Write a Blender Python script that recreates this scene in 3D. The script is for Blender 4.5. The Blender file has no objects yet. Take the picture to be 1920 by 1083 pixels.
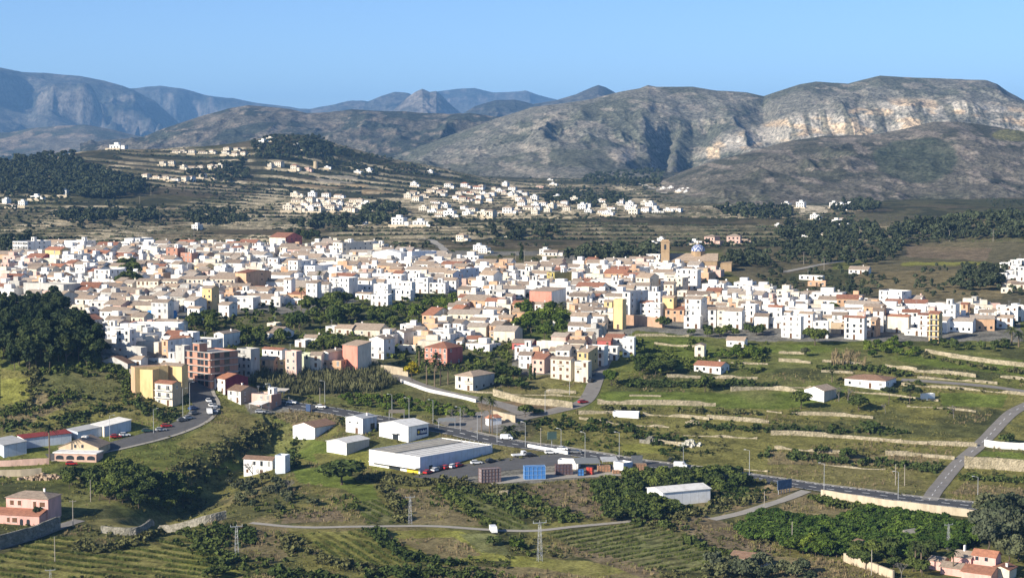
import bpy, bmesh, math, random
import numpy as np
from mathutils import Vector, Matrix
random.seed(7)
RNG = np.random.default_rng(11)
S = bpy.context.scene
COL = S.collection
R = math.radians
# ------------------------------------------------------------------ camera
CAMZ = 125.0
F = 3600.0                      # focal length in pixels of a 1920 wide frame
CX, CY = 960.0, 541.5
PITCH = math.atan(271.5 / F)
cam_d = bpy.data.cameras.new('camera')
cam_d.sensor_width = 36
cam_d.lens = F / 1920 * 36
cam_d.clip_start = 1.0
cam_d.clip_end = 60000
cam = bpy.data.objects.new('camera', cam_d)
COL.objects.link(cam)
cam.location = (0, 0, CAMZ)
cam.rotation_euler = (math.pi / 2 - PITCH, 0, 0)
S.camera = cam
# ------------------------------------------------------------------ light
SUN_EL = R(25)
SUN_DIR = Vector((-0.79, -0.61, 0)).normalized() * math.cos(SUN_EL) + Vector((0, 0, math.sin(SUN_EL)))
sun_d = bpy.data.lights.new('sun', 'SUN')
sun_d.energy = 5.0
sun_d.angle = R(0.5)
sun_d.color = (1.0, 0.92, 0.79)
sun = bpy.data.objects.new('sun', sun_d)
COL.objects.link(sun)
sun.location = (-300, -200, 400)
sun.rotation_euler = SUN_DIR.to_track_quat('Z', 'Y').to_euler()
W = bpy.data.worlds.new('World')
S.world = W
W.use_nodes = True
nt = W.node_tree
bg = nt.nodes['Background']
sky = nt.nodes.new('ShaderNodeTexSky')
sky.sky_type = 'NISHITA'
sky.sun_disc = False
sky.sun_elevation = SUN_EL
sky.sun_rotation = math.atan2(SUN_DIR.x, SUN_DIR.y)
sky.altitude = 100
sky.air_density = 0.55
sky.dust_density = 0.4
sky.ozone_density = 4.4
nt.links.new(sky.outputs[0], bg.inputs[0])
bg.inputs[1].default_value = 0.10
S.view_settings.view_transform = 'Standard'
S.view_settings.look = 'None'
S.view_settings.exposure = 0.72
S.view_settings.gamma = 1.0
S.cycles.max_bounces = 4
S.cycles.diffuse_bounces = 2
S.cycles.glossy_bounces = 1
S.cycles.transmission_bounces = 2
S.cycles.transparent_max_bounces = 4
S.cycles.volume_bounces = 0
S.cycles.caustics_reflective = False
S.cycles.caustics_refractive = False
# ------------------------------------------------------------------ pixel <-> world
CP, SP = math.cos(PITCH), math.sin(PITCH)
def ray(px, py):
    """direction with unit forward (Y) component: x and z per metre of Y"""
    a = np.asarray(px, float) - CX
    b = CY - np.asarray(py, float)
    y = F * CP + b * SP
    z = -F * SP + b * CP
    return a / y, z / y
def proj(X, Y, Z):
    X = np.asarray(X, float); Y = np.asarray(Y, float); Z = np.asarray(Z, float) - CAMZ
    d = Y * CP - Z * SP
    u = Y * SP + Z * CP
    return CX + F * X / d, CY - F * u / d
# ------------------------------------------------------------------ noise
def _hash(ix, iy, seed):
    n = (ix.astype(np.int64) * 374761393 + iy.astype(np.int64) * 668265263 + seed * 1274126177) & 0x7fffffff
    n = ((n ^ (n >> 13)) * 1274126177) & 0x7fffffff
    n = (n ^ (n >> 16)) & 0x7fffffff
    return (n % 100003) / 100003.0
def vnoise(x, y, seed=0):
    x = np.asarray(x, float); y = np.asarray(y, float)
    ix = np.floor(x).astype(np.int64); iy = np.floor(y).astype(np.int64)
    fx = x - ix; fy = y - iy
    fx = fx * fx * fx * (fx * (fx * 6 - 15) + 10); fy = fy * fy * fy * (fy * (fy * 6 - 15) + 10)
    a = _hash(ix, iy, seed); b = _hash(ix + 1, iy, seed)
    c = _hash(ix, iy + 1, seed); d = _hash(ix + 1, iy + 1, seed)
    return (a * (1 - fx) + b * fx) * (1 - fy) + (c * (1 - fx) + d * fx) * fy
def fbm(x, y, oct=4, seed=0, gain=0.5):
    s = 0; a = 1; t = 0
    for k in range(oct):
        s = s + a * vnoise(x * 2 ** k + 17.3 * k, y * 2 ** k - 9.1 * k, seed + k)
        t += a; a *= gain
    return s / t
def ridged(x, y, oct=4, seed=0):
    s = 0; a = 1; t = 0
    for k in range(oct):
        n = 1 - np.abs(2 * vnoise(x * 2 ** k + 7.7 * k, y * 2 ** k + 3.1 * k, seed + k) - 1)
        s = s + a * n * n; t += a; a *= 0.5
    return s / t
def sstep(a, b, x):
    t = np.clip((np.asarray(x, float) - a) / (b - a), 0, 1)
    return t * t * (3 - 2 * t)
# ------------------------------------------------------------------ ground height
_KN = [(1083,545),(980,610),(920,655),(880,692),(830,730),(760,780),(700,835),(640,890),(600,960),(560,1060),(520,1180),
       (480,1340),(450,1550),(420,1800),(400,2000),(380,2300),(360,2700),(340,3200),(325,3800),(310,4800),(297,6500),(284,10000),(275,20000),(271,40000)]
_ky = np.array([k[1] for k in _KN], float)
_kz = CAMZ + _ky * ray(np.full(len(_KN), 960.0), np.array([k[0] for k in _KN]))[1]
_ty = np.exp(np.linspace(math.log(150), math.log(40000), 3000))
_tz = np.interp(np.log(_ty), np.log(np.concatenate([[150, 400], _ky])), np.concatenate([[4, 3], _kz]))
_g = np.exp(-0.5 * (np.arange(-60, 61) / 22.0) ** 2); _g /= _g.sum()
_tz = np.convolve(np.pad(_tz, 60, mode='edge'), _g, 'valid')
def _px(px, D): return (px - CX) / F * D
# local rises: px, D, height, sx, sy
BUMPS = [(60, 815, 15, 62, 50), (80, 2650, 42, 230, 380), (190, 2250, 12, 160, 200),
         (1900, 1500, 16, 70, 160), (540, 700, -3.0, 40, 70), (330, 820, 3, 50, 40)]
BUMPS = [(_px(a, b), b, c, d, e) for a, b, c, d, e in BUMPS]
# the broad terraced hill behind the town: a row of rises fitted to its outline (px, metres above the plain)
_hl = [(200,22),(250,26),(300,32),(350,38),(400,46),(460,58),(500,66),(548,77),(590,72),(640,62),(700,48),(760,37),(800,30),(860,20),(920,9),(1000,0),(1080,0)]
_hc = [220, 290, 360, 430, 490, 548, 610, 680, 750, 830, 910]
_A = np.array([[math.exp(-((p - c) / F * 2950 / 66.0) ** 2) for c in _hc] for p, _ in _hl])
_hs = np.linalg.solve(_A.T @ _A + 0.03 * np.eye(len(_hc)), _A.T @ np.array([h * 1.0 for _, h in _hl], float))
BUMPS += [(_px(c, 2950), 2950, float(a), 66, 330) for c, a in zip(_hc, _hs)]
def _flat(px, py):
    rx, rz = ray(px, py); y = np.arange(400, 1200, 1.0); i = np.argmax(CAMZ + rz * y <= np.interp(y, _ty, _tz)); return float(rx * y[i]), float(y[i])
def _dense(pts):
    P = np.array([_flat(*p) for p in pts]); return np.concatenate([P[i] + (P[i + 1] - P[i]) * np.linspace(0, 1, 25)[:, None] for i in range(len(P) - 1)])
# cuts: line, depth, half width on the sunny and on the shaded bank
CUTS = [(_dense([(512,806),(490,818),(455,838),(420,860),(388,884),(350,912),(315,940),(280,965)]), 7.5, 15.0, 8.0)]
def ground(X, Y, fine=True):
    X = np.asarray(X, float); Y = np.asarray(Y, float)
    z = np.interp(Y, _ty, _tz)
    for bx, by, a, sx, sy in BUMPS:
        z = z + a * np.exp(-((X - bx) / sx) ** 2 - ((Y - by) / sy) ** 2)
    for L, dep, wa, wb in CUTS:
        m = (X > L[:, 0].min() - 40) & (X < L[:, 0].max() + 40) & (Y > L[:, 1].min() - 40) & (Y < L[:, 1].max() + 40)
        if m.any():
            xs, ys = X[m], Y[m]; best = np.full(xs.shape, 1e9); sd = np.zeros(xs.shape)
            for k in range(0, len(L), 4):
                dx, dy = xs - L[k, 0], ys - L[k, 1]; d2 = dx * dx + dy * dy; b = d2 < best; best = np.where(b, d2, best); sd = np.where(b, dx + dy * .3, sd)
            w = np.where(sd < 0, wb, wa); zz = np.array(z, float); zz[m] -= dep * np.exp(-best / (w * w)); z = zz
    if fine:
        near = 1 - sstep(900, 1100, Y)
        z = z + near * 1.6 * (fbm(X / 46, Y / 46, 3, 5) - 0.5)
        far = sstep(1350, 1700, Y) * (1 - sstep(9000, 20000, Y))
        z = z + far * 9 * (fbm(X / 260, Y / 260, 3, 8) - 0.5)
        tr, fr = terrace(X, Y)
        z = z + tr * 3.6 * np.where(fr < 0.1, fr / 0.1 - 0.5, 0.5 - (fr - 0.1) / 0.9)
    return z
def terrace(X, Y):
    """strength and phase (0..1) of the stepped farm terraces beyond the town"""
    w = sstep(1400, 1520, Y) * (1 - sstep(3300, 3700, Y)) * (1 - sstep(0.15, 0.20, X / np.maximum(Y, 1)) * sstep(1700, 1900, Y))
    t = Y + 170 * (fbm(X / 420, Y / 420, 3, 21) - 0.5) + 0.05 * X
    P = np.where(Y > 2300, 62.0, 44.0)
    fr = np.mod(t / P + 0.15 * vnoise(X / 60, Y / 60, 3), 1.0)
    return w * sstep(0.20, 0.36, vnoise(X / 210, Y / 150, 33)), fr
def gz(x, y): return float(ground(np.array([x]), np.array([y]))[0])
_MARCH = np.concatenate([np.arange(300, 1600, 1.0), np.arange(1600, 4500, 4.0), np.arange(4500, 16000, 25.0)])
def hit(px, py, h=0.0):
    """the point of the ground (raised by h) seen at pixel px, py of the photo"""
    rx, rz = ray(px, py)
    zr = CAMZ + rz * _MARCH
    zg = ground(rx * _MARCH, _MARCH) + h
    k = np.nonzero(zr <= zg)[0]
    i = k[0] if len(k) else len(_MARCH) - 1
    Y = _MARCH[i]
    if i:
        a = zr[i - 1] - zg[i - 1]; b = zr[i] - zg[i]
        Y = _MARCH[i - 1] + (Y - _MARCH[i - 1]) * (a / (a - b) if a != b else 1)
    return float(rx * Y), float(Y), float(CAMZ + rz * Y - h)
_LC = np.arange(-60, 1981, 6.0); _LR = np.arange(246, 1120, 1.0)
_u = ray(_LC, np.full_like(_LC, 700.0))[0]
_mY = np.concatenate([np.arange(380, 1600, 1.5), np.arange(1600, 4500, 5.0), np.arange(4500, 16000, 40.0)])
_mZ = ground(_u[:, None] * _mY[None, :], np.repeat(_mY[None, :], len(_u), 0))
_mP = proj(_u[:, None] * _mY[None, :], np.repeat(_mY[None, :], len(_u), 0), _mZ)[1]
_mP = np.minimum.accumulate(_mP, 1)
_LT = np.array([np.interp(_LR, _mP[k][::-1], _mY[::-1]) for k in range(len(_LC))])
def fhit(px, py):
    i = min(max((px - _LC[0]) / 6.0, 0), len(_LC) - 1.001); j = min(max(py - _LR[0], 0), len(_LR) - 1.001)
    i0, j0 = int(i), int(j); a, b = i - i0, j - j0
    Y = (_LT[i0, j0] * (1 - a) + _LT[i0 + 1, j0] * a) * (1 - b) + (_LT[i0, j0 + 1] * (1 - a) + _LT[i0 + 1, j0 + 1] * a) * b
    X = float(ray(px, py)[0]) * Y
    return X, Y, gz(X, Y)
# ------------------------------------------------------------------ materials
MATS = {}
def nodes_mat(name, rough=0.9):
    m = bpy.data.materials.new(name); m.use_nodes = True
    n = m.node_tree.nodes; b = n['Principled BSDF']
    b.inputs['Roughness'].default_value = rough
    if 'Specular IOR Level' in b.inputs: b.inputs['Specular IOR Level'].default_value = 0.25
    return m, n, m.node_tree.links, b
def mix_node(n, l, kind, fac, a, b):
    x = n.new('ShaderNodeMix'); x.data_type = 'RGBA'; x.blend_type = kind
    for s, v in ((x.inputs[0], fac), (x.inputs[6], a), (x.inputs[7], b)):
        if hasattr(v, 'is_linked') or isinstance(v, bpy.types.NodeSocket): l.new(v, s)
        elif isinstance(v, (int, float)): s.default_value = v
        else: s.default_value = (*v[:3], 1)
    return x.outputs[2]
def noise_node(n, l, vec, scale, detail=4, rough=0.6):
    t = n.new('ShaderNodeTexNoise'); t.inputs['Scale'].default_value = scale
    t.inputs['Detail'].default_value = detail; t.inputs['Roughness'].default_value = rough
    if vec: l.new(vec, t.inputs['Vector'])
    return t.outputs[0]
def ramp_node(n, l, src, stops):
    r = n.new('ShaderNodeValToRGB'); e = r.color_ramp.elements
    while len(e) < len(stops): e.new(0.5)
    for k, (p, c) in enumerate(stops):
        e[k].position = p; e[k].color = (*c, 1) if not isinstance(c, (int, float)) else (c, c, c, 1)
    l.new(src, r.inputs[0]); return r.outputs[0]
def plain(name, col, var=0.12, scale=0.7, rough=0.9, spec=0.25, metal=0.0):
    """one colour with the wear of a procedural noise"""
    if name in MATS: return MATS[name]
    m, n, l, b = nodes_mat(name, rough)
    b.inputs['Specular IOR Level'].default_value = spec
    b.inputs['Metallic'].default_value = metal
    tc = n.new('ShaderNodeTexCoord')
    f = noise_node(n, l, tc.outputs['Object'], scale, 5, 0.65)
    r = ramp_node(n, l, f, [(0.3, 1 - var), (0.7, 1 + 0 * var)])
    c = mix_node(n, l, 'MULTIPLY', 1.0, col, r)
    l.new(c, b.inputs['Base Color'])
    MATS[name] = m
    return m
def land_mat(name, s1, s2, contrast=0.5, bump=0.0, dark=(0.35, 0.36, 0.33), fine=(0.55, 1.4)):
    """land cover: the colour attribute of the sheet broken up by two scales of noise"""
    m, n, l, b = nodes_mat(name, 1.0)
    b.inputs['Specular IOR Level'].default_value = 0.0
    at = n.new('ShaderNodeAttribute'); at.attribute_name = 'Col'
    tc = n.new('ShaderNodeTexCoord')
    a = noise_node(n, l, tc.outputs['Object'], s1, 6, 0.7)
    c = noise_node(n, l, tc.outputs['Object'], s2, 4, 0.7)
    ra = ramp_node(n, l, a, [(0.34, dark), (0.64, (1.35, 1.32, 1.25))])
    rc = ramp_node(n, l, c, [(0.36, fine[0]), (0.64, fine[1])])
    x = mix_node(n, l, 'MULTIPLY', contrast, at.outputs['Color'], ra)
    x = mix_node(n, l, 'MULTIPLY', min(1.0, contrast * 1.15), x, rc)
    l.new(x, b.inputs['Base Color'])
    if bump:
        bp = n.new('ShaderNodeBump'); bp.inputs['Strength'].default_value = 0.9; bp.inputs['Distance'].default_value = bump
        l.new(a, bp.inputs['Height']); l.new(bp.outputs[0], b.inputs['Normal'])
    MATS[name] = m
    return m
# ------------------------------------------------------------------ mesh helpers
def grid_mesh(name, P, col, mat):
    """P (rows, cols, 3) -> one sheet with a colour attribute"""
    r, c = P.shape[:2]
    me = bpy.data.meshes.new(name)
    i = np.arange(r * c).reshape(r, c)
    q = np.stack([i[:-1, :-1], i[:-1, 1:], i[1:, 1:], i[1:, :-1]], -1).reshape(-1, 4)
    me.vertices.add(r * c); me.vertices.foreach_set('co', P.reshape(-1).astype(np.float32))
    me.loops.add(q.size); me.loops.foreach_set('vertex_index', q.reshape(-1).astype(np.int32))
    me.polygons.add(len(q)); me.polygons.foreach_set('loop_start', np.arange(0, q.size, 4, dtype=np.int32))
    me.update(calc_edges=True)
    me.polygons.foreach_set('use_smooth', np.ones(len(q), bool))
    a = me.color_attributes.new('Col', 'FLOAT_COLOR', 'POINT')
    rgba = np.ones((r * c, 4), np.float32); rgba[:, :3] = col.reshape(-1, 3)
    a.data.foreach_set('color', rgba.reshape(-1))
    me.materials.append(mat)
    o = bpy.data.objects.new(name, me); COL.objects.link(o)
    return o
def tag(o, label=None, cat=None, group=None, kind=None):
    if label: o['label'] = label
    if cat: o['category'] = cat
    if group: o['group'] = group
    if kind: o['kind'] = kind
    return o
def raw_mesh(name, verts, faces, mats, fm=None, smooth=False):
    me = bpy.data.meshes.new(name)
    verts = np.asarray(verts, np.float32).reshape(-1, 3)
    if isinstance(faces, np.ndarray):
        k = faces.shape[1]
        me.vertices.add(len(verts)); me.vertices.foreach_set('co', verts.reshape(-1))
        me.loops.add(faces.size); me.loops.foreach_set('vertex_index', faces.reshape(-1).astype(np.int32))
        me.polygons.add(len(faces)); me.polygons.foreach_set('loop_start', np.arange(0, faces.size, k, dtype=np.int32))
        me.update(calc_edges=True)
    else:
        me.from_pydata([tuple(v) for v in verts], [], faces); me.update()
    for m in (mats if isinstance(mats, (list, tuple)) else [mats]): me.materials.append(m)
    if fm is not None: me.polygons.foreach_set('material_index', np.asarray(fm, np.int32))
    if smooth: me.polygons.foreach_set('use_smooth', np.ones(len(me.polygons), bool))
    return me
def add(name, me, parent=None, loc=(0, 0, 0), rz=0.0, scale=None):
    o = bpy.data.objects.new(name, me); COL.objects.link(o)
    o.location = loc; o.rotation_euler = (0, 0, rz)
    if scale: o.scale = scale
    if parent: o.parent = parent
    return o
class MB:
    """collects faces for one mesh, each with a material slot"""
    def __init__(s): s.v = []; s.f = []; s.m = []
    def face(s, pts, m=0):
        k = len(s.v); s.v += [tuple(p) for p in pts]; s.f.append(tuple(range(k, k + len(pts)))); s.m.append(m)
    def box(s, x0, x1, y0, y1, z0, z1, m=0):
        k = len(s.v)
        s.v += [(x0,y0,z0),(x1,y0,z0),(x1,y1,z0),(x0,y1,z0),(x0,y0,z1),(x1,y0,z1),(x1,y1,z1),(x0,y1,z1)]
        for f in ((0,3,2,1),(4,5,6,7),(0,1,5,4),(1,2,6,5),(2,3,7,6),(3,0,4,7)):
            s.f.append(tuple(k + i for i in f)); s.m.append(m)
    def prism(s, pts, z0, z1, m=0):
        n = len(pts); k = len(s.v)
        s.v += [(p[0], p[1], z0) for p in pts] + [(p[0], p[1], z1) for p in pts]
        s.f.append(tuple(k + i for i in reversed(range(n)))); s.m.append(m)
        s.f.append(tuple(k + n + i for i in range(n))); s.m.append(m)
        for i in range(n):
            j = (i + 1) % n; s.f.append((k + i, k + j, k + n + j, k + n + i)); s.m.append(m)
    def tube(s, p, q, r0, r1=None, n=6, m=0):
        r1 = r0 if r1 is None else r1
        p = Vector(p); q = Vector(q); d = (q - p).normalized()
        a = d.orthogonal().normalized(); b = d.cross(a); k = len(s.v)
        for c, r in ((p, r0), (q, r1)):
            for i in range(n):
                t = 2 * math.pi * i / n; s.v.append(tuple(c + a * (r * math.cos(t)) + b * (r * math.sin(t))))
        for i in range(n):
            j = (i + 1) % n; s.f.append((k + i, k + j, k + n + j, k + n + i)); s.m.append(m)
        s.f.append(tuple(k + i for i in reversed(range(n)))); s.m.append(m)
        s.f.append(tuple(k + n + i for i in range(n))); s.m.append(m)
    def mesh(s, name, mats, smooth=False): return raw_mesh(name, s.v, s.f, mats, s.m, smooth)
def in_poly(px, py, poly):
    px = np.asarray(px, float); py = np.asarray(py, float)
    ins = np.zeros(px.shape, bool); n = len(poly)
    for i in range(n):
        x0, y0 = poly[i]; x1, y1 = poly[(i + 1) % n]
        if y0 == y1: continue
        c = ((y0 > py) != (y1 > py)) & (px < (x1 - x0) * (py - y0) / (y1 - y0) + x0)
        ins ^= c
    return ins
# ------------------------------------------------------------------ ground sheet
GREEN=(0.122,0.155,0.034); OLIVE=(0.172,0.162,0.054); LIME=(0.215,0.215,0.055); DRY=(0.195,0.160,0.088); TAN=(0.30,0.225,0.135)
DARK=(0.045,0.052,0.026); PINKDRY=(0.18,0.14,0.095); GREY=(0.20,0.19,0.17); SOIL=(0.20,0.145,0.09); PALE=(0.40,0.35,0.27)
BLUEGR=(0.165,0.175,0.075); MID=(0.100,0.105,0.042); STREET=(0.20,0.19,0.175)
PATCH = [
 ((0.040,0.044,0.027),-1,[(450,285),(520,250),(600,254),(660,272),(740,297),(840,316),(920,336),(780,348),(680,332),(600,320),(520,316),(470,300)]),
 ((0.050,0.052,0.032),-1,[(700,345),(860,330),(1090,335),(1080,350),(900,345),(760,362)]),  # colour, strength of furrows (0 none), polygon in photo pixels
 (STREET,0,[(0,560),(0,455),(240,452),(480,452),(640,450),(830,470),(1240,470),(1345,530),(1560,560),(1900,565),(1920,640),(1700,640),(1440,640),(1190,620),(1150,660),(1100,715),(860,730),(640,690),(430,700),(250,720),(180,660),(110,590)]),
 (MID,0,[(700,655),(880,640),(960,640),(960,690),(930,735),(860,735),(770,715),(715,690)]),
 (MID,0,[(330,600),(420,585),(560,590),(690,560),(800,545),(880,560),(840,610),(690,640),(640,680),(480,690),(440,660),(330,640)]),
 (GREEN,0,[(975,590),(1070,580),(1070,640),(970,640)]),
 (OLIVE,0,[(0,690),(70,700),(60,745),(0,765)]),
 (LIME,0,[(0,710),(58,708),(52,745),(0,762)]),
 (OLIVE,0,[(0,775),(150,745),(255,725),(335,765),(300,790),(170,790),(0,822)]),
 (MID,0,[(70,690),(240,695),(250,740),(100,770),(60,765)]),
 (DRY,0,[(80,735),(160,745),(60,790),(0,805),(0,790)]),
 (OLIVE,0,[(405,755),(505,790),(500,805),(350,845),(330,830),(400,795)]),
 (DRY,0,[(505,775),(560,765),(650,770),(640,795),(560,800)]),
 (GREEN,0,[(380,885),(500,830),(545,820),(560,850),(480,870),(400,892)]),
 (GREEN,0,[(545,815),(620,830),(690,845),(700,860),(600,870),(540,850)]),
 (OLIVE,0,[(590,850),(690,845),(790,885),(770,890),(690,887),(600,880)]),
 (LIME,0,[(620,848),(690,846),(770,880),(700,880)]),
 (GREEN,0,[(545,880),(610,875),(690,905),(640,915),(560,905)]),
 (LIME,1,[(0,1040),(90,1008),(150,1005),(165,1030),(240,1005),(375,985),(402,1040),(470,1083),(0,1083)]),
 (OLIVE,0,[(150,975),(260,968),(420,960),(330,985),(200,990)]),
 (DRY,0,[(180,910),(300,912),(280,940),(190,935)]),
 (PINKDRY,0,[(535,960),(640,955),(655,975),(530,980)]),
 ((0.185,0.180,0.055),2,[(542,1003),(692,990),(717,1013),(792,1053),(700,1060),(620,1040)]),
 (DRY,0,[(430,985),(535,985),(560,1035),(500,1060),(440,1030)]),
 (GREEN,0,[(635,910),(700,908),(712,935),(680,940)]),
 (BLUEGR,2,[(680,940),(712,935),(757,978),(692,985),(670,950)]),
 (DRY,0,[(728,913),(812,918),(905,985),(770,982)]),
 (BLUEGR,2,[(830,918),(875,920),(960,962),(1000,990),(925,995)]),
 (GREEN,0,[(830,918),(872,920),(885,932),(845,930)]),
 (LIME,0,[(725,995),(860,993),(920,1020),(960,1050),(850,1050),(770,1030)]),
 (DRY,0,[(740,1010),(850,1005),(900,1040),(830,1050)]),
 (BLUEGR,0,[(860,1000),(930,1000),(960,1040),(900,1035)]),
 (PINKDRY,0,[(985,925),(1000,910),(1100,903),(1145,958),(1100,970),(1050,955)]),
 (BLUEGR,3,[(1022,998),(1200,978),(1238,985),(1300,1020),(1370,1038),(1320,1075),(1200,1062),(1080,1030)]),
 (LIME,0,[(1010,1045),(1100,1050),(1180,1070),(1120,1083),(960,1083),(960,1040)]),
 (PINKDRY,0,[(1255,975),(1322,963),(1445,1018),(1450,1050),(1335,1032)]),
 (PINKDRY,0,[(1075,1020),(1160,1045),(1240,1070),(1210,1083),(1160,1065),(1080,1040)]),
 (DRY,0,[(830,1060),(1000,1062),(1120,1083),(800,1083)]),
 (DRY,0,[(1440,1040),(1560,1050),(1680,1083),(1440,1083)]),
 (GREY,0,[(780,892),(940,865),(1180,872),(1160,892),(1000,905),(860,905)]),
 (GREY,0,[(835,775),(905,775),(985,770),(985,805),(930,812),(850,800)]),
 (SOIL,0,[(890,750),(975,752),(1070,763),(1025,777),(900,768)]),
 (GREY,0,[(455,755),(560,755),(570,770),(470,775)]),
 (MID,0,[(470,690),(730,690),(900,770),(800,780),(640,765),(480,750)]),
 (GREEN,0,[(560,735),(700,755),(860,770),(880,780),(760,775),(600,755)]),
 (OLIVE,0,[(930,700),(1100,705),(1090,748),(950,740)]),
 (OLIVE,0,[(1000,790),(1130,770),(1460,790),(1800,800),(1790,900),(1440,900),(1350,880),(1180,850),(1010,810)]),
 (GREEN,0,[(1130,733),(1470,738),(1490,752),(1480,768),(1125,757)]),
 (GREEN,0,[(1180,640),(1300,630),(1430,640),(1560,650),(1560,690),(1300,690),(1190,690)]),
 (OLIVE,0,[(1090,772),(1300,765),(1480,770),(1440,790),(1110,785)]),
 (GREEN,0,[(1640,668),(1720,660),(1920,690),(1920,704),(1840,696),(1700,680)]),
 (GREEN,0,[(1740,650),(1920,675),(1920,690),(1740,660)]),
 (GREEN,0,[(1440,735),(1600,730),(1500,765),(1440,765)]),
 (OLIVE,0,[(1560,690),(1650,685),(1920,730),(1920,765),(1880,770),(1700,735),(1580,720)]),
 (GREEN,0,[(1760,735),(1890,740),(1880,765),(1770,760)]),
 (LIME,0,[(1165,830),(1230,833),(1280,842),(1240,849),(1168,846)]),
 (MID,0,[(1440,795),(1660,790),(1850,800),(1840,820),(1600,818),(1440,805)]),
 (OLIVE,0,[(1440,820),(1820,838),(1800,850),(1440,835)]),
 (DRY,0,[(1440,845),(1760,855),(1760,875),(1440,870)]),
 (OLIVE,0,[(1460,880),(1750,905),(1740,920),(1500,905)]),
 (GREEN,0,[(1840,845),(1920,848),(1920,862),(1830,856)]),
 (OLIVE,0,[(1790,870),(1920,878),(1920,950),(1770,935)]),
 (DRY,0,[(1810,905),(1920,915),(1920,935),(1780,925)]),
 (TAN,0,[(1440,905),(1500,915),(1340,970),(1345,975)]),
 (DRY,0,[(1500,918),(1660,940),(1650,965),(1480,962),(1460,950)]),
 # beyond the town
 ((0.135,0.118,0.080),-1,[(1380,400),(1560,398),(1930,412),(1930,456),(1700,452),(1480,445)]),
 ((0.125,0.110,0.070),0,[(1345,500),(1360,462),(1930,452),(1930,572),(1700,564),(1560,560),(1420,535)]),
 ((0.085,0.090,0.045),0,[(1420,520),(1560,505),(1700,520),(1690,540),(1560,535)]),
 ((0.11,0.105,0.05),0,[(860,480),(1040,478),(1040,500),(900,505)]),
 (DRY,0,[(1600,510),(1880,505),(1880,560),(1700,560),(1600,530)]),
 (PINKDRY,0,[(1700,460),(1860,465),(1850,488),(1700,482)]),
 (GREEN,0,[(1560,490),(1620,488),(1610,505),(1560,505)]),
 (PALE,0,[(590,330),(670,328),(672,343),(600,345)]),
 (TAN,0,[(545,345),(690,345),(690,352),(545,352)]),
 (TAN,0,[(680,355),(740,357),(730,364),(680,364)]),
 (LIME,0,[(1690,492),(1860,490),(1860,498),(1690,498)]),
 (PALE,0,[(1500,375),(1560,378),(1550,402),(1500,402)]),
]
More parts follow.
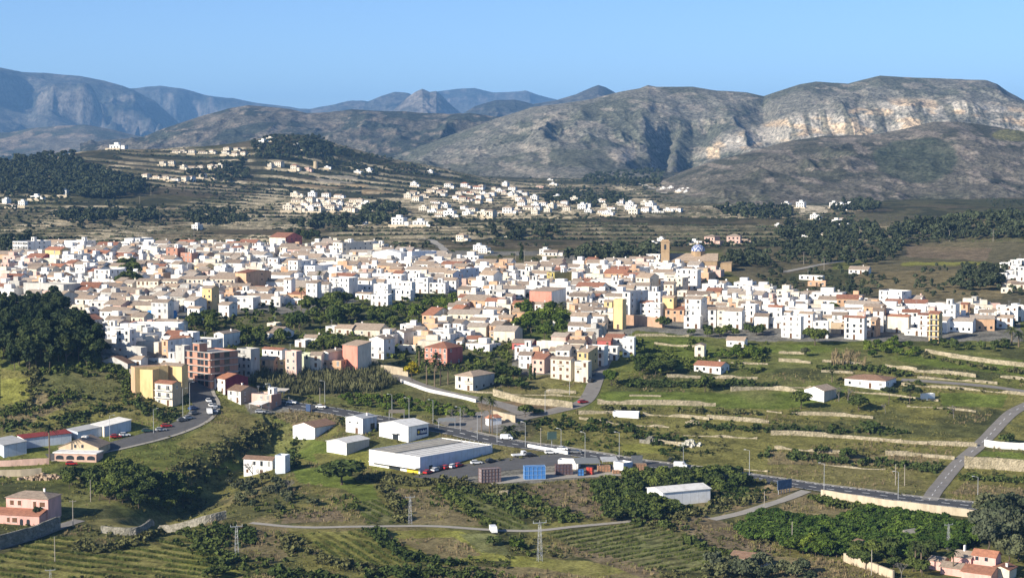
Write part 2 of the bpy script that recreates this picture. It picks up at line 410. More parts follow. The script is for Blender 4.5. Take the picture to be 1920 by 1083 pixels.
def ground_sheet():
    ys = [150.0]
    while ys[-1] < 24500:
        y = ys[-1]
        dz = max(CAMZ - np.interp(y, _ty, _tz), 8)
        step = 0.75 * y * y / (F * dz)
        cap = 3.2 if y < 1400 else (3.2 if y < 3300 else 0.006 * y)
        if y < 500: step, cap = 4, 4
        ys.append(y + min(step, cap))
    ys = np.array(ys)
    us = np.concatenate([np.linspace(-0.42, -0.285, 40)[:-1], np.linspace(-0.285, 0.285, 760), np.linspace(0.285, 0.42, 40)[1:]])
    Y = np.repeat(ys[:, None], len(us), 1); X = us[None, :] * Y
    Z = ground(X, Y)
    # land cover
    n1 = fbm(X / 55, Y / 70, 4, 41); n2 = fbm(X / 14, Y / 18, 3, 51); n3 = vnoise(X / 170, Y / 220, 61); nf = fbm(X / 4.5, Y / 6, 2, 71)
    c = lambda t: np.array(t)[None, None, :]
    C = np.empty(X.shape + (3,)); C[:] = c(OLIVE)
    def lay(col, m): 
        nonlocal C
        C = C * (1 - m[..., None]) + c(col) * m[..., None]
    lay(DRY, sstep(0.45, 0.62, n1) * 0.8); lay(MID, sstep(0.52, 0.62, n2) * 0.8); lay(GREEN, sstep(0.55, 0.7, n3) * 0.5)
    lay(DARK, sstep(0.56, 0.66, fbm(X / 26, Y / 30, 3, 81)) * 0.7)
    # beyond the town: scrubby terraces
    far = sstep(1350, 1450, Y)
    Cn = C.copy()
    C[:] = c((0.068, 0.064, 0.040)); lay((0.115, 0.096, 0.064), sstep(0.42, 0.6, fbm(X / 120, Y / 120, 3, 91)))
    lay((0.080, 0.086, 0.038), sstep(0.5, 0.62, fbm(X / 90, Y / 140, 3, 95)) * 0.5)
    lay((0.045, 0.05, 0.03), sstep(0.52, 0.62, fbm(X / 30, Y / 45, 3, 96)) * 0.8)
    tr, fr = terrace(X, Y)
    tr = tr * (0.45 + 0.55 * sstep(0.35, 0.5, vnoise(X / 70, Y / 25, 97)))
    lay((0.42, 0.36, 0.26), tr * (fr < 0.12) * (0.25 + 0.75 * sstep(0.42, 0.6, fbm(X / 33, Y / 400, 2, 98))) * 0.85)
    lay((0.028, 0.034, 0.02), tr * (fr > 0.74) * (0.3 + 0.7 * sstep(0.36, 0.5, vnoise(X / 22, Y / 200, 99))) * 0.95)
    C = Cn * (1 - far[..., None]) + C * far[..., None]
    plain_far = sstep(4300, 5500, Y)
    lay((0.13, 0.12, 0.08), plain_far * 0.8)
    lay((0.06, 0.07, 0.045), plain_far * sstep(0.5, 0.6, fbm(X / 300, Y / 700, 3, 101)))
    px, py = proj(X, Y, ground(X, Y, False) if False else Z)
    pxw = px + 7 * (fbm(X / 9, Y / 12, 2, 111) - 0.5); pyw = py + 3.5 * (fbm(X / 9, Y / 12, 2, 121) - 0.5)
    for col, fur, poly in PATCH:
        x0 = min(p[0] for p in poly) - 5; x1 = max(p[0] for p in poly) + 5; y0 = min(p[1] for p in poly) - 4; y1 = max(p[1] for p in poly) + 4
        rows = np.nonzero(((py > y0) & (py < y1) & (px > x0) & (px < x1)).any(1))[0]
        if not len(rows): continue
        sl = slice(rows[0], rows[-1] + 1)
        m = in_poly(pxw[sl], pyw[sl], poly).astype(float)
        if min(p[1] for p in poly) > 430 : m *= (Y[sl] < 1500)
        k = np.array(col)[None, None, :] * (0.78 + 0.44 * n2[sl][..., None])
        k = k * (1 - 0.35 * sstep(0.5, 0.62, n1[sl])[..., None]) + np.array(DRY)[None, None, :] * 0.35 * sstep(0.5, 0.62, n1[sl])[..., None] if col not in (STREET, PALE, TAN, GREY, SOIL) else k
        if fur > 0:
            ang = (0, 1.15, 0.5, 2.2)[fur]; per = (1, 7.0, 4.0, 4.4)[fur]
            ph = (X[sl] * math.cos(ang) + Y[sl] * math.sin(ang)) / per + 1.2 * n2[sl]
            st = 0.5 + 0.5 * np.sin(2 * math.pi * ph)
            k = k * (1 - (0.5 * sstep(0.35, 0.9, st) * sstep(0.25, 0.5, nf[sl]))[..., None])
        a = (m * (0.92 if fur >= 0 else 0.62))[..., None]
        C[sl] = C[sl] * (1 - a) + k * a
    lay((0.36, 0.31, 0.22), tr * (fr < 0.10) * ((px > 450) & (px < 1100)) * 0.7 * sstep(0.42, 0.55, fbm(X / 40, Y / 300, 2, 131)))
    return np.stack([X, Y, Z], -1), C
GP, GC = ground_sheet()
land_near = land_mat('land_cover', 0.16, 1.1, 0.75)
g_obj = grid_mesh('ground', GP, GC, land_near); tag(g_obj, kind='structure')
# ------------------------------------------------------------------ hills and mountains
def line_at(pts, px):
    return np.interp(px, [p[0] for p in pts], [p[1] for p in pts])
def hill(name, lines, colfn, mat, cols=520, rows=26, rough=1.0, scale=160.0, gullies=(), seed=1, back=1.3, x0=None, x1=None, crest=0.12, spur=0.0):
    """lines: (photo outline, distance) from the foot to the crest; relief added between them"""
    xs0 = min(p[0] for p in lines[-1][0]) if x0 is None else x0; xs1 = max(p[0] for p in lines[-1][0]) if x1 is None else x1
    px = np.linspace(xs0, xs1, cols)
    P = []; T = []
    nl = len(lines)
    for k in range(nl - 1):
        (la, Da), (lb, Db) = lines[k], lines[k + 1]
        n = rows if k < nl - 2 else rows + 14
        for t in np.linspace(0, 1, n, endpoint=(k == nl - 2)):
            ya = line_at(la, px); yb = line_at(lb, px)
            ra = ray(px, ya); rb = ray(px, yb)
            e = t if k < nl - 2 else 1 - (1 - t) ** 1.0
            D = Da + (Db - Da) * t
            za = CAMZ + ra[1] * Da; zb = CAMZ + rb[1] * Db
            P.append(np.stack([rb[0] * D, np.full_like(px, D), za + (zb - za) * e], -1)); T.append((k + t) / (nl - 1))
    D1 = lines[-1][1]; z1 = P[-1][:, 2]; rx = P[-1][:, 0] / D1
    zf = CAMZ + ray(px, line_at(lines[0][0], px))[1] * lines[0][1]
    for t in np.linspace(0.12, 1, 10):
        D = D1 * (1 + (back - 1) * t)
        P.append(np.stack([rx * D, np.full_like(px, D), z1 - (z1 - zf) * (t ** 1.3)], -1)); T.append(1 + t)
    P = np.array(P); T = np.array(T)[:, None] * np.ones((1, cols))
    X, Y = P[..., 0], P[..., 1]
    env = np.sin(np.clip(T, 0, 1) * math.pi) ** 0.7 * (T < 1) + crest * np.exp(-((T - 1) / 0.12) ** 2) * 0.5
    n = ridged(X / scale + 0.35 * fbm(X / scale * 2, Y / scale * 2, 2, seed + 9), Y / (scale * 2.1), 5, seed) - 0.5
    n2 = fbm(X / (scale * 0.22), Y / (scale * 0.22), 4, seed + 31) - 0.5
    P[..., 2] += rough * scale * 0.30 * env * n + rough * scale * 0.10 * (env + 0.03) * n2
    for (xa, ya, xb, yb, w, d) in gullies:            # a ravine from foot to head
        ppx, ppy = proj(X, Y, P[..., 2])
        s = np.clip((ppy - yb) / (ya - yb), 0, 1)
        cxp = xb + (xa - xb) * s + 8 * (vnoise(Y / 60, Y * 0, seed + 3) - 0.5)
        dist = (ppx - cxp) / F * Y
        prof = np.where(dist < 0, np.exp(-(dist / (w * 1.5)) ** 2), np.exp(-(dist / (w * 0.5)) ** 2))
        P[..., 2] -= d * prof * sstep(yb - 6, yb + 12, ppy) * (T < 1) * (1 - sstep(ya + 4, ya + 25, ppy))
    ppx, ppy = proj(X, Y, P[..., 2])
    dz = np.gradient(P[..., 2], axis=0) / np.maximum(np.gradient(Y, axis=0), 1)
    C = colfn(X, Y, P[..., 2], ppx, ppy, T, dz, n2 + 0.5)
    return tag(grid_mesh(name, P, C, mat), kind='structure')
def mixc(C, col, m): return C * (1 - m[..., None]) + np.array(col)[None, None, :] * m[..., None]
def scrub_col(base=(0.136,0.132,0.113), dark=(0.082,0.087,0.066), pale=(0.28,0.245,0.205), ps=0.60, seed=0, cliffs=None, ls=110.0):
    def fn(X, Y, Z, px, py, T, dz, n):
        C = np.empty(X.shape + (3,)); C[:] = np.array(base)
        C = mixc(C, dark, sstep(0.46, 0.60, fbm(X / ls, Y / (ls * 1.6), 4, 201 + seed)) * 0.85)
        C = mixc(C, pale, sstep(ps, ps + 0.12, fbm(X / (ls * .3), Z / (ls * .1) , 3, 211 + seed)) * 0.6)
        C = mixc(C, pale, sstep(0.9, 1.6, dz) * 0.7)
        if cliffs: C = cliffs(C, X, Y, Z, px, py, T, dz)
        return C
    return fn
def cliffs_b(C, X, Y, Z, px, py, T, dz):
    top = line_at([(1180,268),(1290,280),(1440,232),(1490,212),(1600,198),(1700,184),(1800,190),(1920,205)], px)
    bot = line_at([(1180,270),(1290,300),(1440,268),(1500,262),(1600,262),(1700,250),(1920,262)], px)
    m = sstep(-6, 6, py - top) * sstep(-6, 6, bot - py) * sstep(1285, 1330, px)
    n = fbm(X / 42, Z / 30, 4, 301); v = fbm(X / 14, Z / 90, 3, 311)
    C = mixc(C, (0.30, 0.275, 0.24), m * sstep(0.36, 0.5, n) * 0.95)
    C = mixc(C, (0.43, 0.32, 0.21), m * sstep(0.52, 0.64, fbm(X / 60, Z / 22, 3, 321)) * 0.75)
    C = mixc(C, (0.09, 0.09, 0.07), m * sstep(0.56, 0.66, v) * 0.8)
    C = mixc(C, (0.46, 0.36, 0.25), sstep(1322, 1330, px) * sstep(1352, 1346, px) * sstep(274, 279, py) * sstep(299, 295, py))
    q = ((px - 1168) / 26) ** 2 + ((py - 290) / 14) ** 2
    C = mixc(C, (0.36, 0.31, 0.25), sstep(1.2, 0.7, q) * 0.8)
    return C
def hill_c_col(C, X, Y, Z, px, py, T, dz):
    q = ((px - 1720) / 82) ** 2 + ((py - 300) / 44) ** 2 + 0.5 * (fbm(X / 60, Y / 60, 3, 401) - 0.5)
    C = mixc(C, (0.05, 0.06, 0.042), sstep(1.05, 0.8, q) * 0.85)
    q = ((px - 1905) / 45) ** 2 + ((py - 253) / 12) ** 2
    C = mixc(C, (0.13, 0.125, 0.06), sstep(1.1, 0.9, q))
    C = mixc(C, (0.06, 0.068, 0.045), sstep(330, 400, py) * sstep(0.45, 0.55, fbm(X / 90, Y / 90, 3, 411)) * 0.8)
    return C
mid_hill_mat = land_mat('scrub_hillside', 0.05, 0.14, 0.9, 3.0, (0.62, 0.63, 0.60), (0.38, 1.8))
near_hill_mat = land_mat('scrub_slope', 0.07, 0.22, 0.9, 2.0, (0.60, 0.60, 0.59), (0.40, 1.75))
mtn_mat = land_mat('mountain_side', 0.008, 0.035, 0.85, 25.0, (0.55, 0.56, 0.56), (0.5, 1.55))
BASE = lambda y: [(-2000, y), (4000, y)]
# the grey limestone hill with its cliffs
hill('hill', [(BASE(343), 3350),
      ([(640,330),(740,308),(860,278),(1000,250),(1100,243),(1200,248),(1270,275),(1295,298),(1440,268),(1500,256),(1600,258),(1700,243),(1760,235),(1920,250),(2200,270)], 4300),
      ([(640,329),(740,305),(860,274),(1000,245),(1100,238),(1200,242),(1270,262),(1300,272),(1440,232),(1500,210),(1600,202),(1700,188),(1800,192),(1920,207),(2200,240)], 4390),
      ([(640,325),(740,289),(800,270),(860,248),(930,222),(1000,200),(1060,193),(1110,185),(1160,173),(1200,166),(1215,160),(1230,163),(1300,163),(1345,171),(1400,174),(1432,181),(1470,168),(1500,158),(1530,153),(1590,157),(1620,149),(1650,142),(1700,145),(1760,147),(1800,148),(1850,152),(1870,158),(1890,172),(1920,188),(2000,215),(2200,260)], 5000)],
     scrub_col(cliffs=cliffs_b), mid_hill_mat, cols=900, rows=60, scale=230, rough=0.75, seed=3,
     gullies=[(1150,305,1075,245,50,10),(1206,300,1180,240,35,20),(1290,302,1330,228,42,26),(1240,300,1262,235,32,35),(1460,255,1425,190,50,26)])
# the dark scrub hill in front of it
hill('hill', [([(1080,420),(1240,405),(1420,402),(1600,410),(1800,430),(2300,450)], 2150),
      ([(1080,385),(1200,378),(1260,352),(1330,330),(1420,318),(1600,312),(1800,315),(1920,320),(2300,350)], 2650),
      ([(1080,365),(1200,358),(1240,340),(1290,318),(1340,302),(1420,280),(1480,264),(1540,255),(1640,252),(1700,240),(1750,228),(1800,228),(1850,235),(1920,247),(2050,265),(2300,330)], 3150)],
     scrub_col((0.108,0.101,0.084), (0.052,0.055,0.042), (0.24,0.205,0.175), 0.57, 7, hill_c_col, 70.0), near_hill_mat, cols=620, rows=60, scale=150, rough=0.55, seed=13)
# the wooded ridge behind the town
hill('hill', [(BASE(325), 4600),
      ([(150,285),(330,268),(465,245),(600,245),(800,240),(960,240),(1300,240)], 5400),
      ([(150,272),(270,256),(300,243),(340,230),(380,217),(430,203),(465,197),(500,200),(545,205),(575,212),(620,211),(660,205),(700,208),(760,209),(820,213),(900,217),(1000,226),(1100,250),(1300,290)], 6000)],
     scrub_col((0.095,0.088,0.072), (0.036,0.044,0.036), (0.22,0.185,0.15), 0.58, 17, None, 110.0), mid_hill_mat, cols=520, rows=44, scale=260, rough=0.7, seed=23, x0=150, x1=1300)
hill('hill', [(BASE(306), 7000),
      ([(-400,262),(20,248),(60,240),(110,236),(160,234),(210,243),(260,255),(330,268)], 8500)],
     scrub_col((0.13,0.12,0.10), (0.06,0.07,0.055), (0.28,0.22,0.17), 0.58, 27, None, 200.0), mid_hill_mat, cols=200, rows=40, scale=300, rough=0.4, seed=29, x0=-400, x1=330)
mt = lambda s, **k: scrub_col((0.075,0.075,0.068), (0.04,0.045,0.04), (0.17,0.15,0.13), 0.58, s, None, 300.0)
hill('mountain', [(BASE(292), 10000),
      ([(-600,100),(-100,110),(0,129),(40,136),(90,136),(150,141),(195,150),(230,160),(250,168),(290,190),(330,225),(360,262),(420,280)], 13500)],
     mt(37), mtn_mat, cols=420, rows=90, scale=900, rough=0.9, seed=33, x0=-600, x1=420, gullies=[(95,235,20,150,200,120),(320,240,180,165,220,130),(270,250,110,185,200,90)])
hill('mountain', [(BASE(288), 13000),
      ([(100,190),(200,168),(255,166),(300,161),(345,167),(385,178),(440,186),(480,193),(545,201),(600,214),(700,235)], 16500)],
     mt(47), mtn_mat, cols=300, rows=60, scale=900, rough=0.9, seed=43, x0=100, x1=700, gullies=[(400,215,350,180,260,180)])
hill('mountain', [(BASE(290), 12000),
      ([(430,225),(545,203),(580,204),(640,192),(660,189),(690,191),(715,180),(740,172),(765,174),(800,190),(830,215),(880,240)], 15000)],
     mt(57), mtn_mat, cols=260, rows=60, scale=700, rough=0.9, seed=53, x0=430, x1=880)
hill('mountain', [(BASE(292), 10000),
      ([(700,232),(740,205),(765,182),(780,172),(792,167),(806,173),(818,171),(830,181),(845,196),(862,210),(900,235)], 12500)],
     scrub_col((0.14,0.125,0.11), (0.07,0.07,0.06), (0.25,0.22,0.19), 0.52, 67, None, 300.0), mtn_mat, cols=220, rows=60, scale=420, rough=0.9, seed=63, x0=700, x1=900)
hill('mountain', [(BASE(286), 15000),
      ([(740,215),(815,172),(855,167),(890,166),(925,174),(955,173),(985,171),(1010,179),(1040,186),(1100,200)], 18500)],
     mt(77), mtn_mat, cols=240, rows=50, scale=900, rough=0.8, seed=73, x0=740, x1=1100)
hill('mountain', [(BASE(302), 8000),
      ([(840,232),(890,200),(930,188),(965,187),(1000,196),(1040,189),(1080,177),(1110,164),(1122,160),(1135,164),(1150,172),(1190,195),(1260,235)], 9800)],
     mt(87), mtn_mat, cols=240, rows=60, scale=500, rough=0.8, seed=83, x0=840, x1=1260)
# ------------------------------------------------------------------ building kit
def stucco(name, col, var=0.18): 
    if name in MATS: return MATS[name]
    m, n, l, b = nodes_mat(name, 0.85)
    tc = n.new('ShaderNodeTexCoord'); oi = n.new('ShaderNodeObjectInfo')
    mp = n.new('ShaderNodeMapping'); mp.inputs['Scale'].default_value = (1, 1, 0.25); l.new(tc.outputs['Object'], mp.inputs[0])
    ad = n.new('ShaderNodeVectorMath'); ad.operation = 'ADD'; l.new(mp.outputs[0], ad.inputs[0]); l.new(oi.outputs['Location'], ad.inputs[1])
    f = noise_node(n, l, ad.outputs[0], 0.55, 6, 0.7)
    r = ramp_node(n, l, f, [(0.30, (1 - var * 1.6, 1 - var * 1.7, 1 - var * 1.8)), (0.55, (1, 1, 1))])
    c = mix_node(n, l, 'MULTIPLY', 1.0, col, r)
    t = ramp_node(n, l, oi.outputs['Random'], [(0.0, (0.86, 0.85, 0.83)), (0.5, (1, 0.985, 0.96)), (1.0, (1, 1, 1))])
    c = mix_node(n, l, 'MULTIPLY', 1.0, c, t)
    l.new(c, b.inputs['Base Color']); MATS[name] = m; return m
def tiles(name, col):
    if name in MATS: return MATS[name]
    m, n, l, b = nodes_mat(name, 0.9)
    tc = n.new('ShaderNodeTexCoord'); oi = n.new('ShaderNodeObjectInfo')
    f = noise_node(n, l, tc.outputs['Object'], 0.9, 6, 0.75)
    r = ramp_node(n, l, f, [(0.28, (0.55, 0.52, 0.50)), (0.72, (1.25, 1.2, 1.15))])
    c = mix_node(n, l, 'MULTIPLY', 1.0, col, r)
    t = ramp_node(n, l, oi.outputs['Random'], [(0.0, (0.68, 0.66, 0.66)), (0.5, (1, 1, 1)), (1.0, (1.25, 1.18, 1.1))])
    c = mix_node(n, l, 'MULTIPLY', 1.0, c, t)
    w = n.new('ShaderNodeTexWave'); w.inputs['Scale'].default_value = 1.3; w.bands_direction = 'X'; l.new(tc.outputs['Object'], w.inputs[0])
    bp = n.new('ShaderNodeBump'); bp.inputs['Strength'].default_value = 0.5; bp.inputs['Distance'].default_value = 0.1
    l.new(w.outputs[0], bp.inputs['Height']); l.new(bp.outputs[0], b.inputs['Normal'])
    l.new(c, b.inputs['Base Color']); MATS[name] = m; return m
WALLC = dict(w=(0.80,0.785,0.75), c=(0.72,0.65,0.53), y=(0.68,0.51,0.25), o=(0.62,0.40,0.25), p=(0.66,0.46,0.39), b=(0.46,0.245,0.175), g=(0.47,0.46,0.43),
             r=(0.50,0.14,0.12), G=(0.43,0.36,0.12), k=(0.56,0.60,0.44), S=(0.66,0.27,0.20), m=(0.23,0.035,0.06), u=(0.55,0.62,0.72), t=(0.54,0.42,0.28), W=(0.86,0.86,0.85), d=(0.30,0.27,0.23), P=(0.72,0.42,0.36))  # u: pale blue, also used as bluish shade painted into some flanks
WALLW = dict(w='white', c='cream', y='yellow', o='ochre orange', p='pale pink', b='bare red-brick', g='grey', r='red', G='olive yellow', k='pale green', S='salmon red', m='dark maroon', u='pale blue', t='tan stone', W='bright white', d='dark grey', P='peach pink')
ROOFC = dict(t=(0.39,0.32,0.25), T=(0.35,0.17,0.11), f=(0.58,0.53,0.46), b=(0.25,0.165,0.115), W=(0.72,0.71,0.68), m=(0.42,0.43,0.44), R=(0.22,0.035,0.03), g=(0.40,0.37,0.31))
def corrugated(name, col):
    if name in MATS: return MATS[name]
    m, n, l, b = nodes_mat(name, 0.6); tc = n.new('ShaderNodeTexCoord'); sp = n.new('ShaderNodeSeparateXYZ'); l.new(tc.outputs['Object'], sp.inputs[0])
    ad = n.new('ShaderNodeMath'); l.new(sp.outputs[0], ad.inputs[0]); l.new(sp.outputs[1], ad.inputs[1])
    fr = n.new('ShaderNodeMath'); fr.operation = 'PINGPONG'; fr.inputs[1].default_value = 1.6; l.new(ad.outputs[0], fr.inputs[0])
    r = ramp_node(n, l, fr.outputs[0], [(0.0, 0.60), (0.09, 1.0)])
    f = noise_node(n, l, tc.outputs['Object'], 0.35, 6, 0.7); r2 = ramp_node(n, l, f, [(0.3, (.80, .78, .74)), (0.6, (1, 1, 1))])
    c = mix_node(n, l, 'MULTIPLY', 1.0, mix_node(n, l, 'MULTIPLY', 1.0, col, r), r2); l.new(c, b.inputs['Base Color']); MATS[name] = m; return m
def wallm(k): return stucco('stucco_' + WALLW[k].replace(' ', '_').replace('-', '_'), WALLC[k])
def roofm(k): return (tiles if k in 'tTb' else stucco)('roof_' + {'t':'tan_tile','T':'red_tile','f':'terrace','b':'brown_tile','W':'white_sheet','m':'metal_sheet','R':'dark_red','g':'gravel'}[k], ROOFC[k])
glass = plain('dark_glass', (0.035, 0.042, 0.05), 0.3, 1.0, 0.15, 0.6)
framew = plain('white_frame', (0.7, 0.69, 0.66)); shut = plain('brown_shutter', (0.14, 0.075, 0.04)); shutg = plain('grey_shutter', (0.30, 0.30, 0.29))
iron = plain('dark_iron', (0.05, 0.05, 0.052)); steel = plain('galvanised_steel', (0.42, 0.43, 0.44), 0.2, 2.0, 0.5, 0.5); white_paint = plain('white_paint', (0.78, 0.78, 0.76))
def win_mesh(name, fm, pm):
    b = MB(); t = 0.09
    for x0, x1, z0, z1 in ((-.5, -.5 + t, -.5, .5), (.5 - t, .5, -.5, .5), (-.5 + t, .5 - t, .5 - t, .5), (-.5 + t, .5 - t, -.5, -.5 + t), (-.03, .03, -.5 + t, .5 - t)):
        b.box(x0, x1, -0.06, 0.02, z0, z1, 0)
    b.face([(-.5 + t, -.015, -.5 + t), (.5 - t, -.015, -.5 + t), (.5 - t, -.015, .5 - t), (-.5 + t, -.015, .5 - t)], 1)
    b.box(-.56, .56, -0.12, 0.02, -.56, -.5, 0)
    return b.mesh(name, [fm, pm])
def dark_mesh(name, pm, fm):
    b = MB(); b.face([(-.5, -.03, -.5), (.5, -.03, -.5), (.5, -.03, .5), (-.5, -.03, .5)], 0)
    b.box(-.56, .56, -0.10, 0.0, -.56, -.5, 1); b.box(-.56, .56, -0.08, 0.0, .5, .56, 1)
    return b.mesh(name, [pm, fm])
WIN = [win_mesh('window_white', framew, glass), dark_mesh('window_dark', glass, framew), dark_mesh('window_brown', shut, framew), dark_mesh('window_grey', shutg, framew)]
def door_mesh():
    b = MB(); b.box(-.5, .5, -.05, .02, -.5, .5, 0); b.box(-.56, -.5, -.08, .02, -.5, .54, 1); b.box(.5, .56, -.08, .02, -.5, .54, 1); b.box(-.5, .5, -.08, .02, .5, .54, 1)
    return b.mesh('door_brown', [shut, framew])
DOOR = door_mesh()
def balc_mesh():
    b = MB(); b.box(-.5, .5, -.9, 0, -.08, .06, 0); b.box(-.5, .5, -.9, -.84, .06, .16, 0); b.box(-.5, .5, -.9, -.86, .95, 1.0, 1)
    for k in range(13):
        x = -.49 + .98 * k / 12; b.box(x - .008, x + .008, -.89, -.87, .16, .95, 1)
    return b.mesh('balcony_slab', [framew, iron])
BALC = balc_mesh()
def chim_mesh():
    b = MB(); b.box(-.3, .3, -.3, .3, -.6, 1.0, 0); b.box(-.38, .38, -.38, .38, 1.0, 1.1, 0); b.box(-.2, .2, -.2, .2, 1.1, 1.3, 1)
    return b.mesh('chimney_stack', [wallm('w'), roofm('T')])
CHIM = chim_mesh()
def hut_mesh():
    b = MB(); b.box(-1.4, 1.4, -1.3, 1.3, -.3, 2.4, 0); b.box(-1.55, 1.55, -1.45, 1.45, 2.4, 2.55, 0); b.face([(-.5, -1.32, 0), (.4, -1.32, 0), (.4, -1.32, 2), (-.5, -1.32, 2)], 1)
    return b.mesh('stair_hut', [wallm('w'), glass])
HUT = hut_mesh()
def dish_mesh():
    b = MB(); b.tube((0, 0, -.3), (0, 0, 3.2), .04, .03, 4, 0)
    for z, w in ((3.1, .9), (2.7, .7), (2.3, .5)): b.tube((-w, 0, z), (w, 0, z), .03, .03, 3, 0)
    return b.mesh('aerial_mast', [steel])
DISH = dish_mesh()
FOOT = []                     # footprints already taken: (x, y, radius)
THINGS = []                   # everything that gets a label at the end
WCAT = {1: 'one-storey', 2: 'two-storey', 3: 'three-storey', 4: 'four-storey', 5: 'five-storey', 6: 'six-storey'}
def reg(o, look, cat, px, py, group=None, fixed=None):
    o['category'] = cat
    if group: o['group'] = group
    THINGS.append(dict(o=o, look=look, px=px, py=py, fixed=fixed, cat=cat))
    return o
def gable(b, w, d, h, rise, axis, over, m_wall, split=None):
    """gable ends are part of the walls"""
    if axis == 'x':
        for x in (-w / 2, w / 2): b.face([(x, 0, h), (x, d, h), (x, d / 2, h + rise)], split if (split is not None and x > 0) else m_wall)
    else:
        for y in (0, d): b.face([(-w / 2, y, h), (w / 2, y, h), (0, y, h + rise)], m_wall)
def slab_quad(b, pts, t, m):
    lo = [(p[0], p[1], p[2] - t) for p in pts]; n = len(pts)
    b.face(pts, m); b.face(lo[::-1], m)
    for i in range(n):
        j = (i + 1) % n; b.face([lo[i], lo[j], pts[j], pts[i]], m)
def roof_bm(kind, w, d, h, rise, ov=0.35, t=0.16):
    b = MB(); W2 = w / 2 + ov
    if kind in 'x':        # ridge along the facade
        k = rise / (d / 2); z0 = h - ov * k
        slab_quad(b, [(-W2, -ov, z0 + t), (W2, -ov, z0 + t), (W2, d / 2, h + rise + t), (-W2, d / 2, h + rise + t)], t, 0)
        slab_quad(b, [(-W2, d / 2, h + rise + t), (W2, d / 2, h + rise + t), (W2, d + ov, z0 + t), (-W2, d + ov, z0 + t)], t, 0)
    elif kind == 'y':
        k = rise / (w / 2); z0 = h - ov * k
        slab_quad(b, [(-W2, -ov, z0 + t), (0, -ov, h + rise + t), (0, d + ov, h + rise + t), (-W2, d + ov, z0 + t)], t, 0)
        slab_quad(b, [(0, -ov, h + rise + t), (W2, -ov, z0 + t), (W2, d + ov, z0 + t), (0, d + ov, h + rise + t)], t, 0)
    elif kind == 'h':
        q = min(w, d) / 2 + ov; zz = h + 0.02
        A = [(-W2, -ov, zz), (W2, -ov, zz), (W2, d + ov, zz), (-W2, d + ov, zz)]
        if w >= d: r0, r1 = (-W2 + q, d / 2, zz + rise), (W2 - q, d / 2, zz + rise); fs = [(A[0], A[1], r1, r0), (A[1], A[2], r1), (A[2], A[3], r0, r1), (A[3], A[0], r0)]
        else: r0, r1 = (0, -ov + q, zz + rise), (0, d + ov - q, zz + rise); fs = [(A[0], A[1], r0), (A[1], A[2], r1, r0), (A[2], A[3], r1), (A[3], A[0], r0, r1)]
        for f in fs: b.face(f, 0)
        b.box(-W2, W2, -ov, d + ov, zz - t, zz - 0.004, 0)
    elif kind == 's':
        slab_quad(b, [(-W2, -ov, h + t), (W2, -ov, h + t), (W2, d + ov, h + rise + t), (-W2, d + ov, h + rise + t)], t, 0)
    return b
def place_px(x0, xm, x1, ye, h, r):
    """front wall between pixels x0..xm, flank to x1, its top at row ye: returns centre, ground height, width, depth"""
    xc = (x0 + xm) / 2
    X, Y, Z = hit(xc, ye, h)
    w = (xm - x0) / F * Y / math.cos(r)
    return X, Y, Z, max(w, 2.5), (x1 - xm) / F * Y / max(math.sin(r), 0.2)
SMALL = 0
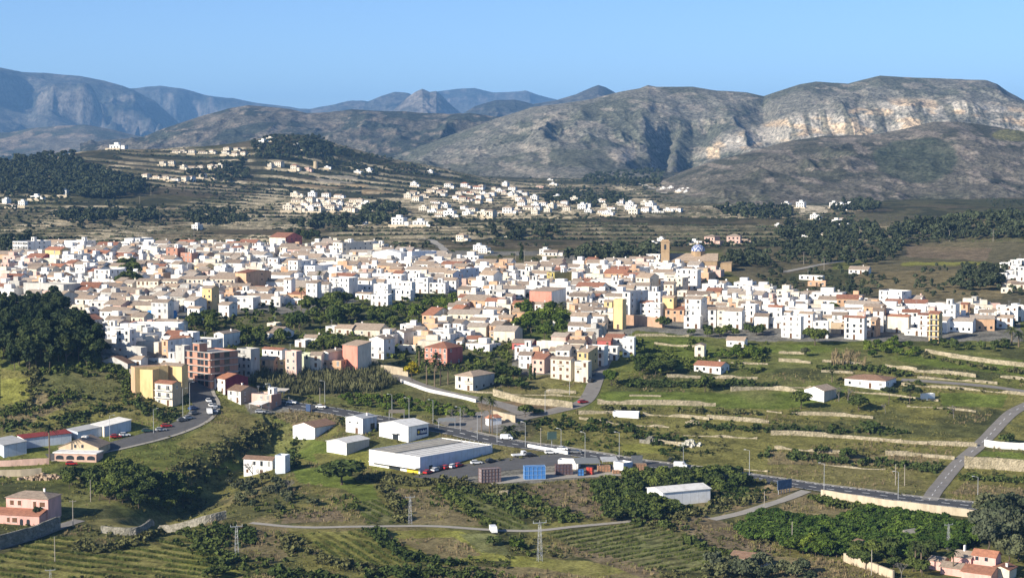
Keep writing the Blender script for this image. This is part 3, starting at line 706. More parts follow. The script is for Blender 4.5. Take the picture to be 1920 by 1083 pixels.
def house(x0, xm, x1, ye, st, col, roof, name='house', r=None, d=None, side=None, rc=None, look=None, fixed=None, rise=None, wins=True, win_style=None, balcony=False,
          hh=None, fl=2.85, nx=None, world=None, cat=None, group='houses of the white town', gap=None, chim=True, sidewin=True, hut=None, extra=None):
    """one building: an Empty with wall, roof, windows, door as its parts"""
    seed = int(abs(x0 * 13 + ye * 7)) + 3; q = random.Random(seed)
    h = hh if hh else fl * st + 0.35
    if world: X, Y, Z, w, dd, r = world; d = dd
    else:
        has = xm != x1
        r = R(r) if r is not None else R(30 if has else 10 + q.random() * 12)
        X, Y, Z, w, dd = place_px(x0, xm, x1, ye, h, r)
        if d is None: d = min(max(dd, 4), 45) if has else min(max(w * 0.85, 6), 12)
    ca, sa = math.cos(-r), math.sin(-r)
    cxw, cyw = X - sa * d / 2, Y + ca * d / 2
    for lx, ly in ((-w/2, 0), (w/2, 0), (w/2, d), (-w/2, d)):
        Z = min(Z, gz(X + lx * ca - ly * sa, Y + lx * sa + ly * ca) + 0.6) if not world else Z
    FOOT.append((cxw, cyw, 0.5 * math.hypot(w, d) * 0.78))
    pxm = F / Y
    root = add(name, None, None, (X, Y, Z), -r)
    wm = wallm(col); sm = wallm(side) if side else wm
    if name in ('supermarket_hall', 'shop_hall', 'barn', 'shed', 'warehouse', 'workshop') and col in 'Wwu':
        sm = corrugated('sheet_wall_' + (side or col), WALLC[side or col]); wm = corrugated('sheet_wall_' + col, WALLC[col])
    b = MB()
    lo = -3.5
    b.face([(-w/2, 0, lo), (w/2, 0, lo), (w/2, 0, h), (-w/2, 0, h)], 0)
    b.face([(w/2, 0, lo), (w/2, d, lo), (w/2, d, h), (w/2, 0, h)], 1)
    b.face([(w/2, d, lo), (-w/2, d, lo), (-w/2, d, h), (w/2, d, h)], 0)
    b.face([(-w/2, d, lo), (-w/2, 0, lo), (-w/2, 0, h), (-w/2, d, h)], 0)
    b.face([(-w/2, 0, lo), (-w/2, d, lo), (w/2, d, lo), (w/2, 0, lo)], 0)
    rk = rc if rc else (roof if roof in 'tTbfWmRg' else 't')
    rm = roofm(rk)
    kind = {'t': 'x', 'T': 'x', 'b': 'x', 'y': 'y', 'g': 'y', 'h': 'h', 's': 's', 'f': 'f'}[roof]
    span = d if kind == 'x' else (w if kind == 'y' else min(w, d))
    rs = rise if rise else min(span * 0.5 * (0.30 + 0.1 * q.random()), 3.2)
    if kind == 's': rs = rise if rise else min(d * 0.22, 2.5)
    if kind == 'f':
        ph = 0.55
        b.face([(-w/2, 0, h), (w/2, 0, h), (w/2 - .25, .25, h), (-w/2 + .25, .25, h)], 0); b.face([(w/2, 0, h), (w/2, d, h), (w/2 - .25, d - .25, h), (w/2 - .25, .25, h)], 0)
        b.face([(w/2, d, h), (-w/2, d, h), (-w/2 + .25, d - .25, h), (w/2 - .25, d - .25, h)], 0); b.face([(-w/2, d, h), (-w/2, 0, h), (-w/2 + .25, .25, h), (-w/2 + .25, d - .25, h)], 0)
        for A, B in (((-w/2 + .25, .25), (w/2 - .25, .25)), ((w/2 - .25, .25), (w/2 - .25, d - .25)), ((w/2 - .25, d - .25), (-w/2 + .25, d - .25)), ((-w/2 + .25, d - .25), (-w/2 + .25, .25))):
            b.face([(B[0], B[1], h - ph), (A[0], A[1], h - ph), (A[0], A[1], h), (B[0], B[1], h)], 0)
        add('wall', b.mesh('house_wall', [wm, sm]), root)
        rb = MB(); rb.face([(-w/2 + .25, .25, h - ph), (w/2 - .25, .25, h - ph), (w/2 - .25, d - .25, h - ph), (-w/2 + .25, d - .25, h - ph)], 0)
        ro = add('roof', rb.mesh('house_roof', [rm]), root)
        if hut or (hut is None and q.random() < 0.55 and w > 6 and d > 6): add('roof_hut', HUT, ro, (q.uniform(-w/2 + 2, w/2 - 2), d * q.uniform(.35, .8), h - ph + .3))
        if q.random() < 0.5 and name == 'house': add('aerial', DISH, ro, (q.uniform(-w/2 + 1, w/2 - 1), d * q.uniform(.3, .7), h - ph + .3))
    else:
        if kind in 'xy': gable(b, w, d, h, rs, kind, 0, 0, 1)
        if kind == 's':
            for x in (-w/2, w/2): b.face([(x, 0, h), (x, d, h), (x, d, h + rs)], 1 if x > 0 else 0)
            b.face([(-w/2, d, h), (w/2, d, h), (w/2, d, h + rs), (-w/2, d, h + rs)], 0)
        add('wall', b.mesh('house_wall', [wm, sm]), root)
        ro = add('roof', roof_bm(kind, w, d, h, rs).mesh('house_roof', [rm]), root)
        if chim and q.random() < 0.6 and name == 'house':
            if kind == 'y': add('chimney', CHIM, ro, (w * 0.25, d * q.uniform(.25, .7), h + rs * .5 + .1))
            else: add('chimney', CHIM, ro, (q.uniform(-w/2 + 1, w/2 - 1), d * .55, h + rs * .85))
    # openings
    if wins:
        ws = win_style if win_style is not None else q.choice([0, 0, 1, 1, 1, 2, 3])
        n = nx or max(1, int(round(w / 3.4)))
        sto = max(1, int(round(st)))
        fh = h / sto
        for s in range(sto):
            zc = s * fh + fh * 0.52
            for i in range(n):
                xx = -w/2 + (i + 0.5) * w / n
                if s == 0 and i == n // 2:
                    add('door', DOOR, root, (xx, -0.02, 1.15), 0, (1.15, 1, 2.3)); continue
                if gap and q.random() < gap: continue
                if not gap and q.random() < 0.16: continue
                if balcony and s > 0:
                    add('window', WIN[1 if ws == 1 else 0], root, (xx, -0.02, zc - .25), 0, (w / n * .42, 1, 2.1))
                else: add('window', WIN[ws if q.random() < .72 else q.choice([1, 2, 3])], root, (xx, -0.02, zc), 0, (q.choice([.95, 1.1, 1.3]), 1, q.choice([1.2, 1.35, 1.9]) if s else 1.3))
            if balcony and s > 0: add('balcony', BALC, root, (0, -0.02, s * fh + 0.1), 0, (w * .92, 1.2, 1.0))
            elif s > 0 and n > 1 and q.random() < 0.3: add('balcony', BALC, root, (-w/2 + (q.randrange(n) + .5) * w / n, -0.02, s * fh + .15), 0, (w / n * .8, .9, .95))
        if sidewin and pxm * d > 20:
            m = max(1, int(d / 4.5))
            for s in range(sto):
                for i in range(m):
                    if q.random() < 0.45: continue
                    add('window', WIN[ws], root, (w/2 + .02, d * (i + .5) / m, s * fh + fh * .52), math.pi / 2, (1.0, 1, 1.25))
    if extra: extra(root, w, d, h)
    rw = {'f': 'a flat roof terrace', 't': 'a tan tiled roof', 'T': 'a red tiled roof', 'b': 'a brown tiled roof', 'W': 'a white roof', 'm': 'a metal roof', 'R': 'a dark red roof', 'g': 'a pale gravel roof'}[rk]
    if kind == 'y': rw = rw.replace('roof', 'gable roof')
    if kind == 'h': rw = rw.replace('roof', 'hipped roof')
    if kind == 's': rw = rw.replace('roof', 'sloping roof')
    lk = look or f"{WALLW[col]} {WCAT.get(max(1, int(round(st))), 'two-storey')} house with {rw}"
    p = proj(X, Y, Z + h * .6)
    reg(root, lk, cat or {'house': 'house', 'apartment_block': 'apartment block'}.get(name, name.replace('_', ' ')), float(p[0]), float(p[1]), group, fixed)
    return root
def rows(txt, ox, oy, **kw):
    for ln in txt.strip().split('\n'):
        for it in ln.split(';'):
            t = it.split()
            if len(t) < 7: continue
            x0 = float(t[0]) / 4 + ox; x1 = float(t[2]) / 4 + ox; xm = x1 if t[1] == '-' else float(t[1]) / 4 + ox
            k = dict(kw)
            for a in t[7:]:
                n, v = a.split('=')
                k[n] = v if n in ('side', 'rc', 'name') else (float(v) if '.' in v or n in ('r', 'd', 'rise', 'hh') else int(v))
            house(x0, xm, x1, float(t[3]) / 4 + oy, float(t[4]), t[5], t[6], **k)
# ------------------------------------------------------------------ the town, house by house
rows("""
340 - 470 140 2 c t; 470 640 705 125 3 w f; 700 - 830 190 2 w t; 840 - 990 240 2 o T; 890 960 1050 150 2 w f; 955 1055 1130 105 2 w f
1130 - 1250 165 2 w f; 1325 - 1440 140 2 o T; 1350 1440 1480 215 3 b f; 1690 - 1790 150 2 o T; 1790 - 1920 140 2 w T
1760 - 1860 205 2 w f; 1860 - 1920 200 2 g f; 195 - 325 245 2 r T; 460 560 650 228 3 w f; 640 - 800 220 2 w T; 0 130 215 330 2 w f
205 - 300 320 2 o t; 300 - 400 330 2 c t; 350 - 462 320 2 c T; 430 - 570 370 2 w f; 560 640 710 320 3 w f; 700 830 920 340 3 w f
1050 - 1185 300 2 c t; 1000 - 1060 280 1 w f; 1345 - 1420 290 1 w f; 1435 1510 1560 245 2 w f; 1455 1535 1600 320 2 y t
1590 - 1700 250 2 w f; 1680 - 1800 290 2 w t; 1220 - 1330 350 1 y t
0 - 150 400 2 w T; 585 - 740 475 2 w T rise=2.6; 745 - 900 470 2 w t; 0 - 180 495 1 c t
400 440 560 550 2 c t; 555 - 705 560 2 w t; 700 - 800 565 2 w f; 800 - 950 570 2 w t; 940 - 1035 580 2 g f; 1035 - 1150 560 2 c t
1130 - 1260 585 3 w t; 1165 - 1275 510 2 o t; 1190 - 1330 470 2 c t; 1320 1400 1420 560 2 c f; 1400 1500 1530 630 2 w t; 1512 1590 1635 480 4 y t
1635 1720 1770 605 2 w t; 1620 - 1745 455 2 c h; 1690 - 1770 490 2 o t; 1770 - 1915 500 2 w f; 1680 - 1900 550 2 w f; 1420 - 1520 540 2 c t
1250 - 1340 600 1 w f; 510 640 740 720 2 w y rc=T; 785 - 900 765 2 w f; 870 - 975 790 3 w f; 820 1070 1100 890 2 g f gap=0.9
1210 1260 1400 870 3 o f side=w; 1400 - 1590 860 2 w f; 1345 - 1450 810 3 w f; 1600 1680 1780 820 2 w y; 1310 1385 1400 910 4 g f
1070 - 1330 985 1 w f; 960 - 1060 1010 1 w t
""", 0, 420)
rows("""
860 - 960 150 2 c f; 0 - 80 240 2 w f; 85 165 240 255 3 w f; 165 - 330 290 2 c t; 240 315 400 275 4 w f
325 445 560 310 3 w f; 180 - 480 250 2 g t; 330 - 430 195 1 w t; 80 - 190 195 1 w t; 480 - 640 290 2 w f; 640 - 760 300 2 w t; 580 - 720 235 2 g f
720 - 860 240 2 c f; 760 - 880 275 2 c t; 860 - 1000 285 2 o t; 1000 - 1090 335 2 o t; 1090 - 1180 320 2 w f; 1180 - 1320 300 2 w t
770 - 870 355 2 w t; 870 - 990 370 2 w f; 980 - 1090 380 3 w f; 1230 - 1420 360 2 w t; 1340 - 1420 320 2 w t; 1415 1475 1540 370 3 c t side=u
1500 1530 1670 340 3 w f side=u; 1540 - 1620 335 1 w T; 1590 1650 1680 410 2 o t; 1675 1780 1850 380 3 w t; 1650 - 1790 290 2 c t; 1730 - 1850 350 2 o t
1840 - 1920 380 2 w f; 1380 - 1500 420 2 w t; 205 265 285 415 4 w t; 372 460 465 440 4 w t; 460 - 545 450 3 w t; 545 700 760 400 4 w f
760 870 900 420 3 w t; 870 - 960 430 2 w t; 880 990 1000 450 3 w f; 990 1170 1190 430 3 w f; 1170 - 1290 400 3 w f; 1290 - 1420 440 2 w f
1510 1620 1680 490 2 c t; 1680 - 1790 490 2 w f; 1790 1830 1920 430 2 w f; 740 860 870 520 1 w t; 860 - 990 530 2 w f; 1000 1160 1180 490 2 w f win_style=1
0 - 90 500 2 w t; 90 - 200 490 1 o t; 0 - 200 560 1 w t; 190 370 400 560 1 w f; 375 - 460 500 2 w f; 490 - 560 530 1 w f
1535 1725 1830 570 2 o t side=w; 1720 - 1850 580 2 w T; 1830 - 1920 540 2 w t; 1245 1330 1470 680 2 o T side=c; 1465 1540 1615 640 2 o T; 1600 - 1700 650 2 c t
1700 1830 1900 650 2 o t; 1330 1430 1475 690 2 c f; 1600 - 1720 720 2 w t; 1475 1540 1600 740 2 w t; 1750 1830 1920 760 2 o t; 1820 - 1920 700 2 o t
1080 - 1180 750 2 w f; 1180 - 1260 790 2 w t; 1210 - 1390 810 2 w f; 1390 - 1480 760 1 p f; 1300 - 1480 790 2 w f; 1480 - 1610 800 2 w f
845 960 1035 860 3 w y; 1020 1110 1210 810 2 w y; 1445 - 1545 870 1 w t; 1580 - 1680 860 1 w T; 1060 1200 1210 910 1 c f gap=0.95; 950 - 1030 800 2 w t
62 170 270 815 1 w t; 520 - 590 765 1 w f; 595 - 720 780 1 c t; 710 - 930 790 1 c t; 80 - 150 740 1 c f; 290 - 370 870 1 w f; 360 - 480 850 1 w t
40 200 215 935 3 w T; 30 - 135 1015 2 o t; 130 - 215 1015 2 y f; 215 305 310 950 4 p f; 308 - 405 970 3 k f; 405 - 490 980 3 c t; 480 545 645 960 3 w y side=c; 490 - 640 1020 2 o f
""", 480, 420)
rows("""
0 - 65 330 2 w t; 65 - 150 350 2 w f; 90 - 185 300 2 c t; 215 - 310 320 2 w t; 140 - 260 370 2 w t; 450 490 540 360 3 w f
0 50 60 420 2 w f; 50 - 140 420 2 w f; 130 - 260 420 3 w f; 560 - 700 290 2 w t; 710 - 760 290 2 w f; 640 - 760 330 2 w t; 760 - 890 300 2 w t
880 - 965 260 2 w t; 970 1105 1110 225 2 w f; 965 - 1060 260 2 w t; 1030 - 1150 290 2 w f; 500 - 560 320 2 w f; 690 - 850 370 2 o T; 840 - 950 385 2 w T
590 - 800 420 3 w f; 820 - 900 420 2 w t; 900 950 1050 330 2 w f; 740 - 840 340 2 w T; 930 1030 1110 400 3 c t; 1060 - 1200 360 2 w t
1070 - 1230 320 2 w f; 1235 1385 1420 340 4 w f; 1165 1275 1330 400 3 c f; 1115 - 1170 420 2 w f; 1140 - 1210 450 2 c t; 930 - 1030 460 2 w t
790 - 910 480 2 c t; 480 - 670 470 2 w T; 400 - 480 500 2 w f; 430 - 560 540 3 w t; 560 - 650 510 2 w f; 650 - 780 560 2 w f; 600 - 700 520 2 w t
700 - 830 540 2 c t; 830 885 1040 510 4 w f; 1010 1110 1170 505 2 w f; 960 - 1050 590 2 w T; 1005 1110 1115 590 3 w f; 1130 1210 1240 550 4 y t
1225 - 1300 590 3 o t; 1150 - 1290 640 2 o T; 1240 - 1310 500 1 c f; 1310 - 1480 530 2 w t; 1300 1415 1470 560 4 w t; 1480 1590 1760 485 2 w f gap=0.8
1470 - 1530 640 3 w t; 1530 - 1600 610 3 w t; 1600 - 1720 650 3 w t; 1560 - 1720 570 2 c f; 1720 1820 1860 600 3 w f; 1700 - 1860 610 2 w t
1540 - 1640 640 3 c t; 1820 - 1920 690 2 w t; 1860 - 1920 560 2 w f
450 - 560 620 2 w t; 550 - 640 610 2 w t; 610 - 700 640 2 w t; 690 750 760 580 3 y t; 440 - 560 690 3 w t; 555 - 640 680 2 w t; 610 690 700 690 2 w t
420 - 540 760 2 w t; 540 - 640 770 2 w t; 620 - 690 760 2 c t; 400 - 520 830 2 c t; 500 - 600 830 2 c t; 420 - 540 890 2 c t; 540 - 600 870 1 w t
380 - 500 930 2 c t; 185 390 400 880 2 c f gap=0.9; 0 - 150 890 1 r t; 20 - 170 920 2 w f; 150 - 260 980 2 c T; 50 - 145 980 2 w t; 200 - 260 990 2 o t
290 440 470 1010 3 c t; 470 - 570 1030 3 c f; 490 570 650 960 3 y s; 280 - 500 950 1 c t; 570 690 700 910 3 w f; 640 - 740 870 2 r T; 700 - 790 920 2 w f
720 - 830 830 2 w t; 830 - 915 850 3 w f; 700 - 830 850 2 w T; 1290 - 1410 690 2 w f
0 - 130 600 2 o T; 0 - 120 660 1 o t; 160 - 260 600 1 w t; 220 - 330 620 1 w t; 410 - 460 580 2 c t; 1370 - 1440 910 2 c y; 1370 1560 1640 1060 1 w T; 1610 - 1740 870 1 w t
""", 960, 420)
rows("""
5 100 105 620 4 w T; 100 165 170 660 3 w t; 105 240 245 690 4 w f; 240 330 340 670 3 w t; 130 - 250 600 2 c t; 230 - 390 610 1 c t; 340 - 450 730 3 w f
415 - 510 700 2 c t; 485 - 590 680 3 w t; 580 715 720 700 4 w T; 575 - 680 650 3 w f; 475 - 640 740 2 t f gap=0.9; 720 780 800 710 3 w f; 720 - 800 800 1 o f
780 800 850 720 3 o t; 790 - 865 650 4 w t; 890 1045 1050 690 3 c T gap=0.97; 1010 - 1130 660 3 w T; 1130 1225 1230 680 4 w T
1310 1400 1455 600 5 w f; 1185 - 1330 600 3 w f; 1090 - 1180 620 3 w f; 845 990 1085 500 4 w f r=42; 840 - 930 560 2 w t; 1030 1140 1200 790 1 w f gap=0.95
1450 1495 1510 600 4 o T; 1490 - 1545 620 3 y t; 1495 - 1640 700 2 w t; 1590 - 1690 660 3 w t; 1550 - 1620 640 3 w f; 1715 - 1790 610 3 w f; 1690 - 1790 650 2 w t
1780 - 1870 620 3 w f; 1860 - 1920 610 3 w f; 1830 - 1920 640 2 w t; 1720 - 1830 700 2 w t
240 400 410 385 1 w f; 300 - 430 430 1 o f; 610 - 745 340 1 w t; 110 - 180 480 2 w t; 270 - 380 520 1 w t; 680 - 760 560 1 w f
1820 - 1900 270 2 w f; 1865 - 1925 262 2 w f; 1740 - 1820 290 2 w f; 1790 - 1880 310 2 w f; 1850 - 1920 320 2 w f; 1725 - 1790 330 2 w f; 1780 - 1860 350 2 w f
1840 - 1920 350 2 w f; 1730 - 1790 370 2 w f; 1800 - 1860 385 2 w f; 1830 - 1925 395 2 w f; 1760 - 1860 440 1 c t; 1830 - 1925 450 1 c t; 1750 - 1830 480 1 c f
""", 1440, 420, fl=2.5)
# larger blocks with a look of their own
def H(*a, **k): return house(*a, **k)
def slabs_extra(cols, n, fh):
    """floor slabs and open bays of a bare structure"""
    def fn(root, w, d, h):
        for s in range(1, n + 1):
            b = MB(); z = s * fh
            b.box(-w/2 - .5, w/2 + .5, -.9, d + .5, z - .2, z + .05, 0); add('floor_slab', b.mesh('floor_slab', [wallm('g')]), root)
    return fn
H(85/4, 215/4, 340/4, 420+130/4, 4, 'w', 'f', name='apartment_block', nx=9, gap=.02, win_style=1, fixed='white four-storey apartment block pierced by rows of arched dark windows at the town edge')
H(82, 115, 128, 420+193/4, 3, 'y', 'T', gap=.9, fixed='orange-yellow blank-walled house with red tiled roof beside the white arcaded block')
H(1240/4, 1335/4, 1380/4, 420+178/4, 4, 'b', 'f', gap=.3, win_style=1, nx=2, fixed='unfinished bare-brick tower house with dark open bays among white roofs')
for k, (a, b_) in enumerate(((1020, 1188), (1190, 1333))): H(a/4, b_/4, b_/4, 420+425/4, 3, 'c', 't', name='terraced_block', rise=.9, gap=.05, nx=5, look='long cream three-storey terrace with tan roof', cat='apartment block')
for k, (a, b_) in enumerate(((1335, 1548), (1550, 1762))): H(a/4, b_/4, b_/4, 420+410/4, 3, 'c', 't', name='terraced_block', rise=.9, gap=.05, nx=6, r=8, look='long cream three-storey terrace with tan roof', cat='apartment block')
H(1760/4, 1850/4, 2010/4, 420+365/4, 4, 'o', 'T', name='apartment_block', side='o', rise=1.2, gap=.7, r=35, fixed='orange four-storey apartment block with red roof towering over the cream terraced row')
H(150/4, 500/4, 590/4, 420+445/4, 3, 'g', 'f', name='apartment_block', gap=.97, fixed='broad pale blank-walled block with shaded flank behind the dark pine hill')
H(966/4, 1340/4, 1370/4, 420+745/4, 3, 'W', 'f', name='warehouse', wins=False, r=8, cat='warehouse', fixed='big white windowless warehouse wall above the unfinished red-brick apartment block')
def gable_wins(root, w, d, h):
    for x in (-w * .28, w * .05): add('window', WIN[1], root, (x, -.03, 1.8), 0, (1.0, 1, 1.2))
H(730/4, 972/4, 985/4, 420+1010/4, 1, 'g', 'y', rc='b', hh=3.2, rise=2.6, wins=False, extra=gable_wins, name='barn', fixed='grey rendered barn with broad gable and two small windows beside the pines', cat='barn')
H(480+95/4, 480+225/4, 480+330/4, 420+100/4, 3, 'c', 'T', side='r', gap=.9, fixed='cream gabled house with one red flank and red roof behind the white town')
H(480+575/4, 480+650/4, 480+860/4, 420+140/4, 4, 'c', 'f', name='apartment_block', side='c', r=38, gap=.1, fixed='long cream four-storey apartment block with roof terraces along the rear of town')
H(480+870/4, 480+1090/4, 480+1130/4, 420+215/4, 3, 'W', 'y', rc='W', rise=2.0, wins=False, name='warehouse', fixed='white low-gabled warehouse standing between rear apartments and the fields', cat='warehouse')
H(480+1132/4, 480+1170/4, 480+1350/4, 420+205/4, 3, 'w', 'f', side='u', wins=False, name='warehouse', r=55, fixed='white warehouse with long bluish flank at the far corner of town', cat='warehouse')  # side u puts the flank's shade into its wall colour
H(480+645/4, 480+765/4, 480+860/4, 420+910/4, 4, 'S', 's', side='c', rise=1.4, wins=False, r=38, name='apartment_block', fixed='tall windowless block, salmon red front and cream flank, above the cane thicket')
H(480+1262/4, 480+1435/4, 480+1548/4, 420+925/4, 2.6, 'S', 'h', side='r', rc='T', hh=7.6, rise=2.3, nx=5, r=33, fixed='red villa with hipped red roof standing among palms')
H(960+262/4, 960+318/4, 960+450/4, 420+362/4, 3, 'G', 'f', side='G', r=52, fixed='olive yellow house block with flat roof in the middle of town')
H(960+132/4, 960+295/4, 960+410/4, 420+503/4, 3, 'S', 's', side='w', rise=1.0, wins=False, r=30, name='hall', fixed='red-fronted hall with white flank among the white houses', cat='hall')
H(960+762/4, 960+828/4, 960+836/4, 420+562/4, 5, 'y', 'f', gap=.95, fixed='tall narrow yellow house end wall where the street turns')
H(1440+1212/4, 1440+1278/4, 1440+1322/4, 420+672/4, 4.6, 'y', 'T', balcony=True, nx=2, fixed='yellow balconied house with red roof at the end of the white row')
# the unfinished brick block and its neighbours by the curved road
def brick_extra(root, w, d, h):
    fh = h / 5
    for s in range(1, 6):
        b = MB(); z = s * fh
        b.box(-w/2 - .35, w/2 + .35, -.75 if s < 5 else -.4, -.004, z - .18, z + .08, 0); b.box(w/2 + .004, w/2 + .9, 0, d, z - .18, z + .08, 0)
        add('floor_slab', b.mesh('floor_slab', [wallm('g')]), root)
        for cx in (-w * .32, w * .16, w * .34, w*.02) :
            bb = MB(); ww = w * .065
            bb.box(cx - ww, cx + ww, -.05, -.006, z - fh + .5, z - .35, 0)
            add('open_bay', bb.mesh('open_bay', [glass]), root)
        for y in (d * .25, d * .6):
            bb = MB(); bb.box(w/2 + .006, w/2 + .05, y - 1.4, y + 1.4, z - fh + .5, z - .35, 0); add('open_bay', bb.mesh('open_bay', [glass]), root)
    b = MB(); b.box(-w * .36, -w * .08, 1.5, 5.5, h - .6, h + 3.0, 0); b.box(-w * .37, -w * .07, 1.3, 5.7, h + 3.0, h + 3.2, 1)
    b.box(-w * .30, -w * .16, 1.44, 1.498, h, h + 2.0, 2); add('roof_hut', b.mesh('roof_hut', [wallm('b'), wallm('g'), glass]), root)
H(1385/4, 1590/4, 1770/4, 420+930/4, 5, 'b', 'f', name='apartment_block', wins=False, hut=False, r=42, extra=brick_extra, fixed='unfinished red-brick apartment block with grey floor slabs and open bays')
H(1772/4, 1885/4, 480+20/4, 420+930/4, 4, 'g', 'f', name='apartment_block', nx=3, win_style=1, fixed='grey concrete apartment block joined to the unfinished red-brick block')
H(972/4, 1020/4, 1190/4, 620+262/4, 4, 'o', 'f', side='y', wins=False, name='apartment_block', r=62, d=14, fixed='ochre blank-walled block behind the yellow apartment block', hut=False)
H(1022/4, 1148/4, 1180/4, 620+288/4, 4, 'y', 'f', wins=False, name='apartment_block', r=18, fixed='yellow apartment block with blank sunlit walls above the grassy slope')
H(1190/4, 1372/4, 1380/4, 620+245/4, 4, 'y', 't', name='apartment_block', wins=False, rise=.8, fixed='yellow block with low roof rising behind the balconied cream house')
H(1152/4, 1300/4, 1355/4, 620+385/4, 3, 'c', 'T', name='apartment_block', balcony=True, nx=2, win_style=0, side='t', r=32, fixed='cream balconied apartment house with red roof edge beside the curved road')
H(1596/4, 1696/4, 1850/4, 620+348/4, 2, 'w', 'T', side='m', r=48, fixed='white house with maroon flank and red roof on the curved road')
H(1700/4, 1812/4, 1920/4, 620+440/4, 2, 'w', 'b', side='d', r=40, hh=5, fixed='white workshop with brown sloping roof just below the maroon-flanked house')
H(480-40/4, 480+120/4, 480+182/4, 620+470/4, 1.5, 'p', 'f', side='b', win_style=3, r=28, hh=5.5, fixed='pink and brick flat-roofed garage building beside the road junction')
# ------------------------------------------------------------------ roads
def smooth_line(pts, step=3.0):
    P = [Vector((*fhit(*p)[:2],)) for p in pts]
    out = []
    for i in range(len(P) - 1):
        a = P[max(i - 1, 0)]; b = P[i]; c = P[i + 1]; d = P[min(i + 2, len(P) - 1)]
        n = max(2, int((c - b).length / step))
        for k in range(n):
            t = k / n
            out.append(0.5 * ((2 * b) + (c - a) * t + (2 * a - 5 * b + 4 * c - d) * t * t + (3 * b - a - 3 * c + d) * t ** 3))
    out.append(P[-1]); return np.array([[v.x, v.y] for v in out])
def ribbon(name, line, w, mat, lift=0.16, off=0.0, kind='structure', n=5):
    d = np.gradient(line, axis=0); d /= np.maximum(np.linalg.norm(d, axis=1, keepdims=True), 1e-6)
    nrm = np.stack([d[:, 1], -d[:, 0]], -1)
    s = np.linspace(-w / 2, w / 2, n) + off
    X = line[:, None, 0] + nrm[:, None, 0] * s[None, :]; Y = line[:, None, 1] + nrm[:, None, 1] * s[None, :]
    Z = ground(X, Y) + lift
    r, c = X.shape; i = np.arange(r * c).reshape(r, c)
    q = np.stack([i[:-1, :-1], i[:-1, 1:], i[1:, 1:], i[1:, :-1]], -1).reshape(-1, 4)
    me = raw_mesh(name, np.stack([X, Y, Z], -1), q, mat, smooth=True)
    return tag(add(name, me), kind=kind)
asphalt = plain('asphalt', (0.115, 0.112, 0.110), 0.3, 0.4); asphalt_d = plain('dark_asphalt', (0.075, 0.075, 0.078), 0.3, 0.4)
concrete = plain('pale_concrete', (0.36, 0.33, 0.28), 0.25, 0.5); paving = plain('pink_paving', (0.36, 0.27, 0.22), 0.2, 0.5); lane = plain('lane_surface', (0.24, 0.22, 0.195), 0.3, 0.3)
RD = {}
def road(key, pts, w, mat, name='road', **k): RD[key] = smooth_line(pts); return ribbon(name, RD[key], w, mat, **k)
road('curve', [(366,700),(374,735),(384,760),(368,784),(330,803),(280,819),(220,834),(150,850),(90,858)], 10, asphalt)
road('main', [(470,750),(520,757),(580,764),(640,773),(720,787),(780,797),(850,809),(905,822),(960,832),(1040,843),(1120,856),(1200,868),(1300,881),(1400,894),(1500,909),(1600,922),(1700,935),(1800,946),(1920,956),(2010,963)], 8.5, asphalt_d)
road('street', [(960,788),(990,781),(1040,770),(1088,757),(1106,740),(1116,716),(1122,700),(1136,672),(1146,640)], 6.5, lane)
road('upper', [(742,702),(775,719),(840,738),(900,750),(950,762),(985,776)], 7, lane)
road('right', [(1742,938),(1764,907),(1795,870),(1830,840),(1870,800),(1900,772),(1940,752)], 5.5, lane)
road('track', [(470,980),(560,988),(690,987),(800,986),(900,992),(1000,995),(1100,985),(1195,976)], 2.6, concrete, 'track')
road('ramp', [(1335,974),(1400,959),(1460,940),(1512,920)], 4.0, concrete, 'track')
road('leftlane', [(-20,1032),(60,1008),(112,988),(150,975)], 4.5, lane)
road('farmlane', [(1690,712),(1780,718),(1850,724),(1930,735)], 4.5, lane)
road('hillroad', [(1175,335),(1215,351),(1245,362)], 9, concrete); road('villageroad', [(1340,380),(1380,390),(1422,401)], 8, concrete)
road('meadowpath', [(1470,510),(1510,502),(1550,494),(1605,487)], 5, concrete, 'track'); road('fieldpath', [(790,447),(815,455),(835,470)], 6, concrete, 'track')
road('pad', [(800,898),(860,885),(930,873),(1000,865),(1075,858)], 16, asphalt, 'car_park', lift=0.12, n=9)
road('yard', [(915,902),(1000,894),(1080,889),(1170,884)], 11, concrete, 'yard', lift=0.12, n=7)
road('square', [(840,800),(890,790),(950,782)], 24, lane, 'plaza', lift=0.10, n=9)
ribbon('pavement', RD['main'][30:], 1.6, concrete, 0.26, -5.2, n=3)
ribbon('pavement', RD['curve'], 1.5, concrete, 0.26, -5.6, n=3)
def dashes(line, off, on, gap, w, name='road_markings', lift=0.20):
    d = np.gradient(line, axis=0); d /= np.linalg.norm(d, axis=1, keepdims=True); nrm = np.stack([d[:, 1], -d[:, 0]], -1)
    b = MB(); s = 0; nxt = 0; i = 0
    while i < len(line) - 2:
        seg = np.linalg.norm(line[i + 1] - line[i]); 
        if s >= nxt:
            p = line[i] + nrm[i] * off; q = p + d[i] * on; n = nrm[i] * w / 2
            b.face([(*(v), gz(*v) + lift) for v in (p - n, p + n, q + n, q - n)]); nxt = s + on + gap
        s += seg; i += 1
    tag(add(name, b.mesh(name, white_paint)), kind='structure')
dashes(RD['main'], 0, 2.8, 3.2, 0.35); dashes(RD['main'], 3.9, 2.9, 0.1, 0.22); dashes(RD['main'], -3.9, 2.9, 0.1, 0.22); dashes(RD['right'], 0, 2.8, 3.2, 0.2)
dashes(RD['main'][40:110], -4.6, 0.9, 2.0, 0.8)
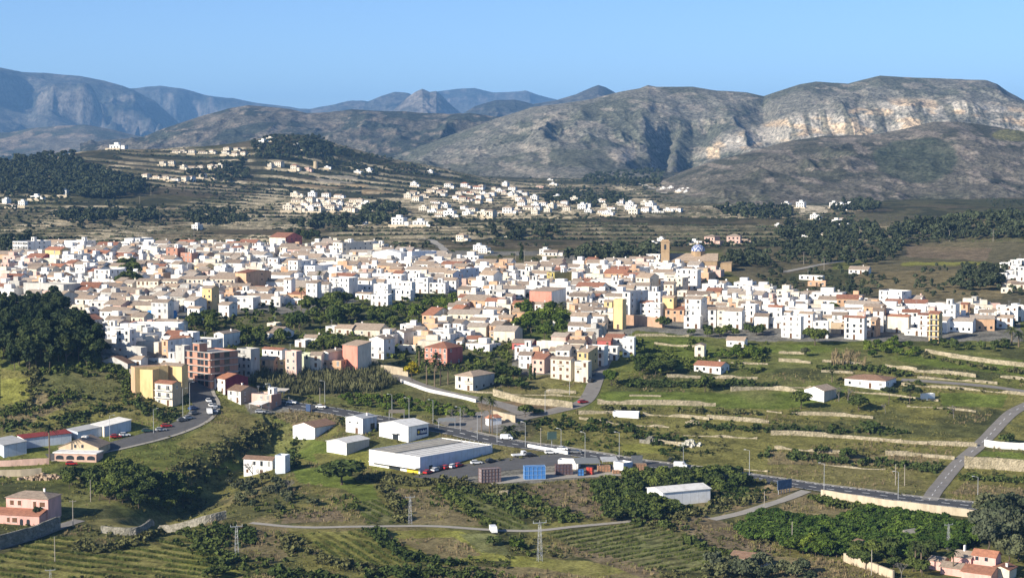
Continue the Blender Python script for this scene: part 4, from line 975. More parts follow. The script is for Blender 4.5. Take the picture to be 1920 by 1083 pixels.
# ------------------------------------------------------------------ dry-stone terrace walls
def stone_mat(name, col):
    m, n, l, b = nodes_mat(name, 0.95)
    tc = n.new('ShaderNodeTexCoord'); v = n.new('ShaderNodeTexVoronoi'); v.inputs['Scale'].default_value = 1.6; l.new(tc.outputs['Object'], v.inputs[0])
    f = noise_node(n, l, tc.outputs['Object'], 0.35, 5, 0.7)
    r = ramp_node(n, l, v.outputs['Color'], [(0.0, (0.62, 0.6, 0.56)), (1.0, (1.15, 1.12, 1.06))])
    r2 = ramp_node(n, l, f, [(0.35, (0.55, 0.56, 0.50)), (0.6, (1.05, 1.05, 1.05))])
    c = mix_node(n, l, 'MULTIPLY', 1.0, mix_node(n, l, 'MULTIPLY', 1.0, col, r), r2)
    l.new(c, b.inputs['Base Color'])
    bp = n.new('ShaderNodeBump'); bp.inputs['Distance'].default_value = 0.25; l.new(v.outputs['Distance'], bp.inputs['Height']); l.new(bp.outputs[0], b.inputs['Normal'])
    return m
stone = stone_mat('dry_stone', (0.43, 0.375, 0.275)); stone_g = stone_mat('grey_stone', (0.30, 0.285, 0.25)); smoothw = stucco('rendered_wall', (0.52, 0.44, 0.32)); pinkw = stucco('pink_render', (0.62, 0.42, 0.34))
brickw = stucco('brick_render', (0.52, 0.33, 0.22)); whitew = stucco('white_render', (0.80, 0.79, 0.76))
def stone_wall(pts, h, look, mat=None, rough=0.45, name='stone_wall', thick=0.7, fixed=None, cat='stone wall'):
    L = smooth_line(pts, 1.4); n = len(L)
    d = np.gradient(L, axis=0); d /= np.maximum(np.linalg.norm(d, axis=1, keepdims=True), 1e-6); nr = np.stack([d[:, 1], -d[:, 0]], -1)
    z = ground(L[:, 0], L[:, 1]); s = np.arange(n) * 1.4 + L[0, 0] + L[0, 1]
    top = z + h * (1 - rough * 1.1 * sstep(0.45, 0.8, vnoise(s / 7, s * 0, 5)) - rough * 0.35 * vnoise(s / 1.8, s * 0 + 4, 6))
    top = np.maximum(top, z + 0.15)
    c = L[0] * 0 + L.mean(0); zc = z.mean(); b = MB()
    V = []
    for k in range(n):
        j = 0.12 * (random.random() - .5)
        a = L[k] + nr[k] * (thick / 2 + j); e = L[k] - nr[k] * (thick / 2)
        V.append([(a[0] - c[0], a[1] - c[1], z[k] - 1.2 - zc), (a[0] - c[0], a[1] - c[1], top[k] - zc), (e[0] - c[0], e[1] - c[1], top[k] - zc), (e[0] - c[0], e[1] - c[1], z[k] - 1.2 - zc)])
    for k in range(n - 1):
        for i in range(3): b.face([V[k][i], V[k][i + 1], V[k + 1][i + 1], V[k + 1][i]])
    b.face(V[0]); b.face(V[-1][::-1])
    o = add(name, b.mesh(name, mat or stone), None, (c[0], c[1], zc))
    p = proj(c[0], c[1], zc)
    reg(o, look, cat, float(p[0]), float(p[1]), 'terrace walls in the fields' if cat == 'stone wall' else None, fixed)
TW = [([(1120,757),(1220,758),(1342,761)],2.7),([(1205,778),(1270,781),(1330,787)],1.8),([(1325,784),(1390,789),(1442,793)],2.2),([(1085,776),(1150,774)],2.0),
 ([(1086,785),(1180,797),(1255,801)],1.3),([(1250,707),(1330,709),(1420,710)],2.0),([(1370,733),(1440,730),(1500,736)],2.6),([(1445,815),(1520,817),(1600,822),(1690,830)],2.4),([(1690,830),(1760,834),(1832,837)],2.3),
 ([(1482,777),(1560,779),(1637,784)],2.0),([(1438,771),(1466,774)],1.8),([(1660,687),(1720,696)],2.2),([(1714,697),(1775,701),(1830,707)],2.2),([(1735,660),(1780,668)],2.2),([(1778,669),(1860,681),(1925,688)],2.6),
 ([(1460,662),(1508,664)],1.8),([(1460,677),(1520,681)],2.0),([(1542,678),(1620,683)],1.8),([(1690,722),(1780,728),(1925,741)],1.8),([(1720,709),(1795,713),(1870,720)],1.5),([(1875,707),(1925,712)],1.8),
 ([(1452,841),(1515,845),(1575,850)],1.8),([(1660,853),(1720,855),(1790,861)],2.4),([(1190,630),(1240,630),(1292,631)],1.8),([(1227,645),(1310,652)],1.6),([(1280,816),(1350,819),(1420,822)],1.2),([(1230,829),(1282,835)],1.8),
 ([(1305,880),(1370,877),(1440,884)],0.8),([(1540,870),(1600,877),(1660,880)],0.9),([(880,735),(960,739),(1090,744)],1.0),([(1024,736),(1080,737)],2.2),([(1440,726),(1520,727)],1.5),([(1540,697),(1600,700)],1.4),([(1370,680),(1440,683)],1.2),
 ([(1600,735),(1680,742),(1760,752)],1.2),([(1700,762),(1760,765),(1830,772)],1.3),([(1180,742),(1240,743)],.8)]
for k, (p, h) in enumerate(TW):
    stone_wall(p, h * .78, 'tumbled pale dry-stone terrace wall' if h < 1.5 else ('tall cream dry-stone terrace wall' if h > 2.25 else 'cream dry-stone terrace wall'), rough=0.6 if h < 2 else 0.3)
G2 = dict(cat='wall', name='garden_wall', rough=0.06)
stone_wall([(1808,877),(1860,879),(1925,884)], 4.6, '', stone, fixed='high pale masonry retaining wall beside the narrow asphalt lane at the right', **G2)
stone_wall([(1540,931),(1600,940),(1690,953),(1790,965),(1880,973)], 2.6, '', smoothw, fixed='long cream retaining wall holding up the main road above the orange grove', **G2)
stone_wall([(1846,836),(1872,840),(1925,843)], 2.8, '', whitew, fixed='bright white garden wall on top of the masonry retaining wall', **G2)
stone_wall([(-10,874),(45,872),(92,869)], 2.3, '', pinkw, fixed='pink parapet wall with posts below the white sheds', **G2)
stone_wall([(-10,893),(40,892),(78,889)], 2.6, '', smoothw, fixed='beige concrete wall under the pink parapet wall', **G2)
stone_wall([(190,998),(262,1000),(300,998)], 2.4, '', stone_g, fixed='lighter end of the long grey stone wall over the striped meadow', **G2)
stone_wall([(300,998),(375,983),(424,972)], 2.8, '', stone_g, fixed='shaded grey stone wall running up toward the ravine', **G2)
stone_wall([(-20,1033),(55,1012),(112,990)], 4.2, '', stone_g, fixed='dark retaining wall along the lane below the pink house', **G2)
stone_wall([(715,697),(740,701),(766,706)], 3.4, '', smoothw, fixed='tan wall closing off the head of the upper lane by the cane thicket', **G2)
stone_wall([(752,716),(800,733),(860,746),(893,754)], 1.4, '', whitew, fixed='low whitish wall along the upper lane under the palms', **G2)
stone_wall([(925,741),(950,748),(991,757),(1040,761),(1074,765)], 2.8, '', stone, fixed='white stone wall behind the bare earth plot', **G2)
stone_wall([(923,782),(945,787),(967,792)], 3.0, '', smoothw, fixed='smooth cream ramp wall behind the orange-roofed kiosk', **G2)
stone_wall([(1150,608),(1195,610),(1242,614)], 5.2, '', brickw, fixed='high tan and brick wall at the foot of the white town', **G2)
stone_wall([(1583,1052),(1640,1072),(1675,1085)], 2.6, '', smoothw, fixed='cream stepped garden wall beside the dirt drive', **G2)
stone_wall([(990,838),(1040,847),(1065,852)], 1.4, '', whitew, fixed='white kerb wall along the supermarket car park ramp', **G2)
stone_wall([(1070,600),(1110,640),(1122,690)], 0.5, '', smoothw, fixed='kerb wall along the street climbing into the town', **G2)
#stone_wall([(700,905-30),(690,888),(640,876)], 0.6, '', whitew, fixed='low white edging beside the small shed', **G2)
# ------------------------------------------------------------------ single buildings in the valley
def box_part(root, name, m, *boxes, parent=None):
    b = MB()
    for t in boxes: b.box(*t)
    return add(name, b.mesh(name, m), parent or root)
def market_extra(root, w, d, h):
    box_part(root, 'canopy', wallm('W'), (-w*.42, w/2, -2.4, -.01, 1.9, 2.15))
    box_part(root, 'shop_front', glass, (-w*.1, w*.12, -.06, -.012, -.5, 1.8)); box_part(root, 'yellow_panel', plain('yellow_sheet', (.75, .55, .05)), (w*.25, w*.47, -.10, -.02, -.4, 1.8))
    for y in (d * .12, d * .82, d * .9): box_part(root, 'door', glass, (w/2 + .01, w/2 + .08, y, y + 1.8, -.3, 2.4))
    box_part(root, 'roof_panel', roofm('g'), (-w/2 + 1, -w*.05, 1, d - 1, h - .4, h - .15)); box_part(root, 'roof_panel', roofm('W'), (w*.0, w/2 - 1, 1, d - 1, h - .4, h - .2))
    b = MB()
    for k in range(1, 9): b.box(-w/2 + k * w / 9 - .06, -w/2 + k * w / 9 + .06, 1, d - 1, h - .145, h - .05)
    add('roof_seam', b.mesh('roof_seam', wallm('g')), root)
    for k in range(9): box_part(root, 'flue_pipe', steel, (-w*.05 + k * 2.2, -w*.05 + k * 2.2 + .12, d - 4, d - 3.88, h - .2, h + 1.4))
H(688, 790, 924, 849, 2, 'w', 'f', side='u', rc='g', hh=6.0, wins=False, r=42, hut=False, name='supermarket_hall', extra=market_extra, cat='supermarket', fixed='large white supermarket hall with long shaded bluish flank and pale ribbed roof')  # flank wall tinted blue: its shade is in the colour
def shop_extra(root, w, d, h):
    box_part(root, 'awning', wallm('W'), (-w*.1, w*.2, -1.6, -.01, 2.5, 2.65)); box_part(root, 'entrance', glass, (-w*.03, w*.16, -.06, -.01, -.5, 2.4))
    sg = box_part(root, 'sign_board', plain('navy_sign', (.015, .03, .12)), (w/2 + .01, w/2 + .1, d*.42, d*.93, 1.7, 4.2))
    b = MB()
    for k in range(5): b.box(w/2 + .104, w/2 + .13, d*(.60 + .062 * k), d*(.64 + .062 * k), 2.3, 3.5 - .35 * (k % 2))
    add('pale_lettering', b.mesh('pale_lettering', white_paint), sg)
    b = MB(); b.tube((w/2 + .104, d*.5, 2.9), (w/2 + .13, d*.5, 2.9), .65, .65, 12); add('yellow_emblem', b.mesh('yellow_emblem', plain('yellow_sheet', (.75, .55, .05))), sg)
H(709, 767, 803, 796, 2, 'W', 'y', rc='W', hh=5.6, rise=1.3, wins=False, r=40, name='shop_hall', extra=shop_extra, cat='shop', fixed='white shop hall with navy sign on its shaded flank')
def bigwin(root, w, d, h):
    for x in (-w*.25, w*.2): add('window', WIN[0], root, (x, -.02, h*.7), 0, (1.1, 1, .9))
    add('door', DOOR, root, (w*.15, -.02, 1.1), 0, (1.3, 1, 2.2)); add('window', WIN[1], root, (w/2 + .02, d*.7, 2.4), math.pi/2, (2.6, 1, 2.4))
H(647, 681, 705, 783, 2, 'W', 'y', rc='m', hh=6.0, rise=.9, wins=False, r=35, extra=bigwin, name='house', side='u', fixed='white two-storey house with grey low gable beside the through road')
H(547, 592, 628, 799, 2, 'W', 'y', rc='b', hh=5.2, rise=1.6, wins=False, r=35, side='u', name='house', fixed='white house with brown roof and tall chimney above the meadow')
H(611, 651, 690, 828, 1, 'W', 'y', rc='W', hh=4.4, rise=1.0, wins=False, r=36, side='g', name='shed', cat='shed', fixed='small white corrugated shed with grey flank beside the meadow')
H(455, 512, 520, 857, 2, 'W', 'b', hh=6.2, name='house', r=20, fixed='white house with brown roof behind bare branches in the meadow')
H(515, 535, 541, 853, 2, 'u', 'f', hh=6.8, name='house', r=20, wins=False, fixed='pale blue tower block joined to the white meadow house')  # blue wall colour paints in the shade on this block
H(853, 887, 927, 704, 2, 'c', 'h', rc='t', hh=6.2, rise=1.6, r=35, name='house', side='g', nx=2, win_style=1, fixed='stone villa with arched loggia beside the upper lane')
H(1215, 1241, 1335, 918.5, 1, 'W', 'y', rc='W', hh=4.6, rise=1.0, r=64, wins=False, name='barn', cat='barn', fixed='long white metal barn among dark trees below the main road')
def barnless(*a): pass
H(911, 916, 940, 783, 1, 'W', 'h', rc='T', hh=3.0, rise=1.3, r=60, wins=False, name='kiosk', cat='kiosk', fixed='white kiosk with orange hipped roof by the roundabout palms')
H(1587, 1657, 1687, 711, 1, 'W', 'h', rc='b', hh=3.6, rise=1.5, r=30, nx=4, name='bungalow', cat='bungalow', fixed='white bungalow with brown hipped roof among terraced fields')
H(1510, 1543, 1572, 731, 1, 'W', 'y', rc='t', hh=4.2, rise=1.6, r=40, wins=False, name='cottage', side='g', cat='cottage', fixed='white gabled cottage with shaded flank beside dark trees')
H(1727, 1733, 1755, 738, 1, 'W', 'f', hh=2.6, r=60, wins=False, name='shed', cat='shed', hut=False, fixed='small white shed half shaded under the umbrella pines')
H(1149, 1197, 1200, 772, 1, 'W', 'f', hh=2.3, wins=False, name='white_hut', r=12, hut=False, cat='hut', fixed='long low white hut on the terrace under the green field')
H(1046, 1084, 1088, 862, 1, 'W', 'f', hh=3.2, r=14, wins=False, name='office_hut', hut=False, cat='hut', fixed='white office hut at the builders yard')
H(1151, 1168, 1187, 866, 1, 'W', 'f', side='u', hh=3.8, r=48, wins=False, name='kiosk', hut=False, cat='kiosk', fixed='white kiosk with blue flank at the road end of the builders yard')
H(1693, 1697, 1720, 1003, 1, 'c', 'y', rc='g', hh=2.4, rise=1.6, r=55, wins=False, name='cottage', cat='cottage', fixed='tiny cream cottage with chimneys deep in the orange grove')
H(1598, 1604, 1632, 1017, 1, 'W', 'b', hh=3.0, r=60, wins=False, name='cottage', cat='cottage', fixed='white cottage with dark roof at the near edge of the orange grove')
H(1370, 1425, 1448, 1046, 1, 'c', 'T', hh=2.8, r=30, rc='b', name='house', fixed='cream low house with brown roof at the bottom edge beyond dark shrubs')
H(1860, 1890, 1912, 1066, 1, 'c', 'y', rc='T', hh=3, r=35, name='house', wins=False, fixed='small tiled-roof house just below the pink many-roofed villa')
H(240/1, 258, 300, 690, 2, 'd', 'f', wins=False, hh=5, hut=False, r=50, name='shed', cat='shed', fixed='shaded brown shed between barn and ochre block')
# left cluster of sheds by the curved road
H(168, 199, 242, 797, 1, 'c', 's', rc='W', hh=3.4, rise=1.6, r=48, wins=False, name='shed', side='u', cat='shed', fixed='shed with bright white roof beside the curved road')
H(122, 150, 196, 806, 1, 'u', 's', rc='m', hh=3.0, rise=1.2, r=52, wins=False, name='shed', cat='shed', fixed='open shed with pale grey metal roof beside the white-roofed shed')
H(27, 50, 130, 818, 1, 'W', 's', rc='R', side='u', hh=3.4, rise=.8, r=62, wins=False, name='workshop', cat='workshop', fixed='long workshop with dark red roof and bluish white walls')
H(-30, 16, 52, 828, 1, 'u', 's', rc='m', hh=4.0, rise=.9, r=55, wins=False, name='workshop', cat='workshop', fixed='bluish workshop with beige roof at the left edge')
def arch_extra(root, w, d, h):
    box_part(root, 'arcade_wing', pinkw, (-w*.42, w*.62, -7, -.01, -2.5, 2.4)); rf = box_part(root, 'wing_roof', whitew, (-w*.46, w*.64, -7.3, -.02, 2.41, 2.75))
    for k in range(4):
        xc = -w*.42 + w*1.04 * (k + .5) / 4; b = MB(); ww = w * .098
        pts = [(xc - ww, -7.03, .1), (xc + ww, -7.03, .1)] + [(xc + ww * math.cos(t), -7.03, .9 + .8 * math.sin(t)) for t in np.linspace(0, math.pi, 9)]
        b.face(pts); add('arch_window', b.mesh('arch_window', glass), root)
    for x in (-w*.08, w*.1): add('window', WIN[1], root, (x, -.03, h + .4), 0, (.9, 1, 1.2))
    box_part(root, 'chimney', whitew, (-w*.05, w*.08, d*.4, d*.6, h + 1.2, h + 3.4))
H(108, 186, 190, 838, 1, 't', 'y', rc='t', hh=3.6, rise=3.0, r=9, d=12, wins=False, extra=arch_extra, name='restaurant', cat='restaurant', fixed='tan gabled restaurant with four arched openings along its pink wing')
def pink_extra(root, w, d, h):
    box_part(root, 'lower_wing', wallm('P'), (-w*1.2, w*.46, -5, -.01, -3, 3.2)); b = MB()
    slab_quad(b, [(-w*1.2 - .3, -5.4, 3.1), (w*.46 + .3, -5.4, 3.1), (w*.46 + .3, -.02, 4.3), (-w*1.2 - .3, -.02, 4.3)], .18, 0); add('wing_roof', b.mesh('wing_roof', roofm('T')), root)
    for x, z, s in ((-w*.36, 5.9, 1.3), (-w*.18, 5.9, 1.2), (w*.18, 5.6, 1.0), (w*.36, 5.7, 1.8)): add('window', WIN[2], root, (x, -.02, z), 0, (s, 1, 1.6 if s != 1 else 2.1))
    for x, s in ((-w*.27, .9), (-w*.12, 1.7)): add('window', WIN[2], root, (x, -5.02, 1.3), 0, (s, 1, 1.6))
    for x in (w*.04, w*.2): 
        b = MB(); b.face([(x - .6, -5.03, -.6), (x + .6, -5.03, -.6)] + [(x + .6 * math.cos(t), -5.03, 1.2 + .6 * math.sin(t)) for t in np.linspace(0, math.pi, 7)]); add('arch_door', b.mesh('arch_door', glass), root)
H(8, 93, 103, 933, 2, 'P', 'h', rc='t', hh=7.6, rise=1.6, r=14, d=9, wins=False, extra=pink_extra, name='house', fixed='peach pink two-storey house above the walled lane at the left edge')
def villa_extra(root, w, d, h):
    rt = roofm('T'); rb = roofm('t')
    def block(x0, x1, y0, y1, hh, rise, m=rt, kind='x'):
        b = MB(); ww = x1 - x0; dd = y1 - y0; xc = (x0 + x1) / 2
        b.box(x0, x1, y0, y1, -3, hh - .01); bb = MB(); gable(bb, ww, dd, hh, rise, kind, 0, 0)
        for f in bb.f: b.face([(bb.v[i][0] + xc, bb.v[i][1] + y0, bb.v[i][2]) for i in f])
        wl = add('wing', b.mesh('wing', wallm('P')), root)
        r_ = roof_bm(kind, ww, dd, hh, rise); r_.v = [(v[0] + xc, v[1] + y0, v[2]) for v in r_.v]; add('wing_roof', r_.mesh('wing_roof', m), wl)
        return wl
    block(-w*1.35, -w*.5, -1, 6, 4.6, 1.2, rb); block(-w*1.5, -w*.5, -6.5, -1.02, 2.4, 1.0, rb); block(-w*.5 + .02, w*.75, -8, -.6, 2.2, 1.4, rt)
    wl = block(-w*2.2, -w*1.6, -3, 2, 3.0, .8, rb); box_part(root, 'chimney', whitew, (-w*1.0, -w*.93, 2, 2.9, 4.5, 7.5)); box_part(root, 'pool', plain('pool_water', (.03, .16, .30), .1, 1, .15, .6), (-w*2.6, -w*1.9, -7, -4, -.6, -.05))
    for x in (-w*.3, w*.1): add('window', WIN[1], root, (x, -.03, 4.6), 0, (1, 1, 1.1))
H(1826, 1864, 1880, 1041, 2, 'P', 'T', rc='T', hh=5.6, rise=1.3, r=35, wins=False, extra=villa_extra, name='villa', cat='villa', fixed='pink villa of several wings with brown tiled roofs at the lower right')
# church
def church():
    px = 1300; Y = 1222.0; X = _px(px, Y) / CP; Z = gz(X, Y) - 0.5
    root = add('church', None, None, (X, Y, Z), R(-8))
    st = stucco('church_stone', (0.40, 0.285, 0.17)); w, d, h = 30.0, 17.0, 7.2
    b = MB(); b.box(-w/2, w/2, 0, d, -4, h - .01); gable(b, w, d, h, 4.2, 'x', 0, 0); add('nave_wall', b.mesh('nave_wall', st), root)
    add('nave_roof', roof_bm('x', w, d, h, 4.2, .4).mesh('nave_roof', roofm('t')), root)
    b = MB(); b.box(w/2 + .01, w/2 + 9, 2, d - 2, -12, h - 1.5); b.box(w/2 + .3, w/2 + 9.3, 1.7, d - 1.7, h - 1.5, h - 1.1); ap = add('apse', b.mesh('apse', st), root)
    for y in (6, 11): add('window', WIN[1], ap, (w/2 + 9.02, y, 2.5), math.pi/2, (1.4, 1, 3.2))
    for x in (-9, -3, 4): add('window', WIN[1], root, (x, -.02, 4.2), 0, (1.3, 1, 2.6))
    t = MB(); tx, ty = -w/2 - 3.0, 1.0; t.box(tx - 2.7, tx + 2.7, ty - 2.7, ty + 2.7, -5, 19)
    for z in (6, 13): t.box(tx - 2.9, tx + 2.9, ty - 2.9, ty + 2.9, z, z + .4)
    t.box(tx - 3.1, tx + 3.1, ty - 3.1, ty + 3.1, 19, 19.7); t.box(tx - 2.3, tx + 2.3, ty - 2.3, ty + 2.3, 19.7, 20.6)
    tw = add('bell_tower', t.mesh('bell_tower', st), root)
    for sx, sy in ((0, -1), (-1, 0), (1, 0)):
        b = MB(); pts = [(-.7, -.03, 14.3), (.7, -.03, 14.3)] + [(.7 * math.cos(a), -.03, 17 + .7 * math.sin(a)) for a in np.linspace(0, math.pi, 7)]; b.face(pts)
        add('belfry_opening', b.mesh('belfry_opening', glass), tw, (tx + sx * 2.7, ty + sy * 2.7, 0), 0 if sy else (math.pi / 2 if sx > 0 else -math.pi / 2))
    b = MB(); b.box(-.12, .12, -.12, .12, 20.6, 23.4); b.box(-.6, .6, -.1, .1, 22.4, 22.6); add('cross', b.mesh('cross', iron), tw, (tx, ty, 0))
    b = MB(); n = 8; cxd, cyd = 2.5, 9.0; pts = [(cxd + 4.6 * math.cos(2*math.pi*(i + .5)/n), cyd + 4.6 * math.sin(2*math.pi*(i + .5)/n)) for i in range(n)]
    b.prism(pts, h + 2, h + 5.4); b.prism([(cxd + (x - cxd) * 1.07, cyd + (y - cyd) * 1.07) for x, y in pts], h + 5.4, h + 5.75); dr = add('drum', b.mesh('drum', st), root)
    b = MB(); N, M = 48, 14; z0 = h + 5.75
    P = lambda i, j: (cxd + 4.5 * math.cos(.5 * math.pi * j / M) * math.cos(2 * math.pi * i / N), cyd + 4.5 * math.cos(.5 * math.pi * j / M) * math.sin(2 * math.pi * i / N), z0 + 4.4 * math.sin(.5 * math.pi * j / M))
    for i in range(N):
        for j in range(M):
            k = (j + abs((i % 8) - 4) * 1.5) % 6
            b.face([P(i, j), P(i + 1, j), P(i + 1, j + 1), P(i, j + 1)], 0 if k < 3 else 1)
    dm = add('dome', b.mesh('dome', [plain('white_glazed_tile', (.5, .51, .54), .1, 1, .4), plain('blue_glazed_tile', (.05, .10, .30), .2, 1, .4)]), root)
    b = MB(); b.tube((cxd, cyd, z0 + 4.3), (cxd, cyd, z0 + 5.4), .45, .3, 8); b.tube((cxd, cyd, z0 + 5.4), (cxd, cyd, z0 + 6.6), .08, .08, 4); add('finial', b.mesh('finial', st), dm)
    FOOT.append((X, Y + 8, 18)); FOOT.append((X + 18, Y + 6, 12))
    reg(root, '', 'church', 1300, 478, None, 'tan stone church with square bell tower and blue and white chevron dome')
church()
def mill():
    X, Y, Z = fhit(592, 314); b = MB(); n = 18
    b.tube((0, 0, -2), (0, 0, 8.2), 3.4, 3.0, n); b.tube((0, 0, 8.2), (0, 0, 8.7), 3.2, 3.2, n)
    o = add('mill_tower', b.mesh('mill_tower', stucco('mill_stone', (.52, .42, .28))), None, (X, Y, Z)); reg(o, '', 'mill', 592, 305, None, 'round stone mill tower without sails on the terraced hill')
mill()
# ------------------------------------------------------------------ small structures
def place(name, me, px, py, rz=0, lift=0, parent=None):
    X, Y, Z = fhit(px, py); return add(name, me, parent, (X, Y, Z + lift), rz)
lampg = plain('lamp_head_grey', (.55, .56, .57))
def lamp_meshes(h):
    b = MB(); b.tube((0, 0, -.5), (0, 0, h), .11, .065, 8); b.tube((0, 0, h - .02), (1.4, 0, h + .35), .05, .04, 6); p = b.mesh('lamp_post', steel)
    b = MB(); b.box(1.25, 2.05, -.16, .16, h + .26, h + .40); g = MB(); return p, b.mesh('lamp_head', lampg)
LP = lamp_meshes(9.4); LPL = lamp_meshes(12.0)
def lamp(px, py, rz, big=False, note=''):
    X, Y, Z = fhit(px, py); o = add('street_lamp', None, None, (X, Y, Z), R(rz)); m = LPL if big else LP
    add('lamp_post', m[0], o); add('lamp_head', m[1], o); p = proj(X, Y, Z + 5)
    reg(o, 'slim grey street lamp' + note, 'street lamp', float(p[0]), float(p[1]), 'street lamps along the roads')
for a in ((1545,919,180),(1684,936,180),(1833,946,180),(1281,885,160),(1161,858,160),(985,838,150),(1052,851,150),(932,830,150),(1097,858,150),(895,824,0),(206,825,20),(288,812,20),(609,757,180),(767,790,180),(812,794,180),(735,783,180),(1068,740,180),(1022,776,0),(863,808,180),(1405,893,170)): lamp(*a)
for a in ((343,785,30),(356,773,30)): lamp(*a, big=True, note=' with long arm on the curved road')
def pole_mesh(h, arms=1):
    b = MB(); b.tube((0, 0, -.5), (0, 0, h), .16, .10, 7)
    if arms: b.box(-1.1, 1.1, -.06, .06, h - .5, h - .35)
    for k in ((-1, 1) if arms else ()): b.tube((k, 0, h - .35), (k, 0, h - .05), .06, .06, 5)
    return b.mesh('utility_pole', plain('pole_wood', (.34, .30, .25)))
PM = [pole_mesh(7.5, 0), pole_mesh(8.5, 1)]
for px, py, k, look in ((137,986,1,'weathered utility pole'),(170,940,0,'weathered utility pole'),(103,1052,0,'weathered utility pole'),(1433,962,0,'weathered utility pole'),(1485,1022,0,'weathered utility pole'),(1634,1078,0,'pale utility pole'),(53,690,0,'weathered utility pole'),
  (51,452,1,'distant utility pole'),(300,418,1,'distant utility pole'),(364,448,1,'distant utility pole'),(283,366,1,'distant utility pole'),(262,382,1,'distant utility pole'),(1057,503,1,'distant utility pole'),(1075,503,1,'distant utility pole'),(1612,445,1,'distant utility pole'),(1667,443,1,'distant utility pole'),
  (1780,452,1,'distant utility pole'),(1862,452,1,'distant utility pole'),(1507,496,1,'distant utility pole'),(1545,508,1,'distant utility pole'),(640,325,1,'distant utility pole'),(967,495,1,'distant utility pole'),(983,492,1,'distant utility pole'),(228,370,1,'distant utility pole'),(1679,909,0,'dark thin pole'),(1696,910,0,'dark thin pole'),(600,760,0,'pale thin pole'),(1014,838,0,'pale thin pole')):
    o = place('utility_pole', PM[k], px, py, .3); reg(o, look, 'utility pole', px, py - 18, 'poles carrying wires')
def pylon_mesh(h):
    b = MB(); w0, w1 = .6, .26; n = 11; L = lambda z: w0 + (w1 - w0) * z / h
    for sx in (-1, 1):
        for sy in (-1, 1): b.tube((sx * w0, sy * w0, -.5), (sx * w1, sy * w1, h), .05, .04, 4)
    for k in range(n):
        z = h * k / n; z2 = h * (k + 1) / n; a, c = L(z), L(z2); s = 1 if k % 2 else -1
        b.tube((-s * a, -a, z), (s * c, -c, z2), .026, .026, 3); b.tube((-s * a, a, z), (s * c, c, z2), .026, .026, 3); b.tube((-a, -s * a, z), (-c, s * c, z2), .026, .026, 3); b.tube((a, -s * a, z), (c, s * c, z2), .026, .026, 3)
    lat = b.mesh('pylon_mast', steel); b = MB(); b.box(-1.9, 1.9, -.09, .09, h, h + .18)
    for x in (-1.8, 0, 1.8): b.tube((x, 0, h + .18), (x, 0, h + .75), .08, .05, 5)
    return lat, b.mesh('cross_arm', steel)
PY = pylon_mesh(10.2)
for px, py, hs, lab in ((1012,1051,1.12,'grey lattice pylon standing in the field this side of the track'),(769,982,.85,'grey lattice pylon beside the track among dry grass'),(444,1049,.98,'grey lattice pylon beside the dark scrub at the lower left'),(1778,1030,.75,'pale lattice pylon rising from the orange grove'),(95,1118,.72,'pylon top showing at the bottom left edge')):
    X, Y, Z = fhit(px, py); o = add('lattice_pylon', None, None, (X, Y, Z), .35, (hs, hs, hs)); add('mast', PY[0], o); add('cross_arm', PY[1], o); reg(o, '', 'pylon', px, py - 30, None, lab)
wire = plain('wire_grey', (.3, .3, .3))
def billboard(px, py, w, h, leg, rz, face, lab, legs=3):
    X, Y, Z = fhit(px, py); o = add('billboard', None, None, (X, Y, Z), R(rz))
    b = MB(); b.box(-w/2, w/2, -.12, .12, leg, leg + h); b.box(-w/2 - .1, w/2 + .1, -.16, .16, leg + h, leg + h + .12); b.box(-w/2 - .1, w/2 + .1, -.16, .16, leg - .12, leg); add('panel', b.mesh('panel', face), o)
    for k in range(legs):
        b = MB(); x = -w*.4 + w*.8 * k / max(legs - 1, 1) if legs > 1 else 0; b.box(x - .1, x + .1, .13, .33, -.5, leg + h * .8); add('leg', b.mesh('leg', steel), o)
    reg(o, '', 'billboard', px, py - 15, None, lab)
billboard(1471, 924, 6.8, 3.0, 1.6, 38, plain('billboard_blue', (.10, .16, .26), .5, .8), 'slanted blue-grey billboard on legs beside the main road', 5)
billboard(1035, 838, 3.8, 2.6, 3.2, 25, plain('billboard_green', (.10, .16, .13), .2), 'dark green billboard on one post above the main road', 1)
billboard(1194, 873, 4.2, 3.2, .6, 10, plain('billboard_grey', (.16, .17, .18), .4, 2), 'grey slatted board beside the builders yard', 4)
billboard(578, 772, 2.6, 2.6, .4, -40, plain('sign_blue', (.05, .08, .16), .2), 'blue roadside board with white frame by the through road', 2)
# builders yard
def crate_block(px, py, nx, ny, nz, s, mat, frame, name, lab, cat, rz=0):
    X, Y, Z = fhit(px, py); o = add(name, None, None, (X, Y, Z + .15), R(rz)); b = MB(); f = MB()
    b.box(-nx*s/2 + .1, nx*s/2 - .1, -ny*s/2 + .1, ny*s/2 - .1, .05, nz*s - .1); add('load', b.mesh('load', mat), o)
    for i in range(nx + 1):
        for j in (0, ny): f.box(-nx*s/2 + i*s - .05, -nx*s/2 + i*s + .05, -ny*s/2 + j*s - .05, -ny*s/2 + j*s + .05, 0, nz*s)
    for k in range(nz + 1):
        for j in (0, ny): f.box(-nx*s/2, nx*s/2, -ny*s/2 + j*s - .045, -ny*s/2 + j*s + .045, k*s - .05, k*s + .05)
        for i in (0, nx): f.box(-nx*s/2 + i*s - .045, -nx*s/2 + i*s + .045, -ny*s/2, ny*s/2, k*s - .052, k*s + .048)
    add('frame', f.mesh('frame', frame), o); reg(o, '', cat, px, py - 6, None, lab)
rust = plain('rust_brown', (.17, .09, .07)); blue = plain('container_blue', (.06, .20, .50), .25, 1); redm = plain('machine_red', (.45, .05, .03)); terr = plain('terracotta_stack', (.50, .27, .16), .5, 2)
